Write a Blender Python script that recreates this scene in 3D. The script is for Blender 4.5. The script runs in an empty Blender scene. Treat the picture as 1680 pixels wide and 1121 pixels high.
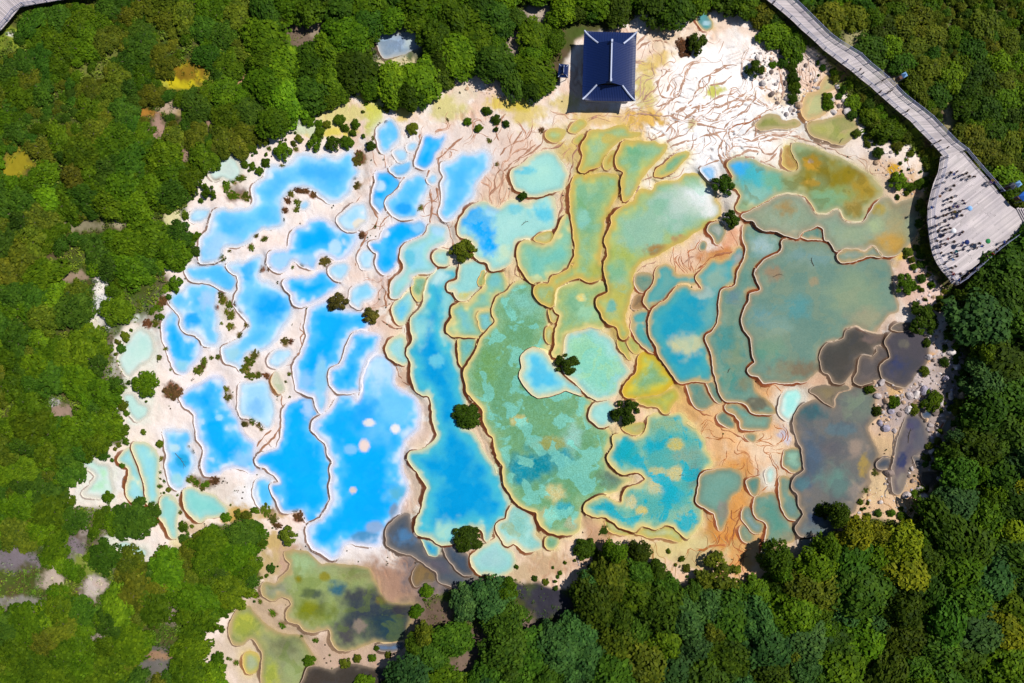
import bpy, bmesh, math, random
import numpy as np
from mathutils import Vector, Matrix
from mathutils.geometry import delaunay_2d_cdt

# ------------------------------------------------------------------ camera, sky, sun, exposure
H = 140.0                 # metres from the camera to the z = 0 plane
FPX = 1120.0              # focal length in survey units (1 unit = 1/8 m on the z = 0 plane)
CX, CY = 840.0, 560.5
scene = bpy.context.scene
col = scene.collection
cam_d = bpy.data.cameras.new('camera')
cam_d.sensor_width = 36.0
cam_d.lens = 36.0 * FPX / 1680.0
cam_d.clip_end = 5000.0
cam = bpy.data.objects.new('camera', cam_d)
col.objects.link(cam)
cam.location = (0, 0, H)
cam.rotation_euler = (0, 0, 0)
scene.camera = cam

SUN = Vector((0.90, 0.43, 0)).normalized() * math.cos(math.radians(53)) + Vector((0, 0, math.sin(math.radians(53))))
world = bpy.data.worlds.new('World')
scene.world = world
world.use_nodes = True
wn = world.node_tree
bg = wn.nodes['Background']
sky = wn.nodes.new('ShaderNodeTexSky')
sky.sky_type = 'NISHITA'
sky.sun_disc = False
sky.sun_elevation = math.radians(53)
sky.sun_rotation = math.atan2(SUN.x, SUN.y)
sky.altitude = 3000
wn.links.new(sky.outputs['Color'], bg.inputs['Color'])
bg.inputs['Strength'].default_value = 0.075
sun_d = bpy.data.lights.new('sun', 'SUN')
sun_d.energy = 4.8
sun_d.angle = math.radians(0.5)
sun_d.color = (1.0, 0.965, 0.915)
sun_o = bpy.data.objects.new('sun', sun_d)
col.objects.link(sun_o)
sun_o.rotation_euler = SUN.to_track_quat('Z', 'Y').to_euler()
sun_o.location = SUN * 300
vs = scene.view_settings
vs.view_transform = 'Standard'
vs.look = 'None'
vs.exposure = 0.0
vs.gamma = 1.0

# ------------------------------------------------------------------ helpers
rng = np.random.default_rng(7)
random.seed(7)
M2 = 1.0 / 8.0            # survey unit -> metres

def W(px, py, z=0.0):
    """survey coordinates (units of 1/8 m, x east, y south) and height -> world"""
    k = (H - z) / FPX
    return ((px - CX) * k, -(py - CY) * k, z)

def srgb(h):
    v = [int(h[i:i + 2], 16) / 255 for i in (0, 2, 4)]
    return np.array([c / 12.92 if c <= 0.04045 else ((c + 0.055) / 1.055) ** 2.4 for c in v])

def alb(h, k=0.9):
    """colour of a surface, a little below the value it shows in sunlight"""
    return np.clip(srgb(h) * k, 0, 0.9)

def hash2(ix, iy, s):
    h = (ix * 374761393 + iy * 668265263 + s * 1442695041) & 0xFFFFFFFF
    h = ((h ^ (h >> 13)) * 1274126177) & 0xFFFFFFFF
    h = h ^ (h >> 16)
    return (h & 0xFFFFFF) / float(0xFFFFFF)

def vnoise(x, y, s=0):
    x = np.asarray(x, float); y = np.asarray(y, float)
    ix = np.floor(x).astype(np.int64); iy = np.floor(y).astype(np.int64)
    fx = x - ix; fy = y - iy
    fx = fx * fx * fx * (fx * (fx * 6 - 15) + 10); fy = fy * fy * fy * (fy * (fy * 6 - 15) + 10)
    a = hash2(ix, iy, s); b = hash2(ix + 1, iy, s); c = hash2(ix, iy + 1, s); d = hash2(ix + 1, iy + 1, s)
    return (a * (1 - fx) + b * fx) * (1 - fy) + (c * (1 - fx) + d * fx) * fy

def fbm(x, y, s=0, o=4):
    """-1..1"""
    t = 0; amp = 1; n = 0
    x = np.asarray(x, float); y = np.asarray(y, float)
    for k in range(o):
        t = t + amp * (vnoise(x, y, s + k * 17) * 2 - 1); n += amp
        amp *= 0.5; x = x * 2.03 + 5.1; y = y * 2.03 - 3.7
    return t / n * 1.6

def sstep(a, b, x):
    t = np.clip((x - a) / (b - a), 0, 1)
    return t * t * (3 - 2 * t)

TILE = dict(A=(180, 170, 4), B=(580, 170, 4), C=(180, 430, 4), D=(580, 430, 4), E=(980, 170, 4), F=(1180, 170, 4),
            G=(980, 430, 4), H=(1260, 430, 4), I=(100, 690, 4), J=(400, 690, 4), K=(780, 690, 4), L=(1140, 690, 4),
            M=(320, 841, 4), N=(840, 160, 5.6), O=(880, 330, 5.6), Q=(1040, 0, 5.6), R=(900, 0, 5.6), S=(1380, 620, 5.6),
            T=(1240, 0, 5.6), U=(0, 0, 3.5), V=(460, 0, 3.5), Y=(0, 0, 1), Z0=(1500, 200, 9.3333), Z1=(1500, 280, 9.3333), Z2=(1500, 380, 9.3333))

def pts(s):
    """'A: x,y x,y; C: ...' -> survey coordinates"""
    out = []
    for seg in s.split(';'):
        t, body = seg.split(':')
        x0, y0, k = TILE[t.strip()]
        for p in body.split():
            a, b = p.split(',')
            out.append((x0 + float(a) / k, y0 + float(b) / k))
    return np.array(out)

def spline(P, step=3.0, closed=True):
    P = np.asarray(P, float); n = len(P); out = []
    for i in range(n if closed else n - 1):
        if closed:
            p0, p1, p2, p3 = P[(i - 1) % n], P[i], P[(i + 1) % n], P[(i + 2) % n]
        else:
            p0, p1, p2, p3 = P[max(i - 1, 0)], P[i], P[i + 1], P[min(i + 2, n - 1)]
        L = np.linalg.norm(p2 - p1); m = max(1, int(round(L / step)))
        t = (np.arange(m) / m)[:, None]
        # centripetal-ish Catmull-Rom with reduced tangents (keeps corners natural)
        m1 = (p2 - p0) * 0.42; m2 = (p3 - p1) * 0.42
        out.append((2 * t**3 - 3 * t**2 + 1) * p1 + (t**3 - 2 * t**2 + t) * m1 + (-2 * t**3 + 3 * t**2) * p2 + (t**3 - t**2) * m2)
    out = np.vstack(out)
    if not closed: out = np.vstack([out, P[-1:]])
    return out

def normals2(P):
    d = np.roll(P, -1, 0) - np.roll(P, 1, 0)
    L = np.maximum(np.hypot(d[:, 0], d[:, 1]), 1e-6)
    n = np.stack([d[:, 1], -d[:, 0]], 1) / L[:, None]
    a = 0.5 * np.sum(P[:, 0] * np.roll(P[:, 1], -1) - np.roll(P[:, 0], -1) * P[:, 1])
    return n if a > 0 else -n        # outward

def inside(P, x, y):
    r = np.zeros(np.shape(x), bool)
    x1, y1 = P[:, 0], P[:, 1]; x2, y2 = np.roll(x1, -1), np.roll(y1, -1)
    for i in range(len(P)):
        if y1[i] == y2[i]: continue
        c = (y1[i] > y) != (y2[i] > y)
        r ^= c & (x < (x2[i] - x1[i]) * (y - y1[i]) / (y2[i] - y1[i]) + x1[i])
    return r

def sdist(P, x, y):
    """signed distance to a closed polygon, negative inside"""
    best = np.full(np.shape(x), 1e12); r = np.zeros(np.shape(x), bool)
    Q = np.roll(P, -1, 0)
    for (ax, ay), (bx, by) in zip(P, Q):
        dx, dy = bx - ax, by - ay
        L = dx * dx + dy * dy
        if L < 1e-9: continue
        px = x - ax; py = y - ay
        t = np.clip((px * dx + py * dy) / L, 0, 1)
        best = np.minimum(best, (px - t * dx) ** 2 + (py - t * dy) ** 2)
        if ay != by:
            r ^= ((ay > y) != (by > y)) & (px < dx * py / dy)
    d = np.sqrt(best)
    return np.where(r, -d, d)

def mesh_from(name, V, F, mat=None, parent=None, smooth=False, attrs=None, cols=None):
    me = bpy.data.meshes.new(name)
    V = np.asarray(V, np.float32)
    if isinstance(F, np.ndarray):
        k = F.shape[1]
        me.vertices.add(len(V)); me.vertices.foreach_set('co', V.ravel())
        me.loops.add(F.size); me.loops.foreach_set('vertex_index', F.astype(np.int32).ravel())
        me.polygons.add(len(F)); me.polygons.foreach_set('loop_start', np.arange(0, F.size, k, dtype=np.int32))
        me.update(calc_edges=True)
    else:
        me.from_pydata([tuple(v) for v in V], [], F)
    if smooth: me.polygons.foreach_set('use_smooth', np.ones(len(me.polygons), bool))
    for k, v in (cols or {}).items():
        a = me.attributes.new(k, 'FLOAT_COLOR', 'POINT')
        c = np.ones((len(me.vertices), 4), np.float32); c[:, :3] = v
        a.data.foreach_set('color', c.ravel())
    for k, v in (attrs or {}).items():
        a = me.attributes.new(k, 'FLOAT', 'POINT')
        a.data.foreach_set('value', np.asarray(v, np.float32))
    if mat is not None: me.materials.append(mat)
    o = bpy.data.objects.new(name, me)
    col.objects.link(o)
    if parent is not None: o.parent = parent
    return o

def tag(o, label=None, cat=None, group=None, kind=None):
    if label: o['label'] = label
    if cat: o['category'] = cat
    if group: o['group'] = group
    if kind: o['kind'] = kind
    return o

def empty(name, loc, rz=0.0, parent=None):
    o = bpy.data.objects.new(name, None)
    o.empty_display_size = 0.3
    col.objects.link(o); o.location = loc; o.rotation_euler = (0, 0, rz)
    if parent is not None: o.parent = parent
    return o

class MB:
    """collects boxes and prisms into one mesh"""
    def __init__(s): s.v = []; s.f = []
    def add(s, V, F):
        b = len(s.v); s.v += [tuple(p) for p in V]; s.f += [tuple(i + b for i in f) for f in F]
    def hexa(s, lo, hi):
        """lo, hi: four corner points each"""
        s.add(list(lo) + list(hi), [(3, 2, 1, 0), (4, 5, 6, 7), (0, 1, 5, 4), (1, 2, 6, 5), (2, 3, 7, 6), (3, 0, 4, 7)])
    def box(s, c, d):
        x, y, z = c; a, b, e = d[0] / 2, d[1] / 2, d[2] / 2
        q = [(-a, -b), (a, -b), (a, b), (-a, b)]
        s.hexa([(x + i, y + j, z - e) for i, j in q], [(x + i, y + j, z + e) for i, j in q])
    def tube(s, p, q, r, r2=None, n=6):
        p, q = Vector(p), Vector(q); r2 = r if r2 is None else r2
        d = (q - p).normalized(); u = d.orthogonal().normalized(); w = d.cross(u)
        A = [p + (u * math.cos(2 * math.pi * i / n) + w * math.sin(2 * math.pi * i / n)) * r for i in range(n)]
        B = [q + (u * math.cos(2 * math.pi * i / n) + w * math.sin(2 * math.pi * i / n)) * r2 for i in range(n)]
        s.add(A + B, [(i, (i + 1) % n, n + (i + 1) % n, n + i) for i in range(n)] + [tuple(range(n))[::-1], tuple(range(n, 2 * n))])
    def build(s, name, mat, parent=None, smooth=False):
        return mesh_from(name, s.v, s.f, mat, parent, smooth)

# ------------------------------------------------------------------ materials
def new_mat(name):
    m = bpy.data.materials.new(name); m.use_nodes = True
    nt = m.node_tree
    return m, nt, nt.nodes['Principled BSDF']

def N(nt, t, **kw):
    n = nt.nodes.new(t)
    for k, v in kw.items():
        if k in n.inputs: n.inputs[k].default_value = v
        else: setattr(n, k, v)
    return n

def mixc(nt, fac, a, b, blend='MIX'):
    n = nt.nodes.new('ShaderNodeMix'); n.data_type = 'RGBA'; n.blend_type = blend
    for sock, v in ((n.inputs[0], fac), (n.inputs[6], a), (n.inputs[7], b)):
        if hasattr(v, 'is_linked') or isinstance(v, bpy.types.NodeSocket): nt.links.new(v, sock)
        elif isinstance(v, (int, float)): sock.default_value = v
        else: sock.default_value = (*v, 1)
    return n.outputs[2]

def mathn(nt, op, a, b=None, clamp=False):
    n = nt.nodes.new('ShaderNodeMath'); n.operation = op; n.use_clamp = clamp
    for i, v in enumerate((a, b)):
        if v is None: continue
        if isinstance(v, (int, float)): n.inputs[i].default_value = v
        else: nt.links.new(v, n.inputs[i])
    return n.outputs[0]

def ramp(nt, fac, stops):
    n = nt.nodes.new('ShaderNodeValToRGB'); cr = n.color_ramp
    while len(cr.elements) < len(stops): cr.elements.new(0.5)
    for e, (p, c) in zip(cr.elements, stops):
        e.position = p; e.color = (c, c, c, 1) if isinstance(c, (int, float)) else (*c, 1)
    nt.links.new(fac, n.inputs[0]); return n.outputs[0]

def wpos(nt): return N(nt, 'ShaderNodeNewGeometry').outputs['Position']

def simple(name, c, rough=0.6, noise=0.15, scale=6.0, bump=0.0, spec=0.3, metal=0.0):
    m, nt, p = new_mat(name)
    tc = N(nt, 'ShaderNodeTexCoord').outputs['Object']
    nz = N(nt, 'ShaderNodeTexNoise', Scale=scale, Detail=5.0, Roughness=0.6)
    nt.links.new(tc, nz.inputs['Vector'])
    c = np.asarray(c, float)
    o = mixc(nt, nz.outputs[0], tuple(np.clip(c * (1 - noise), 0, 1)), tuple(np.clip(c * (1 + noise), 0, 1)))
    nt.links.new(o, p.inputs['Base Color'])
    p.inputs['Roughness'].default_value = rough
    p.inputs['Specular IOR Level'].default_value = spec
    p.inputs['Metallic'].default_value = metal
    if bump:
        b = N(nt, 'ShaderNodeBump', Strength=bump, Distance=0.05)
        nt.links.new(nz.outputs[0], b.inputs['Height']); nt.links.new(b.outputs[0], p.inputs['Normal'])
    return m

# travertine and soil: colour attribute + fine grain, runnels and grit
def mat_ground():
    m, nt, p = new_mat('travertine_and_soil')
    at = N(nt, 'ShaderNodeAttribute', attribute_name='col').outputs['Color']
    fl = N(nt, 'ShaderNodeAttribute', attribute_name='flow').outputs['Fac']
    pos = wpos(nt)
    n1 = N(nt, 'ShaderNodeTexNoise', Scale=0.9, Detail=8.0, Roughness=0.7); nt.links.new(pos, n1.inputs['Vector'])
    n2 = N(nt, 'ShaderNodeTexNoise', Scale=4.5, Detail=5.0, Roughness=0.65); nt.links.new(pos, n2.inputs['Vector'])
    # runnels: distorted ridged noise, only on the flowstone
    n3 = N(nt, 'ShaderNodeTexNoise', Scale=0.42, Detail=3.0, Roughness=0.5, Distortion=2.2)
    mp = N(nt, 'ShaderNodeMapping'); mp.inputs['Scale'].default_value = (1.9, 0.75, 1); mp.inputs['Rotation'].default_value = (0, 0, 0.35)
    nt.links.new(pos, mp.inputs['Vector']); nt.links.new(mp.outputs[0], n3.inputs['Vector'])
    rid = mathn(nt, 'ABSOLUTE', mathn(nt, 'SUBTRACT', mathn(nt, 'FRACT', mathn(nt, 'MULTIPLY', n3.outputs[0], 9.0)), 0.5))
    line = ramp(nt, rid, [(0.0, 1.0), (0.10, 0.75), (0.22, 0.0)])
    lmask = mathn(nt, 'MULTIPLY', line, mathn(nt, 'MULTIPLY', fl, ramp(nt, n1.outputs[0], [(0.38, 0.0), (0.6, 1.0)])))
    c1 = mixc(nt, ramp(nt, n1.outputs[0], [(0.3, 0.0), (0.72, 1.0)]), (0.93, 0.90, 0.87), (1.07, 1.07, 1.07))
    c = mixc(nt, 1.0, at, c1, 'MULTIPLY')
    c2 = mixc(nt, ramp(nt, n2.outputs[0], [(0.3, 0.0), (0.7, 1.0)]), (0.92, 0.91, 0.90), (1.06, 1.06, 1.06))
    c = mixc(nt, 1.0, c, c2, 'MULTIPLY')
    c = mixc(nt, mathn(nt, 'MULTIPLY', lmask, 0.32), c, (0.46, 0.25, 0.15))
    nt.links.new(c, p.inputs['Base Color'])
    p.inputs['Roughness'].default_value = 0.75
    p.inputs['Specular IOR Level'].default_value = 0.2
    h = mathn(nt, 'ADD', mathn(nt, 'MULTIPLY', n1.outputs[0], 1.3), mathn(nt, 'MULTIPLY', n2.outputs[0], 0.25))
    h = mathn(nt, 'SUBTRACT', h, mathn(nt, 'MULTIPLY', lmask, 0.35))
    b = N(nt, 'ShaderNodeBump', Strength=0.7, Distance=0.14)
    nt.links.new(h, b.inputs['Height']); nt.links.new(b.outputs[0], p.inputs['Normal'])
    return m

def mat_rim():
    m, nt, p = new_mat('travertine_rim')
    at = N(nt, 'ShaderNodeAttribute', attribute_name='col').outputs['Color']
    pos = wpos(nt)
    n1 = N(nt, 'ShaderNodeTexNoise', Scale=2.4, Detail=6.0, Roughness=0.7); nt.links.new(pos, n1.inputs['Vector'])
    c = mixc(nt, 1.0, at, mixc(nt, ramp(nt, n1.outputs[0], [(0.3, 0.0), (0.7, 1.0)]), (0.72, 0.68, 0.64), (1.18, 1.15, 1.1)), 'MULTIPLY')
    nt.links.new(c, p.inputs['Base Color'])
    p.inputs['Roughness'].default_value = 0.6
    b = N(nt, 'ShaderNodeBump', Strength=0.7, Distance=0.1)
    nt.links.new(n1.outputs[0], b.inputs['Height']); nt.links.new(b.outputs[0], p.inputs['Normal'])
    return m

def mat_water():
    m, nt, p = new_mat('mineral_water')
    A = lambda k, o='Color': N(nt, 'ShaderNodeAttribute', attribute_name=k).outputs[o]
    c1, c2, mot, alp = A('col'), A('col2'), A('mottle', 'Fac'), A('alpha', 'Fac')
    pos = wpos(nt)
    n1 = N(nt, 'ShaderNodeTexNoise', Scale=0.24, Detail=4.0, Roughness=0.5, Distortion=0.5); nt.links.new(pos, n1.inputs['Vector'])
    n2 = N(nt, 'ShaderNodeTexNoise', Scale=1.3, Detail=6.0, Roughness=0.7); nt.links.new(pos, n2.inputs['Vector'])
    n3 = N(nt, 'ShaderNodeTexNoise', Scale=0.16, Detail=6.0, Roughness=0.6); nt.links.new(pos, n3.inputs['Vector'])
    pat = ramp(nt, n1.outputs[0], [(0.515, 0.0), (0.55, 1.0)])
    pat2 = ramp(nt, n2.outputs[0], [(0.46, 0.0), (0.60, 1.0)])
    f = mathn(nt, 'MULTIPLY', mathn(nt, 'ADD', mathn(nt, 'MULTIPLY', pat, 0.8), mathn(nt, 'MULTIPLY', pat2, 0.2), True), mot)
    c = mixc(nt, f, c1, c2)
    n5 = N(nt, 'ShaderNodeTexNoise', Scale=4.0, Detail=6.0, Roughness=0.75); nt.links.new(pos, n5.inputs['Vector'])
    spk = mixc(nt, mathn(nt, 'MULTIPLY', mot, ramp(nt, n5.outputs[0], [(0.36, 1.0), (0.58, 0.0)])), (1.04, 1.04, 1.04), (0.58, 0.64, 0.58))
    c = mixc(nt, 1.0, c, spk, 'MULTIPLY')
    g = mixc(nt, ramp(nt, n2.outputs[0], [(0.25, 0.0), (0.75, 1.0)]), (0.93, 0.95, 0.96), (1.05, 1.04, 1.03))
    c = mixc(nt, 1.0, c, g, 'MULTIPLY')
    g2 = mixc(nt, ramp(nt, n3.outputs[0], [(0.3, 0.0), (0.7, 1.0)]), (0.86, 0.93, 0.96), (1.12, 1.05, 1.03))
    c = mixc(nt, 1.0, c, g2, 'MULTIPLY')
    nt.links.new(c, p.inputs['Base Color'])
    nt.links.new(alp, p.inputs['Alpha'])
    p.inputs['Roughness'].default_value = 0.07
    p.inputs['IOR'].default_value = 1.33
    n4 = N(nt, 'ShaderNodeTexNoise', Scale=3.0, Detail=3.0); nt.links.new(pos, n4.inputs['Vector'])
    b = N(nt, 'ShaderNodeBump', Strength=0.12, Distance=0.04)
    nt.links.new(n4.outputs[0], b.inputs['Height']); nt.links.new(b.outputs[0], p.inputs['Normal'])
    return m

def mat_leaf():
    m, nt, p = new_mat('foliage')
    oi = N(nt, 'ShaderNodeObjectInfo')
    sh = N(nt, 'ShaderNodeAttribute', attribute_name='shade').outputs['Fac']
    base = oi.outputs['Color']
    dark = mixc(nt, 1.0, base, (0.42, 0.50, 0.5), 'MULTIPLY')  # random leaf tones, dark end deepened to imitate shadow between clumps
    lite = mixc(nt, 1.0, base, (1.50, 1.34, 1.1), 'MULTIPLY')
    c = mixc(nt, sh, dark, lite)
    pos = wpos(nt)
    n1 = N(nt, 'ShaderNodeTexNoise', Scale=0.5, Detail=4.0, Roughness=0.6); nt.links.new(pos, n1.inputs['Vector'])
    c = mixc(nt, 1.0, c, mixc(nt, ramp(nt, n1.outputs[0], [(0.3, 0.0), (0.7, 1.0)]), (0.74, 0.80, 0.85), (1.26, 1.16, 1.0)), 'MULTIPLY')
    nt.links.new(c, p.inputs['Base Color'])
    p.inputs['Roughness'].default_value = 0.6
    p.inputs['Specular IOR Level'].default_value = 0.06
    tr = N(nt, 'ShaderNodeBsdfTranslucent'); nt.links.new(c, tr.inputs['Color'])
    mx = N(nt, 'ShaderNodeMixShader'); mx.inputs[0].default_value = 0.14
    nt.links.new(p.outputs[0], mx.inputs[1]); nt.links.new(tr.outputs[0], mx.inputs[2])
    nt.links.new(mx.outputs[0], nt.nodes['Material Output'].inputs['Surface'])
    return m

def mat_undergrowth():
    m, nt, p = new_mat('undergrowth_foliage')
    at = N(nt, 'ShaderNodeAttribute', attribute_name='col').outputs['Color']
    nt.links.new(at, p.inputs['Base Color'])
    p.inputs['Roughness'].default_value = 0.65
    p.inputs['Specular IOR Level'].default_value = 0.12
    return m

def mat_wood(name, c, var=0.14):
    m, nt, p = new_mat(name)
    at = N(nt, 'ShaderNodeAttribute', attribute_name='tone').outputs['Fac']
    pos = wpos(nt)
    n1 = N(nt, 'ShaderNodeTexNoise', Scale=2.5, Detail=6.0, Roughness=0.7); nt.links.new(pos, n1.inputs['Vector'])
    n2 = N(nt, 'ShaderNodeTexNoise', Scale=0.25, Detail=4.0); nt.links.new(pos, n2.inputs['Vector'])
    c = np.asarray(c)
    o = mixc(nt, at, tuple(c * (1 - var * 1.6)), tuple(np.clip(c * (1 + var), 0, 1)))
    o = mixc(nt, 1.0, o, mixc(nt, n1.outputs[0], (0.86, 0.86, 0.86), (1.1, 1.1, 1.1)), 'MULTIPLY')
    o = mixc(nt, 1.0, o, mixc(nt, ramp(nt, n2.outputs[0], [(0.35, 0.0), (0.65, 1.0)]), (0.86, 0.85, 0.88), (1.06, 1.05, 1.03)), 'MULTIPLY')
    nt.links.new(o, p.inputs['Base Color'])
    p.inputs['Roughness'].default_value = 0.7
    return m

MAT = dict(ground=mat_ground(), rim=mat_rim(), water=mat_water(), leaf=mat_leaf(), under=mat_undergrowth())
MAT['bark'] = simple('bark', (0.09, 0.07, 0.05), 0.9, 0.3, 8, 0.5)
MAT['deck'] = mat_wood('weathered_deck_planks', alb('CFC4C4'))
MAT['beam'] = simple('dark_timber', (0.07, 0.05, 0.045), 0.8, 0.25)
MAT['rail'] = simple('blue_grey_rail', (0.20, 0.22, 0.34), 0.6, 0.2)
MAT['tile'] = simple('blue_roof_tiles', alb('0D2760', 0.75), 0.45, 0.22, 3.0, 0.2, 0.4)
MAT['ridge'] = simple('pale_roof_ridge', alb('C4CCE4'), 0.6, 0.12)
MAT['gable'] = simple('dark_gable_boards', (0.02, 0.03, 0.06), 0.7, 0.2)
MAT['wall'] = simple('dark_red_timber', (0.12, 0.05, 0.035), 0.7, 0.25)
MAT['stone'] = simple('cut_stone', alb('B8AEA6'), 0.8, 0.2, 5, 0.3)
# ------------------------------------------------------------------ the pools: surveyed outlines
# palette: deep, mid, edge, second (mottle) colour, rim crest, rim outer face, first and second gradient widths, mottle
PAL = dict(
    BL=('06AAFF', '55BEF8', 'E4E8F8', '30B2F8', 'F8EEE8', '9C7E70', 14, 30, 0.12),
    SK=('50BBF8', '7ACAF6', 'DFE9F6', '66C2F2', 'F8EEE8', '9C7E70', 15, 34, 0.12),
    PB=('A2D6F6', 'C2E2F4', 'EAEAF0', 'B4D8EC', 'F0E2DA', 'A08880', 6, 22, 0.1),
    TC=('0298D6', '4ABCCE', 'DCE4BE', '30B2D4', 'ECD8A8', '6E3810', 9, 34, 0.2),
    PT=('6EC6D6', 'A2DAD2', 'E8E4BC', '9AD6CC', 'F2DEB8', '8E5226', 8, 30, 0.3),
    GR=('78AE84', '98C296', 'E8DA92', '86C8B4', 'EAC878', '74380E', 8, 26, 0.5),
    GY=('80B48A', 'AEBE74', 'DCC25E', '8CC0A0', 'EEC880', '8A4A16', 9, 26, 0.5),
    TG=('5A8E84', '7A9C8A', 'CDAE78', '8C9678', 'F8EEE4', '9A4C14', 6, 24, 0.45),
    TL=('1E9CB8', '4EA8AA', 'D8BA78', '4EA4A8', 'F2D8B8', '96460E', 7, 26, 0.25),
    SL=('465466', '626468', '968A80', '565C64', 'CDB8A8', '6A5648', 6, 24, 0.4),
    DK=('4E4A44', '5C564E', '8A7A68', '48484C', 'D8BEA4', '6A4C34', 4, 16, 0.4),
    OL=('8A9440', 'A4A668', 'C6AE78', '76883C', 'D6BE98', '94765A', 6, 24, 0.5),
    MT=('BFE2D6', 'CDE4DA', 'E4E2D4', 'C8E6DC', 'EFE6DC', 'B8A89C', 8, 24, 0.2),
    YG=('B8C06A', 'C8C46C', 'DCC468', 'A8C084', 'EAC88A', 'A87444', 6, 18, 0.4),
)
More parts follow.
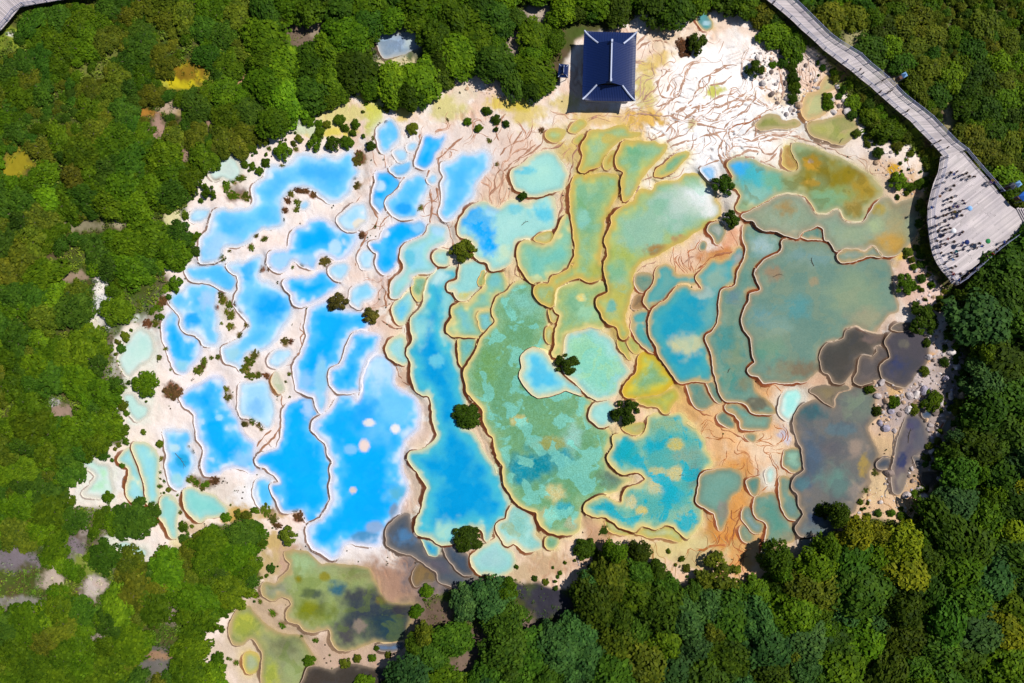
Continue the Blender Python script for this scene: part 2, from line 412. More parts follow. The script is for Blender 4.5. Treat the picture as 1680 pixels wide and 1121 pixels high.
POOLS = [
 ('large sky blue pool under the upper left woods', 'SK', "A: 590,1010 590,940 610,880 650,830 665,770 690,710 740,690 800,700 880,695 930,680 950,620 940,560 960,530 1010,490 1030,430 1080,405 1130,420 1190,380 1225,335 1290,325 1360,345 1420,340 1480,355 1540,330 1590,310 1600,370 1610,410 1630,450 1600,500 1585,560 1555,610 1500,640 1440,640 1390,610 1350,570 1290,545 1210,555 1160,590 1135,650 1130,720 1135,790 1100,815 1030,825 1000,820 960,850 930,880 900,910 830,940 780,935 740,960 720,1010 690,1030 640,1040 600,1045", dict(dabs=['A:700,960,150,150,9CCDF2', 'A:1400,450,170,60,45B2F2'])),
 ('small pale pool left of the large sky blue pool', 'PB', "A: 520,740 560,700 620,690 660,700 640,750 590,780 540,775", {}),
 ('bright blue pool with a white cloud of silt', 'BL', "A: 1180,920 1190,860 1220,820 1280,800 1310,770 1370,755 1440,770 1500,810 1560,830 1620,840 1630,880 1610,940 1570,990 1510,1030 1450,1010 1390,1000 1360,1050 1340,1085 1270,1060 1200,1030 1180,1060 1130,1100 1080,1090 1040,1040 1050,990 1100,970 1160,960", dict(dabs=['A:1480,940,50,55,B8DCF4', 'A:1150,1030,140,50,A4D2F2', 'A:1300,1040,80,50,8CC8F2'])),
 ('pale triangular pool right of the bright blue silt pool', 'PB', "A: 1500,760 1560,700 1600,670 1680,660 1690,760 1650,800 1600,830 1540,820", dict(dabs=['A:1640,790,50,40,E6DCC8'])),
 ('winding blue pool with a round deep centre', 'SK', "A:770,1060 800,1045 880,1040 940,1010 990,1000 1005,1040; C: 985,60 975,90 990,120 1040,130 1090,160 1130,180 1170,200 1190,230 1195,300 1185,370 1150,410 1120,450 1100,500 1050,550 1000,580 940,590 900,600 880,640 865,720 830,680 790,660 760,650 745,600 750,560 790,540 840,510 880,470 915,430 915,400 880,360 840,320 820,270 830,220 850,180 855,130 840,90 800,60 770,30", dict(dabs=['C:1050,300,130,115,0FA4F6', 'C:800,600,80,80,9CD0E0', 'C:890,60,60,90,3FB0F2'])),
 ('flat blue pool left of the winding pool head', 'SK', "A: 500,1090 540,1070 600,1065 690,1050 740,1055; C: 770,50 800,75 825,100 825,150 800,190 760,190 720,165 660,140 600,130 550,125 520,100", {}),
 ('blue pool ringed by tussocks on its right', 'SK', "C: 395,250 420,210 470,185 500,150 540,135 620,135 690,155 730,185 700,220 690,280 700,330 710,390 700,440 720,480 700,540 660,545 625,540 600,500 570,475 530,465 490,450 465,410 470,370 440,320 410,290", dict(dabs=['C:540,380,60,60,1CA6F2', 'C:650,240,70,90,9CC8F0'])),
 ('teardrop blue pool at the left shore', 'BL', "C: 350,470 350,410 370,360 400,330 435,325 455,360 460,410 490,460 540,480 580,495 605,540 605,590 580,640 540,690 500,730 460,735 430,700 405,650 385,600 375,550 355,510", dict(dabs=['C:400,350,60,60,A8D4E4', 'C:480,690,70,50,8CCCE0'])),
 ('kidney shaped blue pool above the tree pool', 'BL', "C: 1140,130 1165,105 1240,100 1310,95 1360,70 1410,60 1440,80 1470,120 1500,150 1470,185 1430,215 1390,245 1330,265 1270,285 1220,280 1200,240 1190,205 1155,180 1135,150", {}),
 ('small pale pool at the corner of the kidney pool', 'PB', "C: 1440,40 1480,10 1540,5 1570,30 1550,80 1520,120 1480,110 1450,75", {}),
 ('deep blue pool with a tree in its top corner', 'BL', "C: 1305,310 1340,280 1400,260 1430,255 1480,290 1540,310 1600,320 1660,330 1700,360 1690,430 1640,455 1590,470 1565,520 1550,570 1530,630 1510,670 1470,690 1440,720 1430,760 1440,800 1430,870 1415,940 1395,990 1370,970 1355,930 1345,885 1300,870 1260,850 1225,830 1215,770 1210,710 1225,650 1255,610 1265,570 1290,530 1300,480 1285,430 1295,370", dict(dabs=['C:1300,790,90,80,84C0F2', 'C:1390,800,50,200,8CCBE8'])),
 ('finger shaped blue pool with a white collar', 'BL', "C: 1440,740 1455,700 1500,685 1520,660 1545,590 1570,530 1590,480 1640,460 ; D: 60,455 120,470 165,490 160,540 150,590 110,620 80,660 60,710 45,760 40,840 ; C: 1580,855 1500,855 1465,820 1445,780", dict(w=(14, 24))),
 ('small oval pale pool between two islets', 'PB', "C: 1040,650 1050,610 1100,580 1160,570 1190,585 1180,620 1150,660 1110,685 1060,680", {}),
 ('pale milky pool below the crescent islet', 'PB', "C: 870,800 930,795 1000,770 1040,800 1060,860 1075,930 1080,1000 1060,1080 1020,1090 980,1060 930,1030 870,1010 850,950 850,870", dict(dabs=['C:960,960,60,80,84C2F0'])),
 ('tall deep blue pool at the left', 'BL', "C: 460,900 480,860 540,820 600,790 650,760 700,750 750,770 760,820 750,880 780,940 810,980 840,1020 855,1080 ; I: 1180,60 1220,110 1265,150 1265,210 1275,260 1290,300 1275,350 1240,345 1200,320 1140,305 1080,315 1040,340 1000,355 950,355 935,320 930,270 940,220 935,170 905,120 890,60 885,0 ; C: 560,1000 530,970 490,950 475,920", dict(dabs=['I:1200,260,80,90,86C2F0', 'C:720,1020,30,20,9CD4F6'])),
 ('turquoise pool beside the tussock strip', 'SK', "I: 680,70 750,65 840,75 850,120 840,170 870,210 885,260 870,310 850,350 820,390 810,430 760,450 720,420 705,370 695,300 700,230 690,170 680,110", dict(dabs=['I:800,265,55,50,26A8DC', 'I:760,400,50,60,9CD4DC', 'I:740,180,50,30,B8DCE6'])),
 ('long pale turquoise sliver pool, right one of the pair', 'PT', "I: 470,170 490,140 560,150 620,190 640,250 640,330 635,420 640,490 625,550 570,550 550,480 545,400 520,320 490,240", dict(deep='8CD2DE', mottle=0.1)),
 ('long pale turquoise sliver pool, left one of the pair', 'PT', "I: 380,260 420,200 455,180 480,240 510,310 535,380 545,470 545,550 480,540 440,510 430,440 450,330 420,290", dict(deep='9CD6DC', mottle=0.1)),
 ('pale green pool at the far left edge', 'MT', "I: 140,260 200,260 250,290 310,300 325,400 330,470 280,500 200,500 150,480 200,430 230,370 200,320 150,300", dict(deep='B4E4B8')),
 ('narrow pale green pool running down to the scrub', 'PT', "I: 650,540 660,500 710,485 750,520 770,570 760,640 755,700 760,760 730,770 700,730 680,680 650,640 655,590", dict(deep='96D4CC', mottle=0.15)),
 ('aquamarine pool fading into a sand fan', 'PT', "I: 800,460 850,440 920,470 1000,490 1050,530 1090,580 1080,620 1020,630 960,640 910,665 860,630 825,590 810,530", dict(deep='86D0C8', mottle=0.15)),
 ('slim blue pool left of the deepest blue pool', 'SK', "I: 1275,440 1290,390 1340,380 1380,400 1390,450 1400,510 1395,560 1350,570 1300,560 1275,520", {}),
 ('deepest blue pool with a thin dark rim on its right', 'BL', "C: 1140,1010 1150,960 1190,920 1240,900 1290,890 1335,895 1345,950 1370,1000 1330,1030 1320,1080 ; J: 440,50 480,100 540,160 540,210 560,250 580,275 560,320 570,380 560,450 560,510 530,590 500,640 470,665 420,670 395,640 380,600 340,590 260,600 240,570 225,520 195,480 180,440 185,420 235,410 210,370 170,330 150,305 100,290 80,260 100,230 160,205 220,175 245,120 260,60 265,0", dict(dabs=['C:1310,960,60,80,A8CCF4'], w=(7, 18))),
 ('big vivid blue pool with white mounds', 'BL', "C: 1330,1090 1340,1050 1400,1010 1440,970 1480,920 1510,870 1580,870 1620,910 ; D: 40,900 50,840 55,750 80,680 130,620 200,610 250,650 270,720 265,790 300,830 360,860 400,890 430,940 435,1000 420,1080; J: 1120,70 1060,140 1045,200 1040,280 1050,360 1080,420 1070,480 1030,560 1010,620 960,670 920,730 900,810 840,820 760,815 690,800 650,830 620,890 580,905 540,885 500,860 450,830 425,780 415,720 430,685 480,665 510,650 545,590 575,510 572,450 580,380 570,330 590,275 560,220 555,170 500,110 450,60", dict(w=(16, 30), dabs=['D:220,850,260,330,74C6F6', 'D:180,720,130,140,B8DCF2', 'D:300,960,150,120,6CC4F4', 'D:60,980,110,120,1EA4F4', 'J:450,40,60,70,D8DAF4', 'J:1000,470,90,70,5AB0CC', 'J:990,600,40,60,7A92AC', 'J:800,770,120,50,4C8CB8', 'J:860,700,70,45,8CA8CC', 'J:820,15,45,28,EFE2DA', 'J:995,55,36,34,F2E8E0', 'J:790,165,40,46,E6D2CA', 'J:715,458,26,24,D8C8BE', 'J:700,190,50,35,78BEF0'])),
 ('slate blue mud pool below the vivid blue pool', 'SL', "J: 945,700 990,660 1040,620 1085,620 1100,680 1110,740 1150,770 1175,810 1190,860 1230,890 1300,890 1350,900 1380,960 1420,1000 1480,1030 1540,1060 1480,1090 1380,1090 1280,1060 1270,1000 1200,950 1130,900 1050,870 980,840 940,810 935,750", dict(dabs=['J:1060,760,90,60,4C7AA4', 'J:1250,970,140,60,625C66'])),
 ('tiny cyan pool at the foot of the long turquoise pool', 'TC', "J: 1160,765 1200,780 1270,820 1280,850 1265,885 1215,880 1195,840", dict(w=(3, 9))),
 ('dark slate pool under the round lakeside bush', 'SL', "J: 1310,830 1380,810 1420,850 1470,890 1480,950 1500,1000 1450,1010 1400,980 1370,930 1330,880", {}),
 ('long turquoise pool running top to bottom', 'TC', "D: 545,40 600,30 660,40 690,90 640,130 610,170 640,210 670,240 640,290 635,350 600,400 595,450 620,490 650,520 665,580 665,650 700,710 705,760 720,850 735,920 ; J: 1430,40 1500,80 1540,140 1570,210 1620,280 1665,350 ; K: 130,290 170,380 190,460 230,530 210,600 190,655 140,675; J: 1600,790 1560,720 1480,700 1420,760 1360,810 1300,815 1260,790 1200,760 1150,745 1130,710 1135,640 1160,600 1175,550 1190,480 1205,440 1180,390 1140,330 1100,290 1085,250 1100,215 1180,195 1240,150 1280,100 1260,40 1250,0; D: 520,990 515,940 500,890 450,870 410,840 390,790 385,720 385,660 355,610 360,560 390,520 385,460 380,400 380,370 430,320 455,270 470,190 490,120", dict(dabs=['D:545,90,90,70,B4DCDC', 'D:440,430,80,130,96D4D0', 'D:545,650,55,50,64C0D8', 'D:620,330,60,220,8CCFD0', 'J:1330,720,110,90,A0D4C4', 'J:1560,780,150,80,96C8C8'])),
 ('pale milky turquoise pool at the lower edge', 'PT', "J: 1495,930 1490,890 1540,850 1600,810 1660,770; K: 125,700 150,770 200,830 245,870 260,920 230,980 150,1025 60,1000; J:1560,1015 1520,975", dict(deep='A0CCCC')),
 ('shield shaped pale green pool by the lower trees', 'PT', "K: 140,680 200,655 215,600 250,555 330,590 370,640 390,700 385,750 430,800 430,830 390,850 330,860 290,830 250,800 200,815 160,760 135,720", dict(deep='8CC8BC', col2='A8B078', mottle=0.6)),
 ('tiny green pool right of the shield pool', 'GR', "K: 465,780 490,755 540,765 550,800 520,840 480,850 460,820", {}),
 ('broad green pool with cyan and olive mottling', 'GR', "D: 740,690 790,620 820,560 840,500 890,450 935,400 920,350 915,310 930,250 960,220 1000,205 1060,140 1120,115 1180,150 1190,190 1180,230 1220,270 1270,300 1275,370 1290,400 1270,440 1260,490 1280,540 1290,600 1310,650 1370,730 1420,770 1480,830 1530,880 1570,920 1545,960 1540,1020 1570,1060 1640,1080; K: 870,60 890,100 880,160 850,230 860,290 910,340 980,380 1020,390 960,420 930,460 860,480 800,500 740,540 700,580 690,650 670,720 620,745 550,750 490,735 440,690 410,640 400,600 340,575 290,550 250,510 200,430 180,360 180,300 150,250 135,190 125,110 90,80 70,30; D: 855,1010 850,970 800,910 750,860 735,800 725,740", dict(deep='74A876', mid='94BC88', col2='80CCBC', mottle=0.95, dabs=['D:880,700,110,180,78A866', 'D:960,520,90,90,7CAC74', 'D:1130,270,170,120,84C4B0', 'D:1080,1040,60,40,CFC27C', 'K:400,290,190,130,0A8CA0', 'K:300,340,80,110,1494AC', 'K:560,250,110,80,2C9CB0', 'K:520,480,80,70,D6C88C', 'K:570,580,70,55,38A8B4', 'K:900,380,110,70,6E8470', 'K:470,620,80,50,C0C08C', 'K:640,680,60,50,B4B890', 'K:480,150,140,50,A0A45C', 'K:640,110,80,110,9CCCBC'])),
 ('oval blue pool raised inside the broad green pool', 'PT', "D: 1100,640 1130,590 1180,565 1240,580 1270,620 1310,680 1370,740 1430,790 1490,830 1500,870 1440,860 1390,840 1330,860 1270,880 1210,885 1160,850 1120,800 1095,750 1105,700", dict(deep='52BEE0', w=(9, 22), mottle=0.1)),
 ('pale green pool right of the leaning bush', 'PT', "D: 1385,590 1390,510 1420,465 1500,450 1560,430 1620,460 ; G: 20,470 60,480 110,530 140,590 170,660 210,710 190,750 150,790 140,850 80,890 0,910; D: 1600,910 1560,890 1520,850 1460,790 1400,740 1380,700 1380,650", dict(deep='8CD4BC', col2='A8D8A0', mottle=0.6)),
 ('curled yellow green pool in the middle', 'GY', "D: 1330,220 1345,170 1400,140 1480,120 1560,145 1620,120 1660,105 1670,150 1680,205 1620,220 1590,250 1600,290 1625,320 1640,370 1630,430 1560,420 1500,435 1440,450 1390,480 1380,540 1370,600 1330,620 1310,600 1330,530 1325,450 1350,400 1360,350 1330,330 1315,290", dict(edge='EADE94', dabs=['D:1490,235,35,25,E8D480', 'D:1540,330,90,70,9CCCA4'])),
 ('teal green pool below the double blue and green pool', 'GR', "B: 1090,930 1130,905 1200,915 1270,930 1310,900 1340,830 1370,760 1400,720 1430,760 1440,850 1445,940 1440,1000 1420,1060 1380,1090; D: 1400,50 1340,70 1290,95 1270,130 1200,145 1160,130 1130,80 1100,40 1085,10; B: 1080,1030 1075,980", dict(deep='74C0B0', mottle=0.4, dabs=['D:1190,120,60,40,DCD48C'])),
 ('long yellow green pool down the centre', 'GY', "B: 1430,520 1450,480 1500,470 1525,490 1550,470 1620,465 ; N: 850,705 960,715 985,780 980,850 930,950 880,1040; E: 90,700 50,760 35,820 35,900 20,980 15,1060; G: 45,0 40,60 30,110; D: 1650,95 1560,130 1480,105 1400,125 1340,155 1320,200 1310,280 1280,290 1230,265 1195,220 1190,180 1220,150 1270,145 1300,105 1350,80 1410,55 1435,10 ; B: 1430,1060 1455,1000 1455,940 1450,850 1440,780 1425,700 1425,600", dict(dabs=['B:1500,620,40,110,7CB07C', 'B:1510,760,45,70,8CC8B4', 'D:1590,60,60,60,B4B454', 'D:1260,200,60,60,BCB860'])),
 ('yellow green pool under the pavilion', 'GY', "N: 640,440 690,370 720,310 800,295 900,290 960,270 1040,270 1080,320 1180,330 1090,375 1010,380 960,420 890,490 850,550 830,620 750,640 660,680 620,670 640,600 660,530 640,480", dict(deep='A8C494', dabs=['N:900,380,90,50,C8B860'])),
 ('narrow ochre pool between two green pools', 'YG', "N: 850,640 850,580 900,520 940,490 935,580 920,630 870,660", dict(deep='C89838')),
 ('green pool at the foot of the white cascade', 'GY', "N: 950,590 985,500 1010,430 1060,395 1160,405 1230,415 1300,405 1350,430 1420,440 1400,500 1350,570 1280,640 1210,710 1160,790 1120,870 1070,930 1025,950 1020,870 1015,760 1030,690 990,660 960,630", dict(dabs=['N:1110,490,80,50,74B084', 'N:1080,850,60,90,A8BC84'])),
 ('thin green pool between two white tongues', 'GY', "N: 1310,720 1330,660 1400,620 1430,580 1500,530 1600,500 1620,530 1560,600 1500,670 1440,710 1370,730", {}),
 ('great pale green pool shading to white at its top right', 'GY', "E: 85,830 100,790 95,740 160,690 240,645 255,590 290,560 360,570 380,530 430,510 520,510 570,465 640,460 690,480 740,520 770,570 770,640 800,680 810,730 760,770 715,800 650,840 600,870 520,920 450,960 380,1000 310,1020 250,1080 ; G: 250,60 230,110 240,170 210,220 200,280 180,340 180,400 200,470 170,500 130,430 80,400 40,370 30,330 0,290; G: 10,240 70,205 75,170 60,110 50,50 55,0 ; E: 70,1000 65,950 50,900", dict(deep='98C0A4', dabs=['E:600,640,190,170,C0D2C4', 'E:690,600,110,110,EDF0F0', 'E:740,680,80,110,F0EDE8', 'E:150,1000,110,90,B0BC60', 'G:140,260,90,180,BCB658', 'G:120,60,80,80,84B88C', 'G:90,290,35,40,74B4A4', 'E:430,960,130,45,A88048', 'E:560,900,90,40,BC8A60'])),
 ('upper right pool, blue on the left and golden on the right', 'GY', "F: 60,400 110,360 180,360 240,380 280,410 350,430 430,450 510,450 530,400 500,350 480,300 480,270 540,265 640,300 740,340 830,380 900,420 960,460 1000,480 1040,520 1070,570 1060,600 1010,640 970,690 960,750 900,770 830,760 800,710 770,685 720,710 650,715 610,660 570,610 510,590 440,590 380,600 310,640 240,680 170,710 130,700 110,680 130,640 145,600 120,560 80,520 100,480 80,440", dict(deep='8CB48C', mid='9AB488', edge='C8C08C', col2='6E6410', mottle=0.45, dabs=['F:780,450,330,220,8E7C10', 'F:800,600,240,70,8C9C58', 'F:950,560,110,120,A88C2C', 'F:880,690,110,90,A89048', 'F:700,620,140,60,84AC80', 'F:210,480,180,120,48B8C4', 'F:120,420,75,80,3CB0EC', 'F:240,600,140,70,8CC0B0', 'F:610,390,75,55,C09430', 'F:600,520,60,25,C09C40', 'F:600,380,22,14,B89C88', 'F:340,500,90,80,74B498'])),
 ('middle right pool, grey green and ending in ochre mud', 'TG', "F: 150,740 200,710 300,660 380,620 450,605 510,605 560,630 600,680 640,730 720,730 770,705 800,740 830,780 900,790 950,780 1000,700 1040,640 1100,620 1160,660 1220,640 1310,620 1310,700 1310,800 1280,880 1230,930 1170,980 1120,1000 1070,990 1040,950 1000,930 950,960 860,950 800,965 760,960 720,900 700,890 690,830 650,795 600,820 540,840 510,880 430,860 380,830 300,830 250,800 220,770 180,765", dict(deep='8EA48C', mid='96A28A', edge='B8AC8C', mottle=0.45, dabs=['F:440,690,70,60,A88C58', 'F:1130,900,150,110,C09848', 'F:1040,690,60,45,B49C20', 'F:1180,720,150,140,A89C70', 'F:1230,680,110,90,98886C', 'F:1020,790,80,60,A4B488', 'F:860,860,130,70,98A888'])),
 ('small green lagoon enclosed by a looping rim', 'TG', "F: 530,870 550,830 610,810 650,800 690,850 695,890 620,890", {}),
 ('teal strip pool between the two long rims', 'TG', "E: 960,830 980,780 1020,780 1060,820 1120,840 1200,850 1240,880 1210,900 1205,960 1150,1000 1080,1030 1040,1060 1030,1110 ; G: 1030,110 1065,170 1000,190 985,230 990,270 960,320 945,400 965,460 995,490 1010,560 1030,650 990,690 1000,740 1020,760 1040,850 1100,900 1150,950 1170,990 1080,990 1010,985 980,940 920,915 850,910 810,870 790,800 770,700 750,600 720,530 720,490 780,430 800,340 800,270 815,200 850,175 910,150 925,70 960,10 ; E: 980,960 960,900", dict(dabs=['E:1080,930,110,90,9CB8B8', 'G:900,240,60,70,6C8C90', 'G:910,620,60,160,7C9478', 'G:830,520,70,110,4E9490', 'G:860,760,70,80,4E9488', 'G:1050,930,90,50,6C6C5C', 'G:960,800,60,60,84886C'])),
 ('largest right pool, calm grey green with brown mounds', 'TG', "F: 250,1080 300,1030 360,1000 410,960 415,910 440,895 510,900 600,895 700,910 750,960 780,990 790,1030 860,1050 950,1010 1000,1000 1080,1010 1120,1040 1130,1110; H: 815,120 820,200 850,270 850,320 800,340 760,380 700,460 640,450 590,430 560,420 500,440 490,500 430,510 380,530 345,590 345,650 340,700 300,730 250,780 190,790 130,800 70,790 0,790; G: 1090,790 1060,750 1010,735 990,700 1040,660 1020,610 1010,520 985,470 960,430 955,370 970,310 1000,260 1000,210 1070,185 1060,140 1035,90 1040,40; F: 235,1110", dict(deep='6E8E80', mid='7C9684', edge='BCA480', mottle=0.4, dabs=['H:40,75,80,65,9C8468', 'H:300,130,35,35,9C8C70', 'H:170,300,130,90,5A9494', 'H:560,230,230,200,849A7E', 'F:600,1010,190,70,7A9A94', 'H:650,380,140,90,9C987C', 'H:200,700,200,70,84745C', 'G:1140,600,110,80,649484', 'G:1080,370,90,90,6C9898', 'H:60,430,120,80,7C9C90', 'H:420,620,60,90,8C8468', 'H:0,560,120,90,649680'])),
 ('shallow grey crescent pool on the right rim', 'TG', "F: 780,1000 830,960 900,960 960,975 1010,940 1040,970 1060,1000 980,1000 920,1020 850,1040 800,1040", dict(deep='A0A898')),
 ('teal pool with a cream sand island', 'TL', "G: 340,380 370,310 430,270 480,220 530,170 580,155 620,180 680,185 690,160 650,100 720,20; E: 750,1030 820,1035 880,1000 930,940 950,960 970,1000 930,1050; G: 900,60 900,140 830,170 805,210 795,270 790,340 770,420 720,470 700,500 710,540 740,620 755,700 750,760 720,790 620,780 560,790 520,770 480,720 440,660 410,610 385,550 350,480 345,440", dict(dabs=['G:780,110,110,110,88AC9C', 'E:920,1010,60,60,A0A8A4', 'G:740,330,70,150,6CA8A4', 'G:690,200,80,50,9CB8B0', 'G:570,545,112,82,CFC896', 'G:650,530,60,50,BCC29A'])),
 ('tiny teal wedge at the foot of the sand island pool', 'TG', "G: 715,790 745,780 770,800 800,860 830,910 800,930 760,880", {}),
 ('small teal pool under the thick brown rim', 'TG', "G: 590,800 650,795 700,800 720,860 760,930 700,960 650,950 610,880", {}),
 ('bean shaped teal pool at the top of the sand fan', 'TG', "G: 840,950 880,930 950,940 990,980 1030,1000 1120,1005 1145,1030 1120,1090 1030,1100 950,1090 935,1040 900,1000 850,970", dict(deep='6CA89C')),
 ('tiny round pool left of the bean shaped pool', 'TG', "G: 790,1010 820,985 870,1010 900,1060 890,1085 840,1080 800,1050", {}),
 ('branching teal pool under the orange flow', 'TL', "G: 380,110 395,50 440,20 490,40 520,80 570,90 640,90 650,130 620,150 580,140 540,145 490,190 440,240 380,280 340,310 310,260 330,200 370,150", dict(deep='6CA8A0')),
 ('small round brown rimmed pool', 'TG', "G: 245,120 260,85 330,70 360,90 360,150 320,200 280,190 250,160", {}),
 ('narrow teal pool along the thick brown rim', 'TL', "G: 225,430 225,350 280,320 340,320 335,370 330,430 340,490 370,550 390,595 340,590 300,550 260,500", dict(deep='5CA8A0')),
 ('tiny brown pool under the round rimmed pool', 'DK', "G: 225,290 250,230 290,220 290,270 310,290 250,310", dict(deep='A88458', mid='B08C60', edge='C8A070')),
 ('yellow rimmed green pool above the leaning bush', 'GY', "G: 260,720 270,640 300,600 350,610 400,640 440,700 500,770 460,830 420,860 340,870 270,885 200,890 165,860 175,820 220,770", dict(edge='E0C030', mid='C0BC48', deep='88B078')),
 ('thin yellow pool below the yellow rimmed green pool', 'YG', "G: 260,900 340,885 420,870 450,850 500,840 530,880 510,920 480,950 460,990 430,985 390,950 330,945 290,930", dict(deep='B8B440', mid='C8BC40')),
 ('small pale pool left of the leaning bush', 'PT', "D: 1560,960 1600,925; G: 50,905 100,925 120,970 110,1040 60,1075 10,1080; D:1590,1060 1555,1020", dict(deep='98D4CC')),
 ('textured aqua pool with cream coral mounds', 'GR', "K: 900,110 930,90 1000,95 1050,120 1090,100 1130,60 1130,10; G: 340,1020 400,990 470,1010 540,990 580,1030 640,1090; K: 1390,10 1430,40 1470,90 1510,150 1520,210 1550,280 1500,330 1480,400 1460,460 1440,540 1490,580 1480,660 1440,720 1390,770 1350,740 1300,690 1240,685 1180,710 1100,690 1050,720 960,700 900,660 850,630 770,620 720,590 730,550 790,510 850,500 920,540 960,540 970,500 1000,450 1080,420 1120,380 1070,340 1020,345 970,355 920,320 875,270 880,220 910,170", dict(deep='5CB4AC', mid='94C4A4', col2='1CB0C4', mottle=1.0, dabs=['K:980,210,100,110,14AAB8', 'K:1160,170,70,60,1CB0C4', 'G:450,1060,140,60,94B890', 'K:1400,230,130,80,84AC98', 'K:1440,370,60,110,74988C', 'K:1310,160,60,45,CFC070', 'K:1310,350,75,55,D2C78C', 'K:1165,420,95,75,D6CC98', 'K:1190,340,70,35,C8C690', 'K:1090,590,45,35,D8C678', 'K:1020,530,50,50,D6CC98', 'K:1390,640,110,90,98C0A4', 'K:1290,480,80,80,22B0C8', 'K:850,570,80,30,3CACB8'])),
 ('shallow pale strip below the textured aqua pool', 'YG', "K: 1050,740 1120,705 1180,725 1240,700 1300,705 1345,750 1340,790 1250,770 1150,765", dict(deep='C8CC98')),
 ('grey teal pool with a thin tail', 'TG', "L: 30,430 40,370 80,335 160,320 240,320 300,350 315,410 290,460 240,500 215,560 210,620 185,690 165,720 150,660 130,610 80,580 20,550 5,530 20,480", dict(deep='78A494', dabs=['L:190,590,50,70,8C8C84'])),
 ('tiny triangular pool in the orange flow', 'TG', "L: 340,400 390,375 420,380 420,430 390,490 355,450", {}),
 ('teal pool running under the lower trees', 'TG', "L: 390,540 400,500 450,475 520,475 545,520 560,580 580,630 630,670 650,720 650,790 560,800 480,860 460,920 430,930 440,850 460,780 480,700 460,660 410,640 385,590", dict(deep='5C9484', dabs=['L:610,760,70,60,8C9078'])),
 ('little grey pool left of the teal lower pool', 'TG', "L: 305,640 320,580 350,570 385,620 410,660 445,680 440,730 380,735 340,690", dict(deep='84A09C')),
 ('smallest grey pool by the orange flow', 'TG', "L: 290,720 320,680 350,700 385,745 370,790 320,790", dict(deep='A0A888')),
 ('narrow teal pool beside the dark mud lake', 'TG', "L: 560,380 600,370 640,400 630,450 650,490 675,530 690,590 715,620 690,650 640,655 590,620 570,560 555,480", dict(deep='74948C')),
 ('pale teal pool at the lilac rock', 'TG', "L: 575,270 590,200 640,185 690,200 700,260 715,310 670,340 620,330 580,300", dict(deep='94BCA4')),
 ('dark mud lake at the right', 'SL', "H: 180,1010 220,950 290,910 370,920 430,950 430,900 460,850 530,830 600,815 650,850 700,870 690,940 720,1000 650,1080; L: 1140,90 1170,150 1200,220 1180,290 1140,330 1150,400 1110,470 1070,540 1040,600 980,620 950,700 940,780 920,830 870,825 810,810 795,755 730,760 690,750 660,710 680,670 720,620 690,560 680,490 640,450 650,390 720,330 710,260 700,190 670,120 650,60; H: 170,1060", dict(deep='72706C', mid='7C766E', edge='A49078', dabs=['H:600,930,150,110,7C8874', 'H:290,990,110,70,3E6A70', 'L:960,60,130,50,64767C', 'L:770,260,90,230,546678', 'L:900,180,90,70,6C6668', 'L:930,400,140,110,6C8C80', 'L:700,410,60,55,557880', 'L:1060,170,90,70,A08C7C', 'L:1110,300,45,80,A48C50', 'L:1050,470,60,80,A09080', 'L:800,740,110,70,6C7C80', 'L:790,650,60,60,40526C'])),
 ('dark brown pool with a white crusted rim', 'DK', "H: 350,600 390,540 460,525 500,500 520,450 570,435 620,460 700,475 760,480 755,530 730,550 690,560 700,600 660,620 610,605 580,640 570,700 540,740 490,790 430,790 400,740 360,720 350,660", dict(dabs=['H:680,500,70,40,74645C'])),
 ('small brown pool right of the white crusted rim', 'DK', "H: 560,780 590,720 600,640 630,615 680,630 720,590 720,560 770,570 800,600 790,640 740,660 730,720 745,760 680,780 610,800", dict(deep='6A605C', mid='746862')),
 ('round black pool beside the boulders', 'DK', "H: 780,500 830,460 930,450 1000,460 1045,500 1050,560 1040,650 1000,700 960,740 930,790 890,820 830,800 770,770 740,720 740,680 800,640 805,600 780,560 770,530", dict(deep='504C52', mid='57525A', dabs=['H:860,680,80,60,3A4266', 'H:890,540,40,30,6A665C'])),
 ('thin brown pool above the round black pool', 'DK', "H: 810,440 840,410 930,400 980,430 930,445 850,455", dict(deep='7C7068')),
 ('olive brown shallow pool above the mud lake', 'DK', "H: 280,850 310,820 400,820 500,810 530,830 460,850 430,900 425,940 380,920 330,880", dict(deep='8A7C5C', mid='8C8068')),
 ('small mint pool set in orange sand', 'MT', "H: 80,960 95,880 130,840 200,850 220,890 190,950 160,1020 130,1030 95,1000", dict(deep='A4E6DC', mid='BCEADF', rimo='6A5040')),
 ('long slate pool among the right boulders', 'SL', "S: 610,350 700,340 760,400 790,500 810,600 790,680 720,700 650,760 620,850 590,950 540,1060 480,1050 470,900 490,740 520,600 560,480", dict(deep='585464', mid='746A6C', dabs=['S:550,760,60,80,3A4064', 'S:560,960,60,90,8C8278', 'S:660,420,70,60,54506A'])),
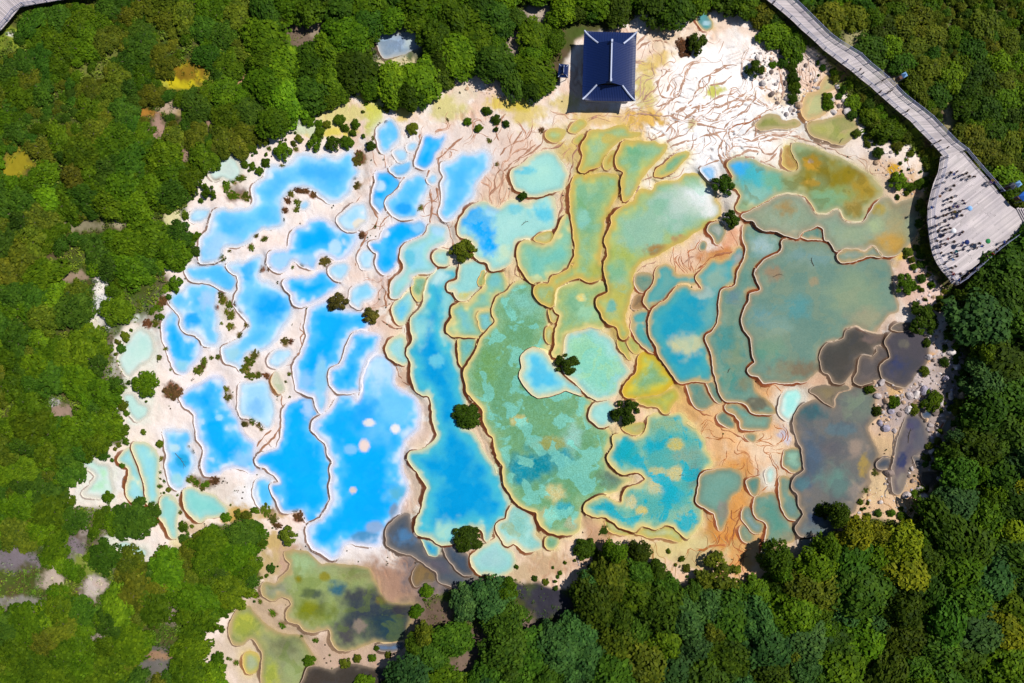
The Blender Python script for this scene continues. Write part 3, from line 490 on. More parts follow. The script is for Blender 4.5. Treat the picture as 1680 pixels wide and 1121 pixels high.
 ('olive and slate lake at the bottom left', 'OL', "M: 590,260 650,245 730,260 780,300 830,340 920,335 1010,345 1080,355 1140,375 1165,420 1190,480 1230,550 1290,600 1380,600 1440,610 1420,660 1400,740 1390,800 1370,850 1300,870 1220,850 1160,855 1080,880 1000,900 940,900 905,850 895,790 870,760 800,780 720,770 680,730 620,710 600,660 630,610 610,560 570,545 520,575 470,560 440,510 460,465 530,475 560,440 610,390 630,340 600,300", dict(deep='9AA868', mid='A2A874', dabs=['M:720,330,130,90,A4BC88', 'M:540,510,110,60,9A987C', 'M:1050,410,120,60,8C8C5C', 'M:770,640,150,100,7C841C', 'M:940,500,70,60,35677A', 'M:760,530,80,35,56644C', 'M:1080,560,140,80,4A4A4C', 'M:1180,670,330,210,3A424C', 'M:1300,730,190,170,2A3A46', 'M:990,800,110,100,524E50', 'M:1290,750,130,110,2C4450', 'M:1350,640,110,60,3C3A42', 'M:1080,745,50,45,8C7C70', 'M:1230,570,60,30,6C6438', 'M:680,440,30,26,8C8418', 'M:850,420,38,34,948C30'])),
 ('thin slate pool on the lake shore', 'SL', "M: 1195,870 1290,865 1360,860 1365,890 1290,915 1210,905", dict(deep='5C84B0')),  # the blue is a reflection painted into the water colour
 ('yellow olive pool running off the bottom edge', 'OL', "M: 230,770 250,690 290,640 350,620 380,650 430,700 490,750 540,790 600,805 680,810 720,860 760,910 790,960 760,1000 740,1040 730,1120 740,1180 450,1180 440,1080 440,1000 450,940 420,890 390,840 360,825 320,860 270,870 240,840", dict(deep='94986C', dabs=['M:320,740,100,100,B8B848', 'M:500,1060,60,110,B0B44C', 'M:650,1060,90,90,9CA870', 'M:600,880,120,70,7C7C58'])),
 ('small pale olive basin with a white collar', 'YG', "M: 325,940 350,920 400,925 420,960 415,1020 380,1055 340,1050 325,1000", dict(deep='B4B090')),
 ('small brown basin in the red mud', 'DK', "M: 1430,420 1445,370 1480,340 1530,370 1580,420 1560,455 1500,455 1450,485 1430,460", dict(deep='8C7048', mid='94784F')),
 ('dark pond with painted shade at the bottom edge', 'DK', "M: 750,1020 900,1035 1000,1000 1150,1020 1300,1040 1370,1060 1370,1180 740,1180", dict(deep='443C34', mid='4C443C')),  # brown-black colour holds the dark water and the shade over it
 ('small blue pool at the top of the left cascade', 'SK', "B: 160,180 200,130 240,100 280,140 300,190 290,250 250,290 200,320 170,270", {}),
 ('bright blue pool shaped like a boot', 'BL', "B: 410,370 440,300 460,220 490,205 540,225 600,205 590,260 550,330 520,380 470,425 420,410", dict(w=(5, 16))),
 ('tiny lilac blue basin', 'PB', "B: 265,320 310,300 350,320 340,370 300,375", {}),
 ('faint pale basin left of the boot shaped pool', 'PB', "B: 350,280 390,250 420,270 400,310 360,310", {}),
 ('light blue pool below the tiny lilac basin', 'SK', "B: 240,430 300,395 370,385 370,420 340,460 300,475 260,455", dict(deep='78C0F0')),
 ('bright blue pool at the left of the upper cascade', 'BL', "B: 150,460 200,455 250,465 305,510 300,550 260,595 215,630 205,680 180,720 150,690 120,650 135,580 145,520", dict(w=(5, 18), dabs=['B:170,540,45,40,C0DCF2', 'B:160,660,45,50,7CC4F0'])),
 ('round blue pool in the middle of the upper cascade', 'SK', "B: 220,640 260,600 300,560 340,500 390,480 430,460 480,500 490,560 460,620 430,680 410,740 340,755 280,740 245,710 220,670", dict(dabs=['B:330,690,60,40,16A2F2'])),
 ('tall light blue pool right of the upper cascade', 'SK', "B: 580,390 650,375 710,325 770,330 850,315 890,350 890,420 850,470 800,540 790,610 740,660 690,700 650,750 600,765 570,740 580,680 585,600 580,540 600,480 580,430", {}),
 ('tiny blue basin in the braided flowstone', 'PB', "B: 490,500 510,465 545,470 540,510 510,525", {}),
 ('vivid blue pool with a narrow waist', 'BL', "B: 110,920 180,890 200,830 260,790 320,770 370,780 440,770 470,800 460,850 410,880 340,910 295,950 295,1020 270,1070 ; D: 240,60 200,80 165,50; B:145,1040 160,985 130,960", dict(w=(5, 16), dabs=['B:430,810,60,45,84C6F0', 'B:200,850,40,30,D4E2F2'])),
 ('small pale blue pool left of the narrow waisted pool', 'PB', "B: 40,1000 70,960 120,960 135,990 125,1040 110,1080 60,1080 40,1050", {}),
 ('pale aqua pool curving beside the narrow waisted pool', 'PT', "B: 310,980 340,930 400,900 460,870 490,840 500,800 560,790 610,820 620,880 590,920 530,950 505,990 520,1040 540,1070 500,1110; D: 380,90 385,140 340,180 300,230 250,230 245,140 280,100 320,60; B: 330,1060 305,1020", dict(deep='92D2E2', edge='E6E6E2', mottle=0.15, dabs=['B:370,1010,40,60,68C4DA', 'B:560,830,50,50,A8D6EE'])),
 ('little pale teal pool left of the round bush', 'PT', "B: 520,1000 560,965 610,970 625,1010 620,1060 560,1065 530,1040", dict(deep='A8D8D0')),
 ('double pool, blue at the left and aqua at the right', 'PT', "B: 680,830 700,760 740,700 800,660 860,640 900,670 940,690 970,680 1020,640 1080,635 1130,660 1200,620 1270,590 1310,630 1330,700 1330,780 1300,840 1230,850 1190,890 1120,890 1070,910 1060,960 1040,1030 1000,1070 930,1095 900,1090 880,1045 830,1025 800,990 790,920 750,880 700,870", dict(deep='A8DCD4', dabs=['B:800,760,125,120,0AA8F8', 'B:860,830,75,110,0AA8F8', 'B:890,930,60,90,0CAAF6', 'B:910,700,55,45,9CD4F2', 'B:1240,720,80,70,62C8DE', 'B:1060,690,50,40,7CCEDA', 'B:990,990,60,80,C8E0C0'])),
 ('pale aqua pool under the pink flowstone', 'PT', "B: 1030,470 1050,430 1110,390 1180,340 1250,315 1320,330 1350,370 1385,420 1395,490 1370,560 1290,580 1220,600 1150,610 1100,580 1060,560 1045,510", dict(deep='A8DED0', dabs=['B:1130,440,80,35,62C8DC'])),
 ('little green basin left of the pavilion pool', 'YG', "B: 1265,220 1280,180 1340,165 1390,185 1370,225 1310,245", dict(deep='B8CC94')),
 ('little green basin just below the pavilion', 'YG', "B: 1410,180 1440,140 1500,105 1530,130 1500,160 1450,190", dict(deep='C0CC84')),
 ('yellow basin hung on the green pool rim', 'YG', "B: 1190,890 1240,855 1300,850 1300,890 1250,910", dict(deep='CCCC98')),
 ('narrow green pool hung on a brown rim', 'GR', "D: 390,130 420,100 470,110 460,180 430,250 400,220 385,180", {}),
 ('small aqua pool in the braided rims', 'PT', "D: 250,300 290,250 340,205 385,190 400,250 385,320 340,390 300,410 270,380 255,340", dict(deep='64C2E4')),
 ('small pale pool below the braided rims', 'PT', "D: 215,580 230,530 280,490 330,490 340,540 345,600 370,650 320,675 270,650 230,620", dict(deep='9CD4DA')),
 ('pale teal pool below the round bush', 'PT', "D: 625,150 680,120 695,50 700,0; B: 720,1050 780,1030 840,1040 870,1060; D: 880,50 860,90 840,150 780,200 740,250 700,250 670,220 660,190 625,185", dict(deep='90CECC', dabs=['D:740,230,60,40,D8D080'])),
 ('branching green blue pool with brown rims', 'GR', "D: 650,300 700,270 750,275 800,220 850,180 860,120 890,70 950,45 985,80 1000,150 995,200 940,215 915,250 905,310 830,310 800,340 810,400 840,460 820,490 760,490 700,490 650,490 615,460 620,410 650,370 650,340", dict(deep='74BCC0', mottle=0.3)),
 ('small blue cell inside brown rims', 'GR', "D: 810,350 830,325 900,320 905,370 920,410 880,450 840,450 820,400", dict(deep='74C0CC')),
 ('wedge of teal water where two rims meet', 'GR', "D: 695,510 740,495 800,495 810,530 790,600 750,640 720,690 690,640 695,580", dict(deep='6CB8B8')),
 ('pale blue pool above the deep tree pool', 'PB', "C:1575,200 1610,160 1680,140; D: 110,150 145,185 120,240 60,265; C: 1640,300 1590,270", dict(deep='84CCEA')),
 ('grey blue pond hidden in the upper woods', 'SL', "V: 550,190 620,180 690,200 740,180 820,200 790,270 720,300 650,320 600,330 570,290", dict(deep='96AECC', mid='A8BACC', edge='C8CCCC', dabs=['V:760,230,60,60,C0CCCC'])),
 ('teal spring pool at the head of the white cascade', 'TL', "Q: 570,110 640,95 690,150 720,210 700,270 640,270 600,230 575,180", dict(deep='5A9CA4', dabs=['Q:670,215,40,25,A8D0DC'])),
 ('flat olive pool beside the boardwalk bank', 'OL', "F: 575,150 600,120 680,115 750,90 830,85 890,120 905,170 870,220 820,265 760,260 690,235 620,210 590,190", dict(deep='B0AC5C', mid='B8B070', dabs=['F:830,150,70,60,C0A874'])),
 ('olive pool in the white cascade', 'OL', "F: 240,140 280,100 330,70 390,80 420,110 500,110 530,140 440,160 330,165 270,170", dict(deep='B4A860', mid='C0B478')),
 ('ochre pool by the boardwalk', 'YG', "T: 440,950 480,870 570,850 610,770 660,700 720,740 735,800 680,830 640,860 640,950 700,990 640,1040 560,1080 480,1100 430,1040", dict(deep='C8BC88', mid='D2BC84', edge='E0C088')),
 ('pale mint pool at the left wood edge', 'MT', "C: 100,560 160,470 200,440 260,470 290,560 260,640 200,680 130,740 90,700 70,640", {}),
 ('pale mint pool below the round left bush', 'MT', "C: 90,880 150,870 190,930 250,950 240,1000 180,1040 130,980", {}),
 ('pale grey pan above the brown heath patch', 'MT', "A: 650,460 700,420 750,360 820,370 860,430 850,470 800,500 740,480 690,500", dict(deep='CFDCD2')),
 ('thin pale stream pool in the lower left scrub', 'MT', "I: 360,820 420,800 500,830 560,860 540,890 450,860 390,850", {}),
 ('little bright blue corner by the cascade bush', 'SK', "E: 680,430 720,415 760,430 770,480 740,500 700,460", dict(deep='A4CCF2')),
 ('small grey pool under the cascade bush', 'TG', "E: 725,830 750,790 800,785 840,810 830,860 790,920 750,870", dict(deep='B0B4A8')),
 ('small pale pan below the dark mud lake', 'MT', "L: 690,790 750,760 800,770 810,820 750,850 715,840", dict(deep='A4A498', mid='B0A898', edge='C8B8A8')),
 ('tiny yellow cell on the thick brown rim', 'YG', "G: 200,530 225,505 265,545 270,590 240,600 205,560", {}),
 ('narrow yellow cell left of the thick brown rim', 'YG', "G: 135,520 160,500 190,530 200,580 215,640 190,620 150,570", {}),
 ('slim cream cell on the broad green pool rim', 'YG', "D: 1260,450 1285,425 1305,440 1300,500 1290,535 1265,510", dict(deep='D8DCA0')),
 ('upper cream cell on the broad green pool rim', 'YG', "D: 1280,320 1300,310 1340,350 1320,395 1295,385", dict(deep='E0D498')),
 ('thin lime strip under the textured aqua pool', 'YG', "K: 860,660 900,670 960,705 1030,735 1000,750 900,740 870,710", dict(deep='C8C888')),
 ('ochre shallow right of the leaning bush', 'YG', "K: 960,40 1040,20 1110,20 1105,60 1060,95 1000,70", dict(deep='C8B878')),
 ('little teal cell in the sand fan', 'TG', "L: 330,100 360,85 400,100 390,135 350,130", {}),
 ('tiny pale cell in the cream sand', 'MT', "L: 470,340 500,310 520,340 510,395 480,400", {}),
 ('tiny grey cell in the orange flow head', 'TG', "E: 670,940 690,905 715,915 710,955 680,965", {}),
 ('tiny ochre cell left of the pavilion pool', 'YG', "N: 560,410 590,370 650,340 640,400 590,430", {}),
 ('sliver of yellow water beside the branching pool', 'YG', "D: 820,120 840,80 855,60 850,130 825,150", {}),
 ('tiny ochre cell under the teal green pool', 'YG', "D: 1095,70 1110,45 1130,60 1130,95 1105,105", dict(deep='D0B048')),
 ('tan lagoon in a white collar', 'YG', "F: 415,380 430,290 460,285 470,340 500,380 510,420 470,430 430,410", dict(deep='C09450', mid='C8A058')),
 ('tiny pale puddle on the crescent tussock islet', 'PB', "A: 1255,660 1290,645 1310,665 1290,690 1260,690", {}),
 ('pale yellow puddle right of the crescent islet', 'YG', "C: 1065,790 1090,730 1120,760 1140,840 1110,860", dict(deep='DCDCC0', mid='E0DCC4', edge='E8E0CC')),
 ('small dark cell below the long slate pool bend', 'SL', "S: 660,730 720,740 735,800 700,820", {}),
 ('small slate cell left of the long slate pool', 'SL', "S: 330,790 380,745 445,750 445,825 350,830", {}),
 ('brown grey puddle at the lower boulders', 'DK', "S: 750,880 850,870 870,950 800,1000 750,960", dict(deep='6E665E')),
 ('little slate puddle high among the boulders', 'SL', "S: 980,220 1040,190 1040,260 1000,270", {}),
 ('pale grey puddle among the right boulders', 'TG', "S: 940,470 970,390 1020,380 1010,460 960,500", dict(deep='A8AAA4', mid='B0ACA4')),
 ('deep blue puddle under the boulder shrub', 'SL', "S: 740,320 820,300 830,350 770,360", dict(deep='34587C', mid='44607C')),
]
# hand-surveyed shrubs: tile:x,y,radius(tile units),colour,kind(b bush, t tree, h heath)
SH = """Y:760,411,21,olive green,b|Y:607,518,15,brown green,b|Y:553,496,17,brown green,b|Y:930,598,20,dark green,b|Y:1027,677,24,dark green,b|Y:767,684,24,dark green,b|Y:765,887,25,dark green,b|Y:962,901,19,dark green,b
Y:1188,302,19,dark green,b|Y:1201,359,15,dark green,b|Y:857,321,8,dark green,b|Y:676,211,11,olive green,b|Y:592,262,12,brown green,h|Y:607,238,9,dark green,b|Y:1489,466,19,mid green,b|Y:1301,110,10,dark green,b|Y:1304,128,12,dark green,b|Y:1306,144,12,mid green,b|Y:1301,160,10,dark green,b
Y:1240,112,16,dark green,b|Y:1146,70,18,dark green,b|Y:1124,75,16,rusty brown,h|Y:1477,297,16,bright green,b|Y:1494,307,8,mid green,b|Y:1443,250,10,dark green,b|Y:1470,660,11,mid green,b|Y:1531,659,20,mid green,b|Y:1516,524,28,dark green,b|Y:1441,675,9,dark green,b|Y:1502,672,10,olive green,b|Y:1578,670,16,olive green,b
Y:1429,640,9,mid green,b|Y:1522,563,8,dark green,b|Y:1552,595,9,dark green,b|Y:1519,610,9,olive green,b|Y:1491,596,5,yellow green,h|Y:1390,725,5,olive green,h|Y:1420,805,8,dark green,h|Y:1438,775,6,brown green,h|Y:1375,845,22,dark green,t|Y:1352,838,18,dark green,b|Y:1405,880,34,yellow green,t|Y:1275,915,30,dark green,t|Y:1285,940,24,mid green,t|Y:1183,948,40,olive green,b|Y:1095,875,4,brown green,h|Y:990,870,7,dark green,h
Y:1361,170,10,mid green,b|Y:1360,170,8,bright green,b|Y:1370,118,8,mid green,b|Y:1360,158,9,bright green,b|Y:1420,195,10,mid green,b
A:1165,640,28,rusty brown,h|A:1150,700,24,rusty brown,h|A:1190,592,26,brown green,h|A:1240,572,28,rusty brown,h|A:1290,575,26,rusty brown,h|A:1330,605,26,rusty brown,h|A:1232,648,24,olive green,h|A:1224,692,22,olive green,h|A:1145,765,14,brown green,h
C:735,215,26,brown green,h|C:745,255,30,olive green,h|C:785,285,28,olive green,h|C:700,300,18,rusty brown,h|C:810,275,24,rusty brown,h|C:800,345,32,olive green,h|C:765,325,20,olive green,h|C:860,322,18,rusty brown,h|C:795,425,28,olive green,h|C:895,415,18,brown green,h|C:850,480,20,brown green,h|C:735,405,14,yellow green,h
C:945,610,32,brown green,h|C:915,650,32,olive green,h|C:890,705,34,olive green,h|C:920,745,32,olive green,h|C:975,735,26,olive green,h|C:1030,745,26,rusty brown,h|C:410,840,58,rusty brown,h|C:395,860,40,brown green,h|C:585,715,36,olive green,h|C:620,655,30,olive green,h|C:605,690,24,rusty brown,h|C:768,838,26,olive green,h|C:780,885,28,brown green,h|C:765,912,18,olive green,h
C:890,1060,24,brown green,h|C:935,1050,22,olive green,h|C:975,1070,20,brown green,h|C:995,1095,16,brown green,h|C:320,285,36,mid green,h|C:430,145,55,mid green,b|C:385,165,40,bright green,h|C:250,400,34,rusty brown,h|C:300,400,30,olive green,h|C:350,260,36,rusty brown,h|C:215,800,92,mid green,b|C:330,625,22,olive green,h|C:255,558,12,dark green,h|C:400,705,12,olive green,h|C:1150,525,30,brown green,h|C:1190,520,22,rusty brown,h|C:1180,735,16,olive green,h|C:1155,785,14,brown green,h|C:1180,885,12,brown green,h|C:670,630,18,olive green,h|C:715,625,20,olive green,h|C:365,570,16,olive green,h
A:880,830,36,olive green,h|A:905,840,26,olive green,h|A:960,870,18,brown green,h|A:1018,885,24,olive green,h|A:930,940,24,olive green,h|A:735,1010,24,olive green,h|A:725,930,16,brown green,h|A:785,965,14,brown green,h|A:810,605,38,mid green,h|A:890,610,34,olive green,h|A:770,545,34,mid green,h|A:640,575,56,mid green,b|A:860,490,30,mid green,h|A:700,480,30,mid green,h|A:810,515,24,mid green,h
A:1130,310,66,mid green,b|A:1020,385,34,mid green,b|A:1127,405,18,olive green,h|A:975,440,30,mid green,b|A:1045,295,18,olive green,h|A:1335,250,56,mid green,b|A:1460,260,56,dark green,b|A:1550,255,48,mid green,b|A:1500,105,42,mid green,b|A:1420,135,30,olive green,b|A:1295,105,46,mid green,b|A:1540,155,30,mid green,b|A:1590,190,26,mid green,b|A:1610,130,34,mid green,b|A:1375,185,40,mid green,b|A:1220,300,20,olive green,h|A:1640,355,42,rusty brown,h|A:1605,490,16,dark green,h|A:1630,540,28,brown green,h|A:1575,790,34,rusty brown,h|A:1660,860,26,rusty brown,h|A:1415,1040,36,brown green,h|A:1200,1075,14,olive green,h|A:1260,1065,16,brown green,h|A:1000,1085,26,rusty brown,h|A:1045,1085,14,rusty brown,h
B:215,25,34,olive green,b|B:935,100,36,dark green,b|B:1000,130,26,dark green,b|B:935,165,18,dark green,b|B:820,160,30,mid green,b|B:745,115,30,mid green,b|B:875,45,34,mid green,b|B:890,245,20,olive green,h|B:60,862,26,rusty brown,h|B:440,685,22,olive green,h|B:615,105,14,brown green,h|B:145,805,14,brown green,h|B:130,228,16,olive green,h|B:62,212,16,mid green,b|B:1235,175,22,rusty brown,h|B:945,400,16,brown green,h|B:210,115,14,rusty brown,h
I:855,385,34,olive green,h|I:890,410,28,mid green,h|I:955,412,30,mid green,h|I:1010,400,34,rusty brown,h|I:930,440,24,brown green,h|I:1350,605,42,olive green,h|I:1390,650,36,brown green,h|I:1420,690,28,rusty brown,h|I:1290,720,46,mid green,b|I:1310,805,44,mid green,b|I:1485,765,66,olive green,b|I:1560,635,36,rusty brown,h|I:1540,600,20,brown green,h|I:640,155,28,olive green,b|I:660,250,18,olive green,h|I:655,340,14,mid green,h|I:648,432,18,mid green,h|I:680,400,14,mid green,h|I:652,385,12,olive green,h|I:788,605,18,olive green,h|I:795,700,38,mid green,b|I:832,745,18,mid green,h|I:865,208,18,brown green,h|I:838,170,14,brown green,h|I:765,487,14,olive green,h|I:600,640,10,olive green,h|I:300,510,44,mid green,b|I:655,480,10,yellow green,h
M:510,660,28,mid green,h|M:575,735,26,mid green,h|M:790,835,22,mid green,h|M:700,812,18,mid green,h|M:740,980,46,mid green,b|M:400,540,24,olive green,h|M:430,585,18,olive green,h|M:885,938,12,olive green,h|M:980,995,40,olive green,b|M:1060,965,30,olive green,b|M:235,965,14,mid green,h|M:270,985,20,mid green,h|M:140,970,48,mid green,b|M:1160,960,30,mid green,b|M:1450,660,50,mid green,b|M:1520,520,50,mid green,b
K:850,720,36,dark green,h|K:720,850,78,dark green,b|K:920,860,86,mid green,t|K:1080,860,84,dark green,t|K:1255,745,20,olive green,h|F:1270,550,34,dark green,b|F:720,10,34,bright green,b|F:1130,500,20,bright green,h|F:1305,650,18,olive green,h|F:970,175,26,mid green,h|F:1385,1090,20,dark green,h|F:1145,308,18,olive green,h|F:1230,365,16,mid green,h|F:1400,680,14,dark green,h"""
# ------------------------------------------------------------------ terrain raster
GX0, GY0, GS = -96, -96, 2
NX, NY = 938, 660
gx = GX0 + GS * np.arange(NX); gy = GY0 + GS * np.arange(NY)
XX, YY = np.meshgrid(gx, gy)
XX = XX.astype(float); YY = YY.astype(float)

def plane(x, y):
    return 3.6 * (x - 840) / 1000 + 1.3 * (560 - y) / 1000 + 0.25

def sample(G, x, y):
    fx = np.clip((np.asarray(x, float) - GX0) / GS, 0, NX - 1.001); fy = np.clip((np.asarray(y, float) - GY0) / GS, 0, NY - 1.001)
    i = fx.astype(int); j = fy.astype(int); a = fx - i; b = fy - j
    return (G[j, i] * (1 - a) + G[j, i + 1] * a) * (1 - b) + (G[j + 1, i] * (1 - a) + G[j + 1, i + 1] * a) * b

pool_data = []
MARG = 50
base0 = plane(XX, YY) + 0.28 * fbm(XX / 120, YY / 120, 3, 3)
wsum = np.full((NY, NX), 1.0 / 45.0 ** 2); hsum = base0 * wsum
own = np.full((NY, NX), -1, int); own_d = np.zeros((NY, NX))      # pool that owns a cell, distance from its shore
for k, (lab, pal, outl, opt) in enumerate(POOLS):
    P = spline(pts(outl), 3.0)
    n = normals2(P)
    P = P + n * (1.5 * fbm(P[:, 0] / 15, P[:, 1] / 15, 11 + k, 3) + 0.5 * fbm(P[:, 0] / 5, P[:, 1] / 5, 40 + k, 2))[:, None]
    P = P + n * {'BL': 2.6, 'SK': 3.0, 'PB': 3.0, 'MT': 4.0}.get(pal, 1.5)
    c = P.mean(0)
    x0, y0 = P.min(0) - MARG; x1, y1 = P.max(0) + MARG
    i0 = max(0, int((x0 - GX0) / GS)); i1 = min(NX, int((x1 - GX0) / GS) + 2)
    j0 = max(0, int((y0 - GY0) / GS)); j1 = min(NY, int((y1 - GY0) / GS) + 2)
    sl = (slice(j0, j1), slice(i0, i1))
    d = sdist(P, XX[sl], YY[sl])
    lev = float(plane(*c)) - 0.05
    pool_data.append(dict(P=P, c=c, lev=lev, sl=sl, d=d, pal=pal, lab=lab, opt=opt))
pool_data[[p['lab'] for p in pool_data].index('oval blue pool raised inside the broad green pool')]['lev'] = \
    pool_data[[p['lab'] for p in pool_data].index('broad green pool with cyan and olive mottling')]['lev'] + 0.35
for k, p in enumerate(pool_data):
    sl, d, lev = p['sl'], p['d'], p['lev']
    w = np.where(d < MARG, 1.0 / (np.maximum(d, 0) + 0.6) ** 2.4, 0) * sstep(MARG, MARG * 0.5, d)
    wsum[sl] += w; hsum[sl] += w * lev
    # nested / overlapping pools: the smaller (shallower distance) one owns the cell
    ins = d < 0
    o, od = own[sl], own_d[sl]
    take = ins & ((o < 0) | (-d < od))
    od[take] = -d[take]; o[take] = k
BASE = hsum / wsum
Z = BASE.copy()
bed = np.zeros_like(Z)
levs = np.array([p['lev'] for p in pool_data])
m_in = own >= 0
Z[m_in] = levs[own[m_in]] - 0.06 - 0.7 * sstep(0, 22, own_d[m_in]) - 0.03
# dams of higher pools run down into the lower ones
for k, p in enumerate(pool_data):
    sl, d, lev = p['sl'], p['d'], p['lev']
    z = Z[sl]; o = own[sl]
    near = (d > 0) & (d < 6) & (o >= 0) & (o != k)
    lower = near & (levs[np.maximum(o, 0)] < lev - 0.05)
    cand = lev - (d / 6.0) ** 0.8 * (lev - z)
    z[lower] = np.maximum(z, cand)[lower]

# ------------------------------------------------------------------ ground cover: flowstone region, soils
REGION = spline(np.array([(480, 205), (520, 190), (585, 158), (640, 160), (700, 165), (745, 120), (770, 110), (800, 130), (860, 158), (915, 140), (945, 60), (1000, 50), (1060, 25), (1140, 20), (1210, 25), (1260, 60), (1290, 90), (1330, 80), (1370, 130), (1400, 180), (1440, 220), (1490, 240), (1515, 285), (1508, 330), (1505, 390), (1525, 440), (1550, 480), (1570, 540), (1585, 600), (1575, 660), (1555, 720), (1535, 780), (1510, 850), (1440, 850), (1380, 870), (1310, 925), (1240, 965), (1160, 970), (1060, 930), (1000, 925), (940, 960), (840, 945), (800, 950), (700, 985), (690, 1030), (660, 1090), (600, 1110), (500, 1190), (420, 1190), (330, 1060), (380, 1000), (420, 960), (420, 880), (380, 852), (310, 880), (290, 900), (260, 935), (240, 900), (195, 895), (265, 850), (250, 822), (190, 830), (130, 828), (100, 808), (145, 755), (205, 722), (195, 700), (215, 640), (195, 600), (190, 560), (250, 510), (285, 455), (262, 440), (310, 410), (305, 340), (340, 280), (390, 260), (430, 240)], float), 6)
RX = XX + 9 * fbm(XX / 34, YY / 34, 77, 4); RY = YY + 9 * fbm(XX / 34, YY / 34, 78, 4)
ix = (slice(None, None, 2), slice(None, None, 2))
def upsample(G):
    b = np.zeros((NY, NX)); fy = np.arange(NY) / 2.0; fx = np.arange(NX) / 2.0
    j = np.minimum(fy.astype(int), G.shape[0] - 2); i = np.minimum(fx.astype(int), G.shape[1] - 2)
    a = (fx - i)[None]; c = (fy - j)[:, None]
    return (G[j][:, i] * (1 - a) + G[j][:, i + 1] * a) * (1 - c) + (G[j + 1][:, i] * (1 - a) + G[j + 1][:, i + 1] * a) * c
Rd = upsample(sdist(REGION, RX[ix], RY[ix]))
stone = sstep(5, -5, Rd)               # 1 on flowstone, 0 in the woods

def dab(C, spec, warp=0.5, seed=0, soft=0.55):
    """lay a patch of another soil / algae colour: 'TILE:x,y,rx,ry,hex' in tile units"""
    t, b = spec.split(':'); x, y, rx, ry, h = b.split(',')
    x0, y0, k = TILE[t]
    x = x0 + float(x) / k; y = y0 + float(y) / k; rx = float(rx) / k; ry = float(ry) / k
    m = 1.8
    i0 = max(0, int((x - rx * m - GX0) / GS)); i1 = min(NX, int((x + rx * m - GX0) / GS) + 2)
    j0 = max(0, int((y - ry * m - GY0) / GS)); j1 = min(NY, int((y + ry * m - GY0) / GS) + 2)
    if i1 <= i0 or j1 <= j0: return
    X = XX[j0:j1, i0:i1]; Y = YY[j0:j1, i0:i1]
    r = np.hypot((X - x) / rx, (Y - y) / ry)
    s = max(7.0, 0.45 * min(rx, ry))
    r = r + warp * 0.55 * fbm(X / s, Y / s, 300 + seed, 4)
    a = sstep(1.0 + soft * 0.3, 1.0 - soft, r)[..., None]
    C[j0:j1, i0:i1] = C[j0:j1, i0:i1] * (1 - a) + alb(h) * a

n_a = fbm(XX / 70, YY / 70, 21, 5)[..., None]; n_b = fbm(XX / 18, YY / 18, 22, 4)[..., None]
cream = alb('F6E6D8'); pinkc = alb('F0CBB0'); white = alb('FDF8F2')
C = cream + (pinkc - cream) * np.clip(0.45 + 0.9 * n_a, 0, 1) * 0.8
C = C + (white - C) * np.clip(n_b * 1.4, 0, 0.7)
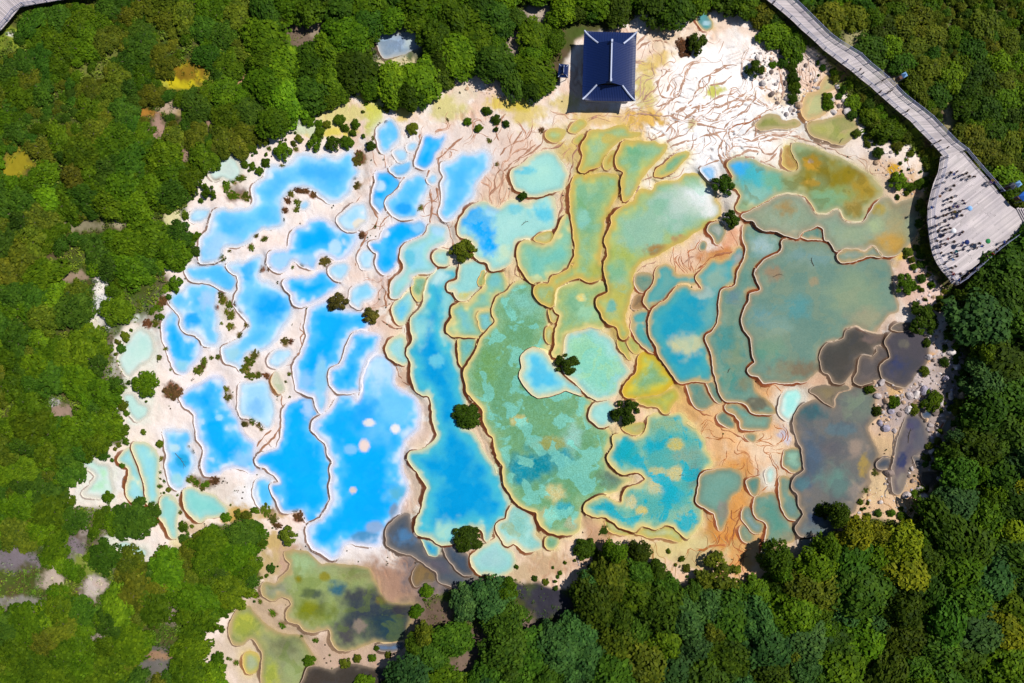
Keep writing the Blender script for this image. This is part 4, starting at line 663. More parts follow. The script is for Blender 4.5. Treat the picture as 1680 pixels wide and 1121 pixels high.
# the left shore is whiter, the middle pinker, the right sandier
lw = sstep(620, 420, XX)[..., None]; C = C + (alb('F9E7DC') - C) * lw * 0.8
rw = (sstep(1080, 1240, XX) * sstep(560, 640, YY))[..., None]; C = C + (alb('E8BE90') - C) * rw * 0.8
mw_ = (sstep(680, 780, XX) * sstep(1320, 1220, XX) * sstep(240, 330, YY))[..., None]; C = C + (alb('EBC097') - C) * mw_ * 0.6
soil = alb('5A5A2A', 0.7) + (alb('6E5A40', 0.7) - alb('5A5A2A', 0.7)) * np.clip(n_a * 1.6, 0, 1)
soil = soil + (alb('4E6A18', 0.7) - soil) * np.clip(0.3 - n_b, 0, 1) * 0.7
GROUND_DABS = [
 # white cascade
 'Y:1150,235,95,60,FFFDFA', 'Y:1120,180,110,75,FBF3EC', 'Y:1190,120,110,70,FAF0E8', 'Y:1250,190,90,40,FFFDFA', 'Y:1200,230,80,30,FFFFFF', 'Y:1080,300,60,28,FDF8F2',
 'Y:1310,90,60,50,F2DCCC', 'Y:1090,60,50,30,EAD2B4', 'Y:1330,235,110,22,F0DCCC', 'Y:1420,255,60,28,F4E6DC', 'Y:1195,330,20,30,FCF2EA', 'Y:1190,375,34,26,F8EAE0',
 # ochre and yellow round the pavilion
 'Y:1055,195,40,22,DDB45A', 'Y:985,192,70,16,E6C48C', 'Y:1058,150,20,40,D8C87C', 'Y:1062,110,22,16,DCC070', 'Y:1090,95,26,14,E0C27A', 'Y:1085,45,22,10,DDC078', 'Y:1160,150,24,16,D8D290', 'Y:1175,140,14,10,B8B84C',
 'Y:925,170,30,18,DCC888', 'Y:860,190,40,22,E2CC80', 'Y:850,172,30,14,DCC84A', 'Y:735,178,32,26,D9D08C', 'Y:662,180,22,20,E2C650', 'Y:612,190,22,40,CFD05A', 'Y:600,155,16,22,E6D43C', 'Y:560,185,40,24,DDD088', 'Y:540,215,50,14,E2D060', 'Y:500,210,34,16,CFD8B4', 'Y:760,150,24,22,EADBC0', 'Y:818,170,24,14,E4CC60',
 'Y:930,250,40,22,D8BC74', 'Y:960,270,26,50,D8BE8A', 'Y:880,300,30,60,E2BEA0', 'Y:820,260,60,70,E8CCBA', 'Y:780,230,70,40,EEDDD2', 'Y:800,320,26,26,E4C4AC',
 # right: bank under the platform
 'Y:1450,300,70,50,EACDB2', 'Y:1500,360,20,90,D8B488', 'Y:1470,400,40,22,D8A868', 'Y:1483,425,22,22,E8BC1C', 'Y:1465,277,14,12,DCAA20', 'Y:1500,460,40,60,E8C4B0', 'Y:1525,500,30,40,E8CCC0', 'Y:1490,340,30,30,E0BC94', 'Y:1385,190,24,14,D8B090', 'Y:1443,215,24,18,E2B890',
 # orange flow and sand fan
 'Y:1205,720,70,48,F0BC84', 'Y:1180,690,50,34,EFBA80', 'Y:1245,735,50,30,F4D4B0', 'Y:1270,650,50,26,E8A868', 'Y:1240,640,30,24,EAA862', 'Y:1310,625,50,16,E0B08C', 'Y:1200,840,36,70,DC9A4E', 'Y:1215,890,44,50,E0A45E', 'Y:1180,880,50,30,C8A060', 'Y:1120,900,70,28,D8C890', 'Y:1190,800,22,50,D89850', 'Y:1240,810,18,40,C88A4C', 'Y:1285,705,10,24,C0B8CC', 'Y:1292,720,8,14,D8D4E4', 'Y:1060,905,60,14,DCC88C', 'Y:1150,920,50,20,C8B480',
 'Y:1150,425,50,24,E8C4A8', 'Y:1180,420,40,26,C87C40', 'Y:1195,440,24,20,B86430', 'Y:1120,445,26,14,E6BC98', 'Y:1200,390,18,18,E8A888', 'Y:1160,400,26,14,F6E8E0',
 # right boulders
 'Y:1480,620,70,60,B8A49C', 'Y:1520,600,50,60,CFC0BC', 'Y:1500,680,60,60,B8A8A4', 'Y:1450,760,60,60,E0BE90', 'Y:1500,780,50,50,D8B288', 'Y:1430,800,70,40,EACB9C', 'Y:1560,640,40,80,A89890', 'Y:1470,640,22,16,E8BC80', 'Y:1515,585,24,18,E8B884', 'Y:1530,720,40,60,B0A09C', 'Y:1460,835,50,20,E4C098', 'Y:1330,920,50,24,BCA890', 'Y:1360,905,24,20,C89858', 'Y:1500,720,16,80,7A7274',
 # bottom mud
 'Y:640,970,70,40,AC8874', 'Y:660,985,50,34,B88A72', 'Y:600,915,50,22,EADCD4', 'Y:585,905,60,16,F2E8E2', 'Y:740,950,70,26,6C6468', 'Y:700,925,50,30,706A70', 'Y:700,975,30,18,C0A498', 'Y:470,920,34,50,C09C88', 'Y:440,930,24,34,C4AC78', 'Y:445,890,24,20,C8AC70', 'Y:500,880,34,14,F0E6E0', 'Y:440,840,60,12,C89C40', 'Y:400,850,40,12,D0B070', 'Y:370,810,40,34,E6D8CC', 'Y:405,815,26,40,F2ECE8', 'Y:385,845,30,18,C8A048', 'Y:480,1010,50,40,D8C0AC', 'Y:550,1070,60,40,D0B09C', 'Y:390,1060,50,30,DCC8B4', 'Y:410,900,24,60,D8C0A0', 'Y:860,940,60,18,CFB490', 'Y:900,925,50,20,C8A884', 'Y:960,930,34,22,D8B8A0', 'Y:980,880,30,30,C49C7C', 'Y:880,880,20,40,C8A078',
 'Y:560,1085,130,60,CBAE98', 'Y:440,1010,70,80,C6AC90', 'Y:660,1010,60,50,A88A78', 'Y:520,1000,60,30,D2B8A4', 'Y:400,1090,70,50,D8C4B0', 'Y:650,950,70,40,B28C76', 'Y:520,905,40,12,E8DCD4', 'Y:760,962,80,32,5E585C', 'Y:690,940,40,36,70686C', 'Y:690,1000,40,30,7A6860',
 'Y:1210,790,40,60,E0963C', 'Y:1190,860,36,40,D88C34', 'Y:1255,690,40,24,EEB078', 'Y:1120,640,30,40,DCA868', 'Y:1130,670,40,30,E6B070', 'Y:1010,560,20,60,DCB86C', 'Y:980,480,24,60,DDBE78', 'Y:1020,420,14,90,E2BE90', 'Y:960,330,20,80,E2C078',
 # left: heath islets and pans
 'C:270,380,90,85,8C6E58', 'A:830,590,80,70,7C5F54', 'C:410,840,62,66,6E4C34', 'A:470,330,60,40,DCD8CC',
 'C:760,300,80,120,D8C8B4', 'C:940,680,80,80,D8C4B4', 'I:940,400,130,50,8A7664', 'I:590,590,50,30,8C7C70', 'I:190,340,60,100,F4EEEA', 'I:380,390,70,110,F8F4F2', 'I:590,620,50,60,E8DCC0', 'I:880,700,130,50,D4B898', 'I:780,800,80,60,E0CC9C',
 # flowstone between the rims in the middle
 'J:1130,100,90,90,E6C8B0', 'J:1130,470,60,130,E2C4A8', 'J:1060,600,60,30,D8B89C', 'D:330,760,60,90,E6C0A4', 'D:200,120,60,120,E8CABA', 'D:1010,80,40,80,E4BC98', 'D:380,330,30,120,D8A088', 'K:750,680,110,70,CFA284', 'K:980,390,70,30,CFA68C', 'K:120,120,40,90,CFB080', 'K:400,720,40,70,D0AC6C', 'B:1100,640,110,60,E8C8A8', 'B:960,520,90,80,EACBB0', 'B:1380,560,40,130,D8B888', 'B:520,640,60,140,EBD6CA',
]
for i, s in enumerate(GROUND_DABS): dab(C, s, 0.6, i)
for i, s in enumerate(['Y:1175,205,150,80,FFFFFF', 'Y:1110,285,60,36,FFFFFF', 'Y:1180,120,90,60,FFFDFB', 'Y:1290,205,80,26,FFFFFF', 'Y:1170,150,18,12,C6C65C', 'Y:1060,150,16,40,DCCC84', 'Y:1060,195,40,18,E2B860', 'Y:1135,205,8,10,D8C890', 'Y:1290,160,50,16,F0DCC0']): dab(C, s, 0.9, 60 + i)
# clearings in the woods: grass, scree, grey mud
S2 = np.array(soil)
WOOD_DABS = ['Y:300,128,50,26,C8B818', 'Y:310,118,30,20,8A6E18', 'Y:262,140,22,16,B8B43C', 'Y:25,270,34,30,9A8C1C', 'Y:60,62,70,30,86962C', 'Y:170,110,80,60,6E7434', 'Y:258,210,18,26,A88878', 'Y:300,250,14,26,A08070', 'Y:345,190,14,34,A0826C', 'Y:285,180,20,10,B8A070', 'Y:240,185,24,8,B07C30', 'Y:390,130,20,20,B08C68', 'Y:275,175,20,14,C0A890', 'Y:500,60,46,38,7A6858', 'Y:430,165,14,14,A48C84', 'Y:520,50,14,30,9C8C78', 'Y:168,440,16,34,B8B4B8', 'Y:165,475,12,34,ECE4DC', 'Y:170,510,18,30,DCDCDC', 'Y:155,530,20,18,E4DCCC', 'Y:120,455,40,10,A08A74', 'Y:130,370,50,12,8C8468', 'Y:195,360,14,20,A89C80', 'Y:245,365,10,14,E8D4C0', 'Y:280,360,18,20,D8D09C', 'Y:100,675,26,18,A08878', 'Y:85,660,14,8,B8B4B4', 'Y:25,915,50,24,7A7076', 'Y:122,905,22,30,7E7278', 'Y:138,870,10,20,9A8C84', 'Y:85,950,24,22,B8A898', 'Y:150,965,22,26,C8BAB0', 'Y:165,958,14,10,C4B0A4', 'Y:30,990,50,14,8C8880', 'Y:150,925,40,22,7C8A34', 'Y:205,890,40,14,DCE0D4', 'Y:250,920,20,22,C8B8AC', 'Y:255,1090,44,30,6A6660', 'Y:260,1075,34,8,9C7C60', 'Y:160,1050,16,12,9C8C84', 'Y:280,1010,10,24,8C7C74', 'Y:870,1030,24,26,8A7468', 'Y:785,1060,30,40,6E5C50', 'Y:760,1090,40,30,7A6658', 'Y:890,980,60,44,34323E', 'Y:720,1010,40,30,6E5A4C', 'Y:880,20,30,24,B8A898', 'Y:845,70,18,24,B09C8C', 'Y:770,120,26,20,E8D8B0', 'Y:645,105,40,14,DCCC9C', 'Y:1070,40,40,18,8C8070', 'Y:1560,190,14,44,A89C74', 'Y:1545,165,40,14,8A8A40', 'Y:1460,130,22,20,A89C80', 'Y:1400,70,24,24,9C9468', 'Y:1590,240,30,60,7E8A34', 'Y:1600,120,50,50,6E7A2C', 'Y:1640,90,30,40,8A8A2C', 'Y:1500,230,20,60,6E8418', 'Y:1420,150,30,50,687A1E', 'Y:1600,800,24,14,B8A898', 'Y:1620,680,20,10,8CA4B4', 'Y:10,340,14,30,B8A898', 'Y:5,320,14,10,D0CCC8', 'Y:80,24,16,6,E0DCD4', 'Y:105,16,10,5,D8D4C8', 'Y:18,56,8,5,E0DCD4']
for i, s in enumerate(WOOD_DABS): dab(S2, s, 0.7, 100 + i)
C = C * stone[..., None] + S2 * (1 - stone[..., None])
for s in ['A:780,430,130,90,DDE0D6', 'C:200,560,140,180,DCE4DC', 'C:170,960,120,110,DCE4D8', 'A:1020,260,60,80,EADFD4', 'I:240,380,160,150,E4E8DC', 'I:60,280,70,40,EFE6DA', 'I:120,510,160,40,EFE6D8', 'V:100,640,50,90,D8DCD0', 'V:300,660,160,60,E0D48C']:
    dab(C, s, 0.9, 500)

# micro-terraces of the white cascade: stepped flowstone
CASC = spline(np.array([(1030, 60), (1090, 30), (1160, 45), (1260, 75), (1330, 100), (1345, 160), (1390, 230), (1330, 262), (1260, 245), (1200, 262), (1130, 275), (1060, 320), (1010, 330), (985, 300), (1030, 245), (960, 225), (930, 200), (1050, 175), (1045, 110)], float), 8)
cd = upsample(sdist(CASC, RX[ix], RY[ix]))
casc = sstep(12, -14, cd) * (own < 0)
wx = XX + 26 * fbm(XX / 75, YY / 75, 51, 3) + 7 * fbm(XX / 20, YY / 20, 52, 2); wy = YY + 26 * fbm(XX / 75, YY / 75, 53, 3) + 7 * fbm(XX / 20, YY / 20, 54, 2)
LINE = np.zeros_like(XX)
for (ca, sa, per, sd) in ((0.55, 0.83, 15.0, 61), (0.86, 0.50, 27.0, 62)):
    u = (wx * ca + wy * sa) / per + 0.8 * fbm(XX / 40, YY / 40, sd, 3)
    f = u - np.floor(u)
    gate = sstep(-0.35, 0.25, fbm(XX / 45, YY / 45, sd + 9, 3))
    g = np.hypot(*np.gradient(u, GS)); wdt = np.clip(1.5 * g, 0.02, 0.45)
    ln = np.maximum(sstep(wdt, 0, f), sstep(wdt, 0, 1 - f)) * gate
    LINE = np.maximum(LINE, ln)
    Z += casc * gate * 0.22 * (f - 0.5)
a = (casc * LINE * 0.38)[..., None]
C = C * (1 - a) + alb('B4876E') * a
FLOW = stone * sstep(400, 640, XX) * (1 - 0.8 * casc) * (own < 0)
# braided runnels on the pink flowstone of the middle, cut into the surface
wx2 = XX + 18 * fbm(XX / 50, YY / 50, 151, 3); wy2 = YY + 18 * fbm(XX / 50, YY / 50, 152, 3)
u = (wx2 * 0.93 - wy2 * 0.2) / 12.0 + 1.1 * fbm(XX / 26, YY / 60, 153, 3); f = np.abs(u - np.round(u))
gl = sstep(0.17, 0.03, f) * sstep(-0.3, 0.3, fbm(XX / 60, YY / 60, 154, 3)) * FLOW * sstep(1100, 1020, XX)
Z -= 0.10 * gl
a = (gl * 0.5)[..., None]; C = C * (1 - a) + alb('C08E70') * a
# surveyed runnels: narrow channels cut in the flowstone, stained by the water
RUN = """E: 300,75 480,85 540,110 640,130 740,150 850,175|E: 850,180 830,240 800,300 810,370 840,420 860,470|E: 540,110 480,150 420,210 350,240 330,210|E: 640,130 600,180 560,210 500,230 440,260 420,270|E: 850,180 760,200 690,210 640,240 600,245 520,270 470,290|E: 630,200 625,250 620,300 560,330 500,350 450,390 400,440 360,480 300,500 270,540 250,600|E: 850,240 930,225 1030,245 1100,220 1180,210 1290,220 1350,230 1450,270 1560,310 1680,370|E: 1030,140 1040,180 1030,220|E: 830,170 880,110 950,60 1000,10|E: 860,170 930,140 1000,120 1060,90 1110,70 1180,70|E: 560,110 640,50 720,20 800,0|E: 480,85 540,40 620,10|E: 940,220 1000,160 1030,140|E: 1060,290 1070,250 1130,240 1200,230|E: 1060,290 1100,330 1150,330 1190,280 1230,250|E: 850,360 910,350 970,350 1020,350 1070,380 1130,400 1180,430 1210,430|E: 800,370 740,390 700,410|E: 1210,430 1215,370 1220,290|E: 1060,320 1000,310 950,330 900,345|E: 1180,330 1130,370 1090,390
Q: 940,600 880,590 830,600 790,630 740,650 700,690 690,740 660,790 600,810 560,860 530,920 470,980 420,1040 400,1090|Q: 860,590 800,640 720,680 640,720 600,770 590,820|Q: 900,700 830,750 760,780 700,790|Q: 340,640 260,700 225,770 230,850 270,900 340,910 400,890 440,820 460,760 440,700|Q: 420,690 360,720 330,780 300,850|Q: 560,560 520,620 470,690 460,760 410,850 350,920 290,960 200,980|Q: 1040,830 1000,870 940,910 870,950 800,970 730,990 690,1040 640,1100|Q: 1130,830 1110,900 1080,960 1060,1000 1010,1040|Q: 1350,990 1250,1020 1180,1040 1100,1100|Q: 1040,880 1010,930 950,980 860,1000 800,1040 720,1030|Q: 0,1050 120,1055 250,1060 350,1075 440,1110|Q: 90,940 140,870 200,820 230,780|Q: 20,420 100,330 200,250 300,230|Q: 20,470 100,400 220,370 320,400|Q: 1340,590 1345,700 1370,800 1370,900|Q: 1150,800 1250,830 1320,870|Q: 530,1000 600,970 680,960 760,900 830,880 900,860 960,830|Q: 500,1080 560,1030 640,1020|Q: 880,1100 940,1060 1000,1050
B: 1240,180 1240,240 1220,280 1160,330 1100,360 1060,400|B: 1200,270 1130,330 1060,380 1000,430 980,460 1010,500 1040,550 1070,590|B: 960,430 930,500 930,550 890,610|B: 1530,190 1490,220 1450,250 1470,290 1440,330 1440,400 1420,450 1410,520|B: 720,210 660,270 590,330 560,380 560,420 590,460|B: 560,360 500,420 480,470 490,500 510,530 500,600 520,660 510,740 490,800 480,850|B: 540,500 550,600 560,680 550,740|B: 440,200 430,260 400,320 395,395|B: 395,395 350,430 350,470 310,510 270,580 220,630 215,680 240,720 200,760 170,830|B: 150,460 130,500 140,560 110,640 130,690 155,740 150,790 100,840|B: 100,840 70,900 40,950 20,1000 20,1060|B: 620,800 640,870 650,900|B: 1380,570 1360,620 1370,680 1350,740 1330,800 1310,880|B: 1420,540 1410,600 1420,680 1430,760|B: 1000,60 960,110 930,180 950,240|B: 1100,180 1060,250 990,300 960,340|B: 1180,140 1150,210 1090,260|B: 1390,240 1340,280 1290,300|B: 860,330 910,390 920,430
D: 310,0 330,30 310,90 250,110 240,200 245,260|D: 180,150 210,200 200,250 220,300|D: 190,380 240,420 310,440 320,420|D: 180,500 160,560 90,630 60,700 45,780 35,880|D: 370,420 350,460 360,510 390,520|D: 330,430 340,500 360,530|D: 380,330 400,290 430,270|D: 275,680 310,760 340,800 380,810|D: 1070,20 1060,80 1090,100|D: 380,180 340,190 300,230 260,250|C: 1245,400 1250,450 1280,470 1250,500 1260,560 1230,610 1200,660 1150,690|C: 1060,790 1090,860 1130,880 1130,930 1150,960|J: 240,0 230,60 180,130 120,180 80,240|J: 200,0 180,60 110,130 80,180|J: 170,330 170,400 190,420
G: 560,800 620,900 640,960 700,1000 760,1010|L: 130,0 180,60 250,80 330,130 390,145|L: 430,350 350,380 330,430 370,490 400,500|L: 240,590 240,640 270,660|L: 300,570 290,640 260,720 250,760|L: 540,380 530,440|L: 460,780 440,840 420,920|E: 720,800 740,870 790,920 830,960|E: 890,970 800,990 740,1010 700,1060 640,1090|E: 640,1000 600,1020 570,1050|E: 400,1030 330,1060 260,1100|E: 660,930 690,900 710,940|E: 930,830 950,900 970,990 930,1050
S: 480,520 480,620 470,720 465,820 440,930 410,1050 400,1110|S: 290,340 340,420 400,450|S: 860,420 880,500 930,520|S: 650,720 660,780 700,830|S: 740,860 730,950 710,1020|S: 700,30 720,80 690,110|S: 320,790 350,740 400,720 460,740"""
RUNS = []
for ri, rl in enumerate(RUN.replace('\n', '|').split('|')):
    pl = spline(pts(rl), 5.0, closed=False)
    pl = pl + np.stack([1.6 * fbm(pl[:, 0] / 9, pl[:, 1] / 9, 401, 2), 1.6 * fbm(pl[:, 0] / 9, pl[:, 1] / 9, 402, 2)], 1)
    c_ = alb('A05A22') if rl[0] in 'GL' or (rl[0] == 'E' and ',9' in rl and '1030,245' not in rl and '630,200' not in rl and '850,180' not in rl) else alb('B48A70') if rl[0] in 'EQ' else alb('6A5A56') if rl[0] == 'S' else alb('AC7C60')
    RUNS.append((pl, 0.95, c_))
# finer rills: short wandering threads that follow the fall of the flowstone
rq = np.random.default_rng(77)
for (x0_, y0_, x1_, y1_, n_r, ang, col_) in ((1040, 50, 1360, 250, 170, 2.42, 'C4A08A'), (1000, 190, 1230, 320, 55, 2.5, 'C49A80'), (680, 180, 1010, 330, 120, 2.0, 'C09074'), (590, 240, 800, 480, 110, 1.75, 'BC8C74'), (640, 480, 720, 640, 40, 1.7, 'BC8460'), (930, 320, 1030, 640, 50, 1.7, 'B8824C'), (1100, 370, 1230, 470, 50, 2.4, 'B06430'), (1150, 640, 1300, 920, 90, 1.9, 'B86E2C'), (1180, 740, 1260, 930, 60, 1.6, 'A85A1E'), (430, 640, 520, 760, 16, 2.1, 'C09C88'), (1380, 230, 1500, 330, 30, 0.6, 'C09474'), (960, 860, 1220, 940, 40, 1.3, 'B08850'), (1380, 780, 1520, 850, 36, 1.6, 'B88C5C')):
    for _ in range(n_r):
        x, y = rq.uniform(x0_, x1_), rq.uniform(y0_, y1_); L_ = []
        a_ = ang + rq.normal(0, 0.25)
        for _k in range(int(rq.integers(6, 20))):
            L_.append((x, y)); a2_ = a_ + 1.5 * float(fbm(np.array([x / 22.0]), np.array([y / 22.0]), 888, 2)[0])
            x += 4.5 * math.cos(a2_); y += 4.5 * math.sin(a2_)
            if sample((own >= 0).astype(float), x, y) > 0.05 or sample(stone, x, y) < 0.8: break
        if len(L_) > 3: RUNS.append((np.array(L_), 0.40, alb(col_) * rq.uniform(0.9, 1.2)))
# minerals stain the flowstone beside each pool
for k, p in enumerate(pool_data):
    e = alb(p['opt'].get('edge', PAL[p['pal']][2])); dd_ = p['d']
    amt = {'BL': 0.5, 'SK': 0.5, 'PB': 0.5, 'MT': 0.8, 'GR': 0.62, 'GY': 0.66, 'YG': 0.6, 'TG': 0.5, 'TL': 0.55, 'TC': 0.4, 'PT': 0.4}.get(p['pal'], 0.4)
    a = (np.where((dd_ > 0) & (own[p['sl']] < 0), np.exp(-np.maximum(dd_, 0) / (7.0 if p['pal'] != 'MT' else 14.0)), 0) * amt * np.clip(1 + 0.8 * fbm(XX[p['sl']] / 14, YY[p['sl']] / 14, 600 + k, 3), 0, 1.2))[..., None]
    a = np.clip(a, 0, 1); C[p['sl']] = C[p['sl']] * (1 - a) + e * a
# bed colour under the pools
for k, p in enumerate(pool_data):
    e = p['opt'].get('edge', PAL[p['pal']][2])
    m = own == k
    C[m] = C[m] * 0.25 + alb(e) * 0.75
# relief of loose ground
Z += (own < 0) * (0.05 * fbm(XX / 14, YY / 14, 31, 3) * stone + 0.25 * fbm(XX / 40, YY / 40, 32, 4) * (1 - stone))

# peaty soil under the heath tussocks
for it in SH.replace('\n', '|').split('|'):
    t, b = it.split(':'); x_, y_, r_, cn_, kd_ = b.split(',')
    if kd_ == 'h' and float(r_) / TILE[t][2] > 3.5: dab(C, f"{t}:{x_},{y_},{float(r_) * 1.0},{float(r_) * 0.95},{'8A5A40' if 'rusty' in cn_ else '8E7650'}", 0.9, 800 + int(float(x_)) % 50)
zz = Z.ravel()
k = (H - zz) / FPX
V = np.stack([(XX.ravel() - CX) * k, -(YY.ravel() - CY) * k, zz], 1)
idx = np.arange(NX * NY).reshape(NY, NX)
Fq = np.stack([idx[:-1, :-1], idx[1:, :-1], idx[1:, 1:], idx[:-1, 1:]], -1).reshape(-1, 4)
# skirt: the valley floor goes on well beyond the survey
ring = np.concatenate([idx[0, :], idx[1:, -1], idx[-1, -2::-1], idx[-2:0:-1, 0]])
cur = ring; Vs = [V]; Fs = [Fq]; Cs = [C.reshape(-1, 3)]; nb = len(V)
bxy = V[ring].copy()
for s in (1.25, 2.0, 5.0, 14.0):
    nv = bxy.copy(); nv[:, :2] *= s; nv[:, 2] = np.clip(bxy[:, 2], -6, 8) + 0.0
    ids = nb + np.arange(len(ring))
    Fs.append(np.stack([cur, np.roll(cur, -1), np.roll(ids, -1), ids], -1)[:, ::-1])
    Vs.append(nv); Cs.append(np.tile(alb('4E6020', 0.7), (len(ring), 1))); nb += len(ring); cur = ids
Vall = np.vstack(Vs); Fall = np.vstack(Fs); Call = np.vstack(Cs)
fl = np.zeros(len(Vall)); fl[:NX * NY] = FLOW.ravel()
ground = mesh_from('ground', Vall, Fall, MAT['ground'], smooth=True, cols=dict(col=Call), attrs=dict(flow=fl))
tag(ground, 'cream and pink travertine flowstone with woodland soil around it', None, None, 'structure')

def gz(x, y): return float(sample(Z, x, y))
rv = []; rf = []; rc = []; nb_ = 0
for pl, hw, c_ in RUNS:
    m = len(pl); d_ = np.gradient(pl, axis=0); d_ /= np.maximum(np.hypot(d_[:, 0], d_[:, 1]), 1e-6)[:, None]
    nn = np.stack([-d_[:, 1], d_[:, 0]], 1)
    tt = np.arange(m) / max(m - 1, 1)
    w_ = hw * np.clip(1 + 0.9 * fbm(pl[:, 0] / 8, pl[:, 1] / 8, 430, 2), 0.3, 2.0) * np.clip(np.minimum(tt, 1 - tt) * 6 + 0.25, 0, 1)
    free = sample((own >= 0).astype(float), pl[:, 0], pl[:, 1]) < 0.3
    rows = []
    for o_, dz in ((-1.6, -0.03), (-0.8, 0.035), (0.8, 0.035), (1.6, -0.03)):
        q = pl + nn * (w_ * o_)[:, None]; z = sample(Z, q[:, 0], q[:, 1]) + dz; kk = (H - z) / FPX
        rows.append(np.stack([(q[:, 0] - CX) * kk, -(q[:, 1] - CY) * kk, z], 1))
    rv.append(np.vstack(rows)); rc.append(np.tile(c_, (4 * m, 1)))
    for r_ in range(3):
        for i in range(m - 1):
            if free[i] and free[i + 1]: rf.append((nb_ + r_ * m + i, nb_ + r_ * m + i + 1, nb_ + (r_ + 1) * m + i + 1, nb_ + (r_ + 1) * m + i))
    nb_ += 4 * m
rf = np.array(rf); rva = np.vstack(rv)
nzf = np.cross(rva[rf[:, 1]] - rva[rf[:, 0]], rva[rf[:, 2]] - rva[rf[:, 0]])[:, 2]; rf[nzf < 0] = rf[nzf < 0][:, ::-1]
runo = mesh_from('runnels', rva, rf, MAT['rim'], ground, smooth=True, cols=dict(col=np.vstack(rc)))
runo['kind'] = 'stuff'


# ------------------------------------------------------------------ pools: water and rims
def dab_pts(Cc, x, y, spec, seed, p_rough=False):
    t, b = spec.split(':'); cx, cy, rx, ry, h = b.split(',')
    x0, y0, k = TILE[t]
    cx = x0 + float(cx) / k; cy = y0 + float(cy) / k; rx = float(rx) / k; ry = float(ry) / k
    s = max(6.0, 0.5 * min(rx, ry))
    small = min(rx, ry) < 14
    r = np.hypot((x - cx) / rx, (y - cy) / ry) + (0.24 if small and p_rough else 0.10 if small else 0.36) * fbm(x / s, y / s, 700 + seed, 4)
    a = sstep(1.12 if small else 1.25, 0.66 if small else 0.2, r)[:, None]
    return Cc * (1 - a) + alb(h) * a

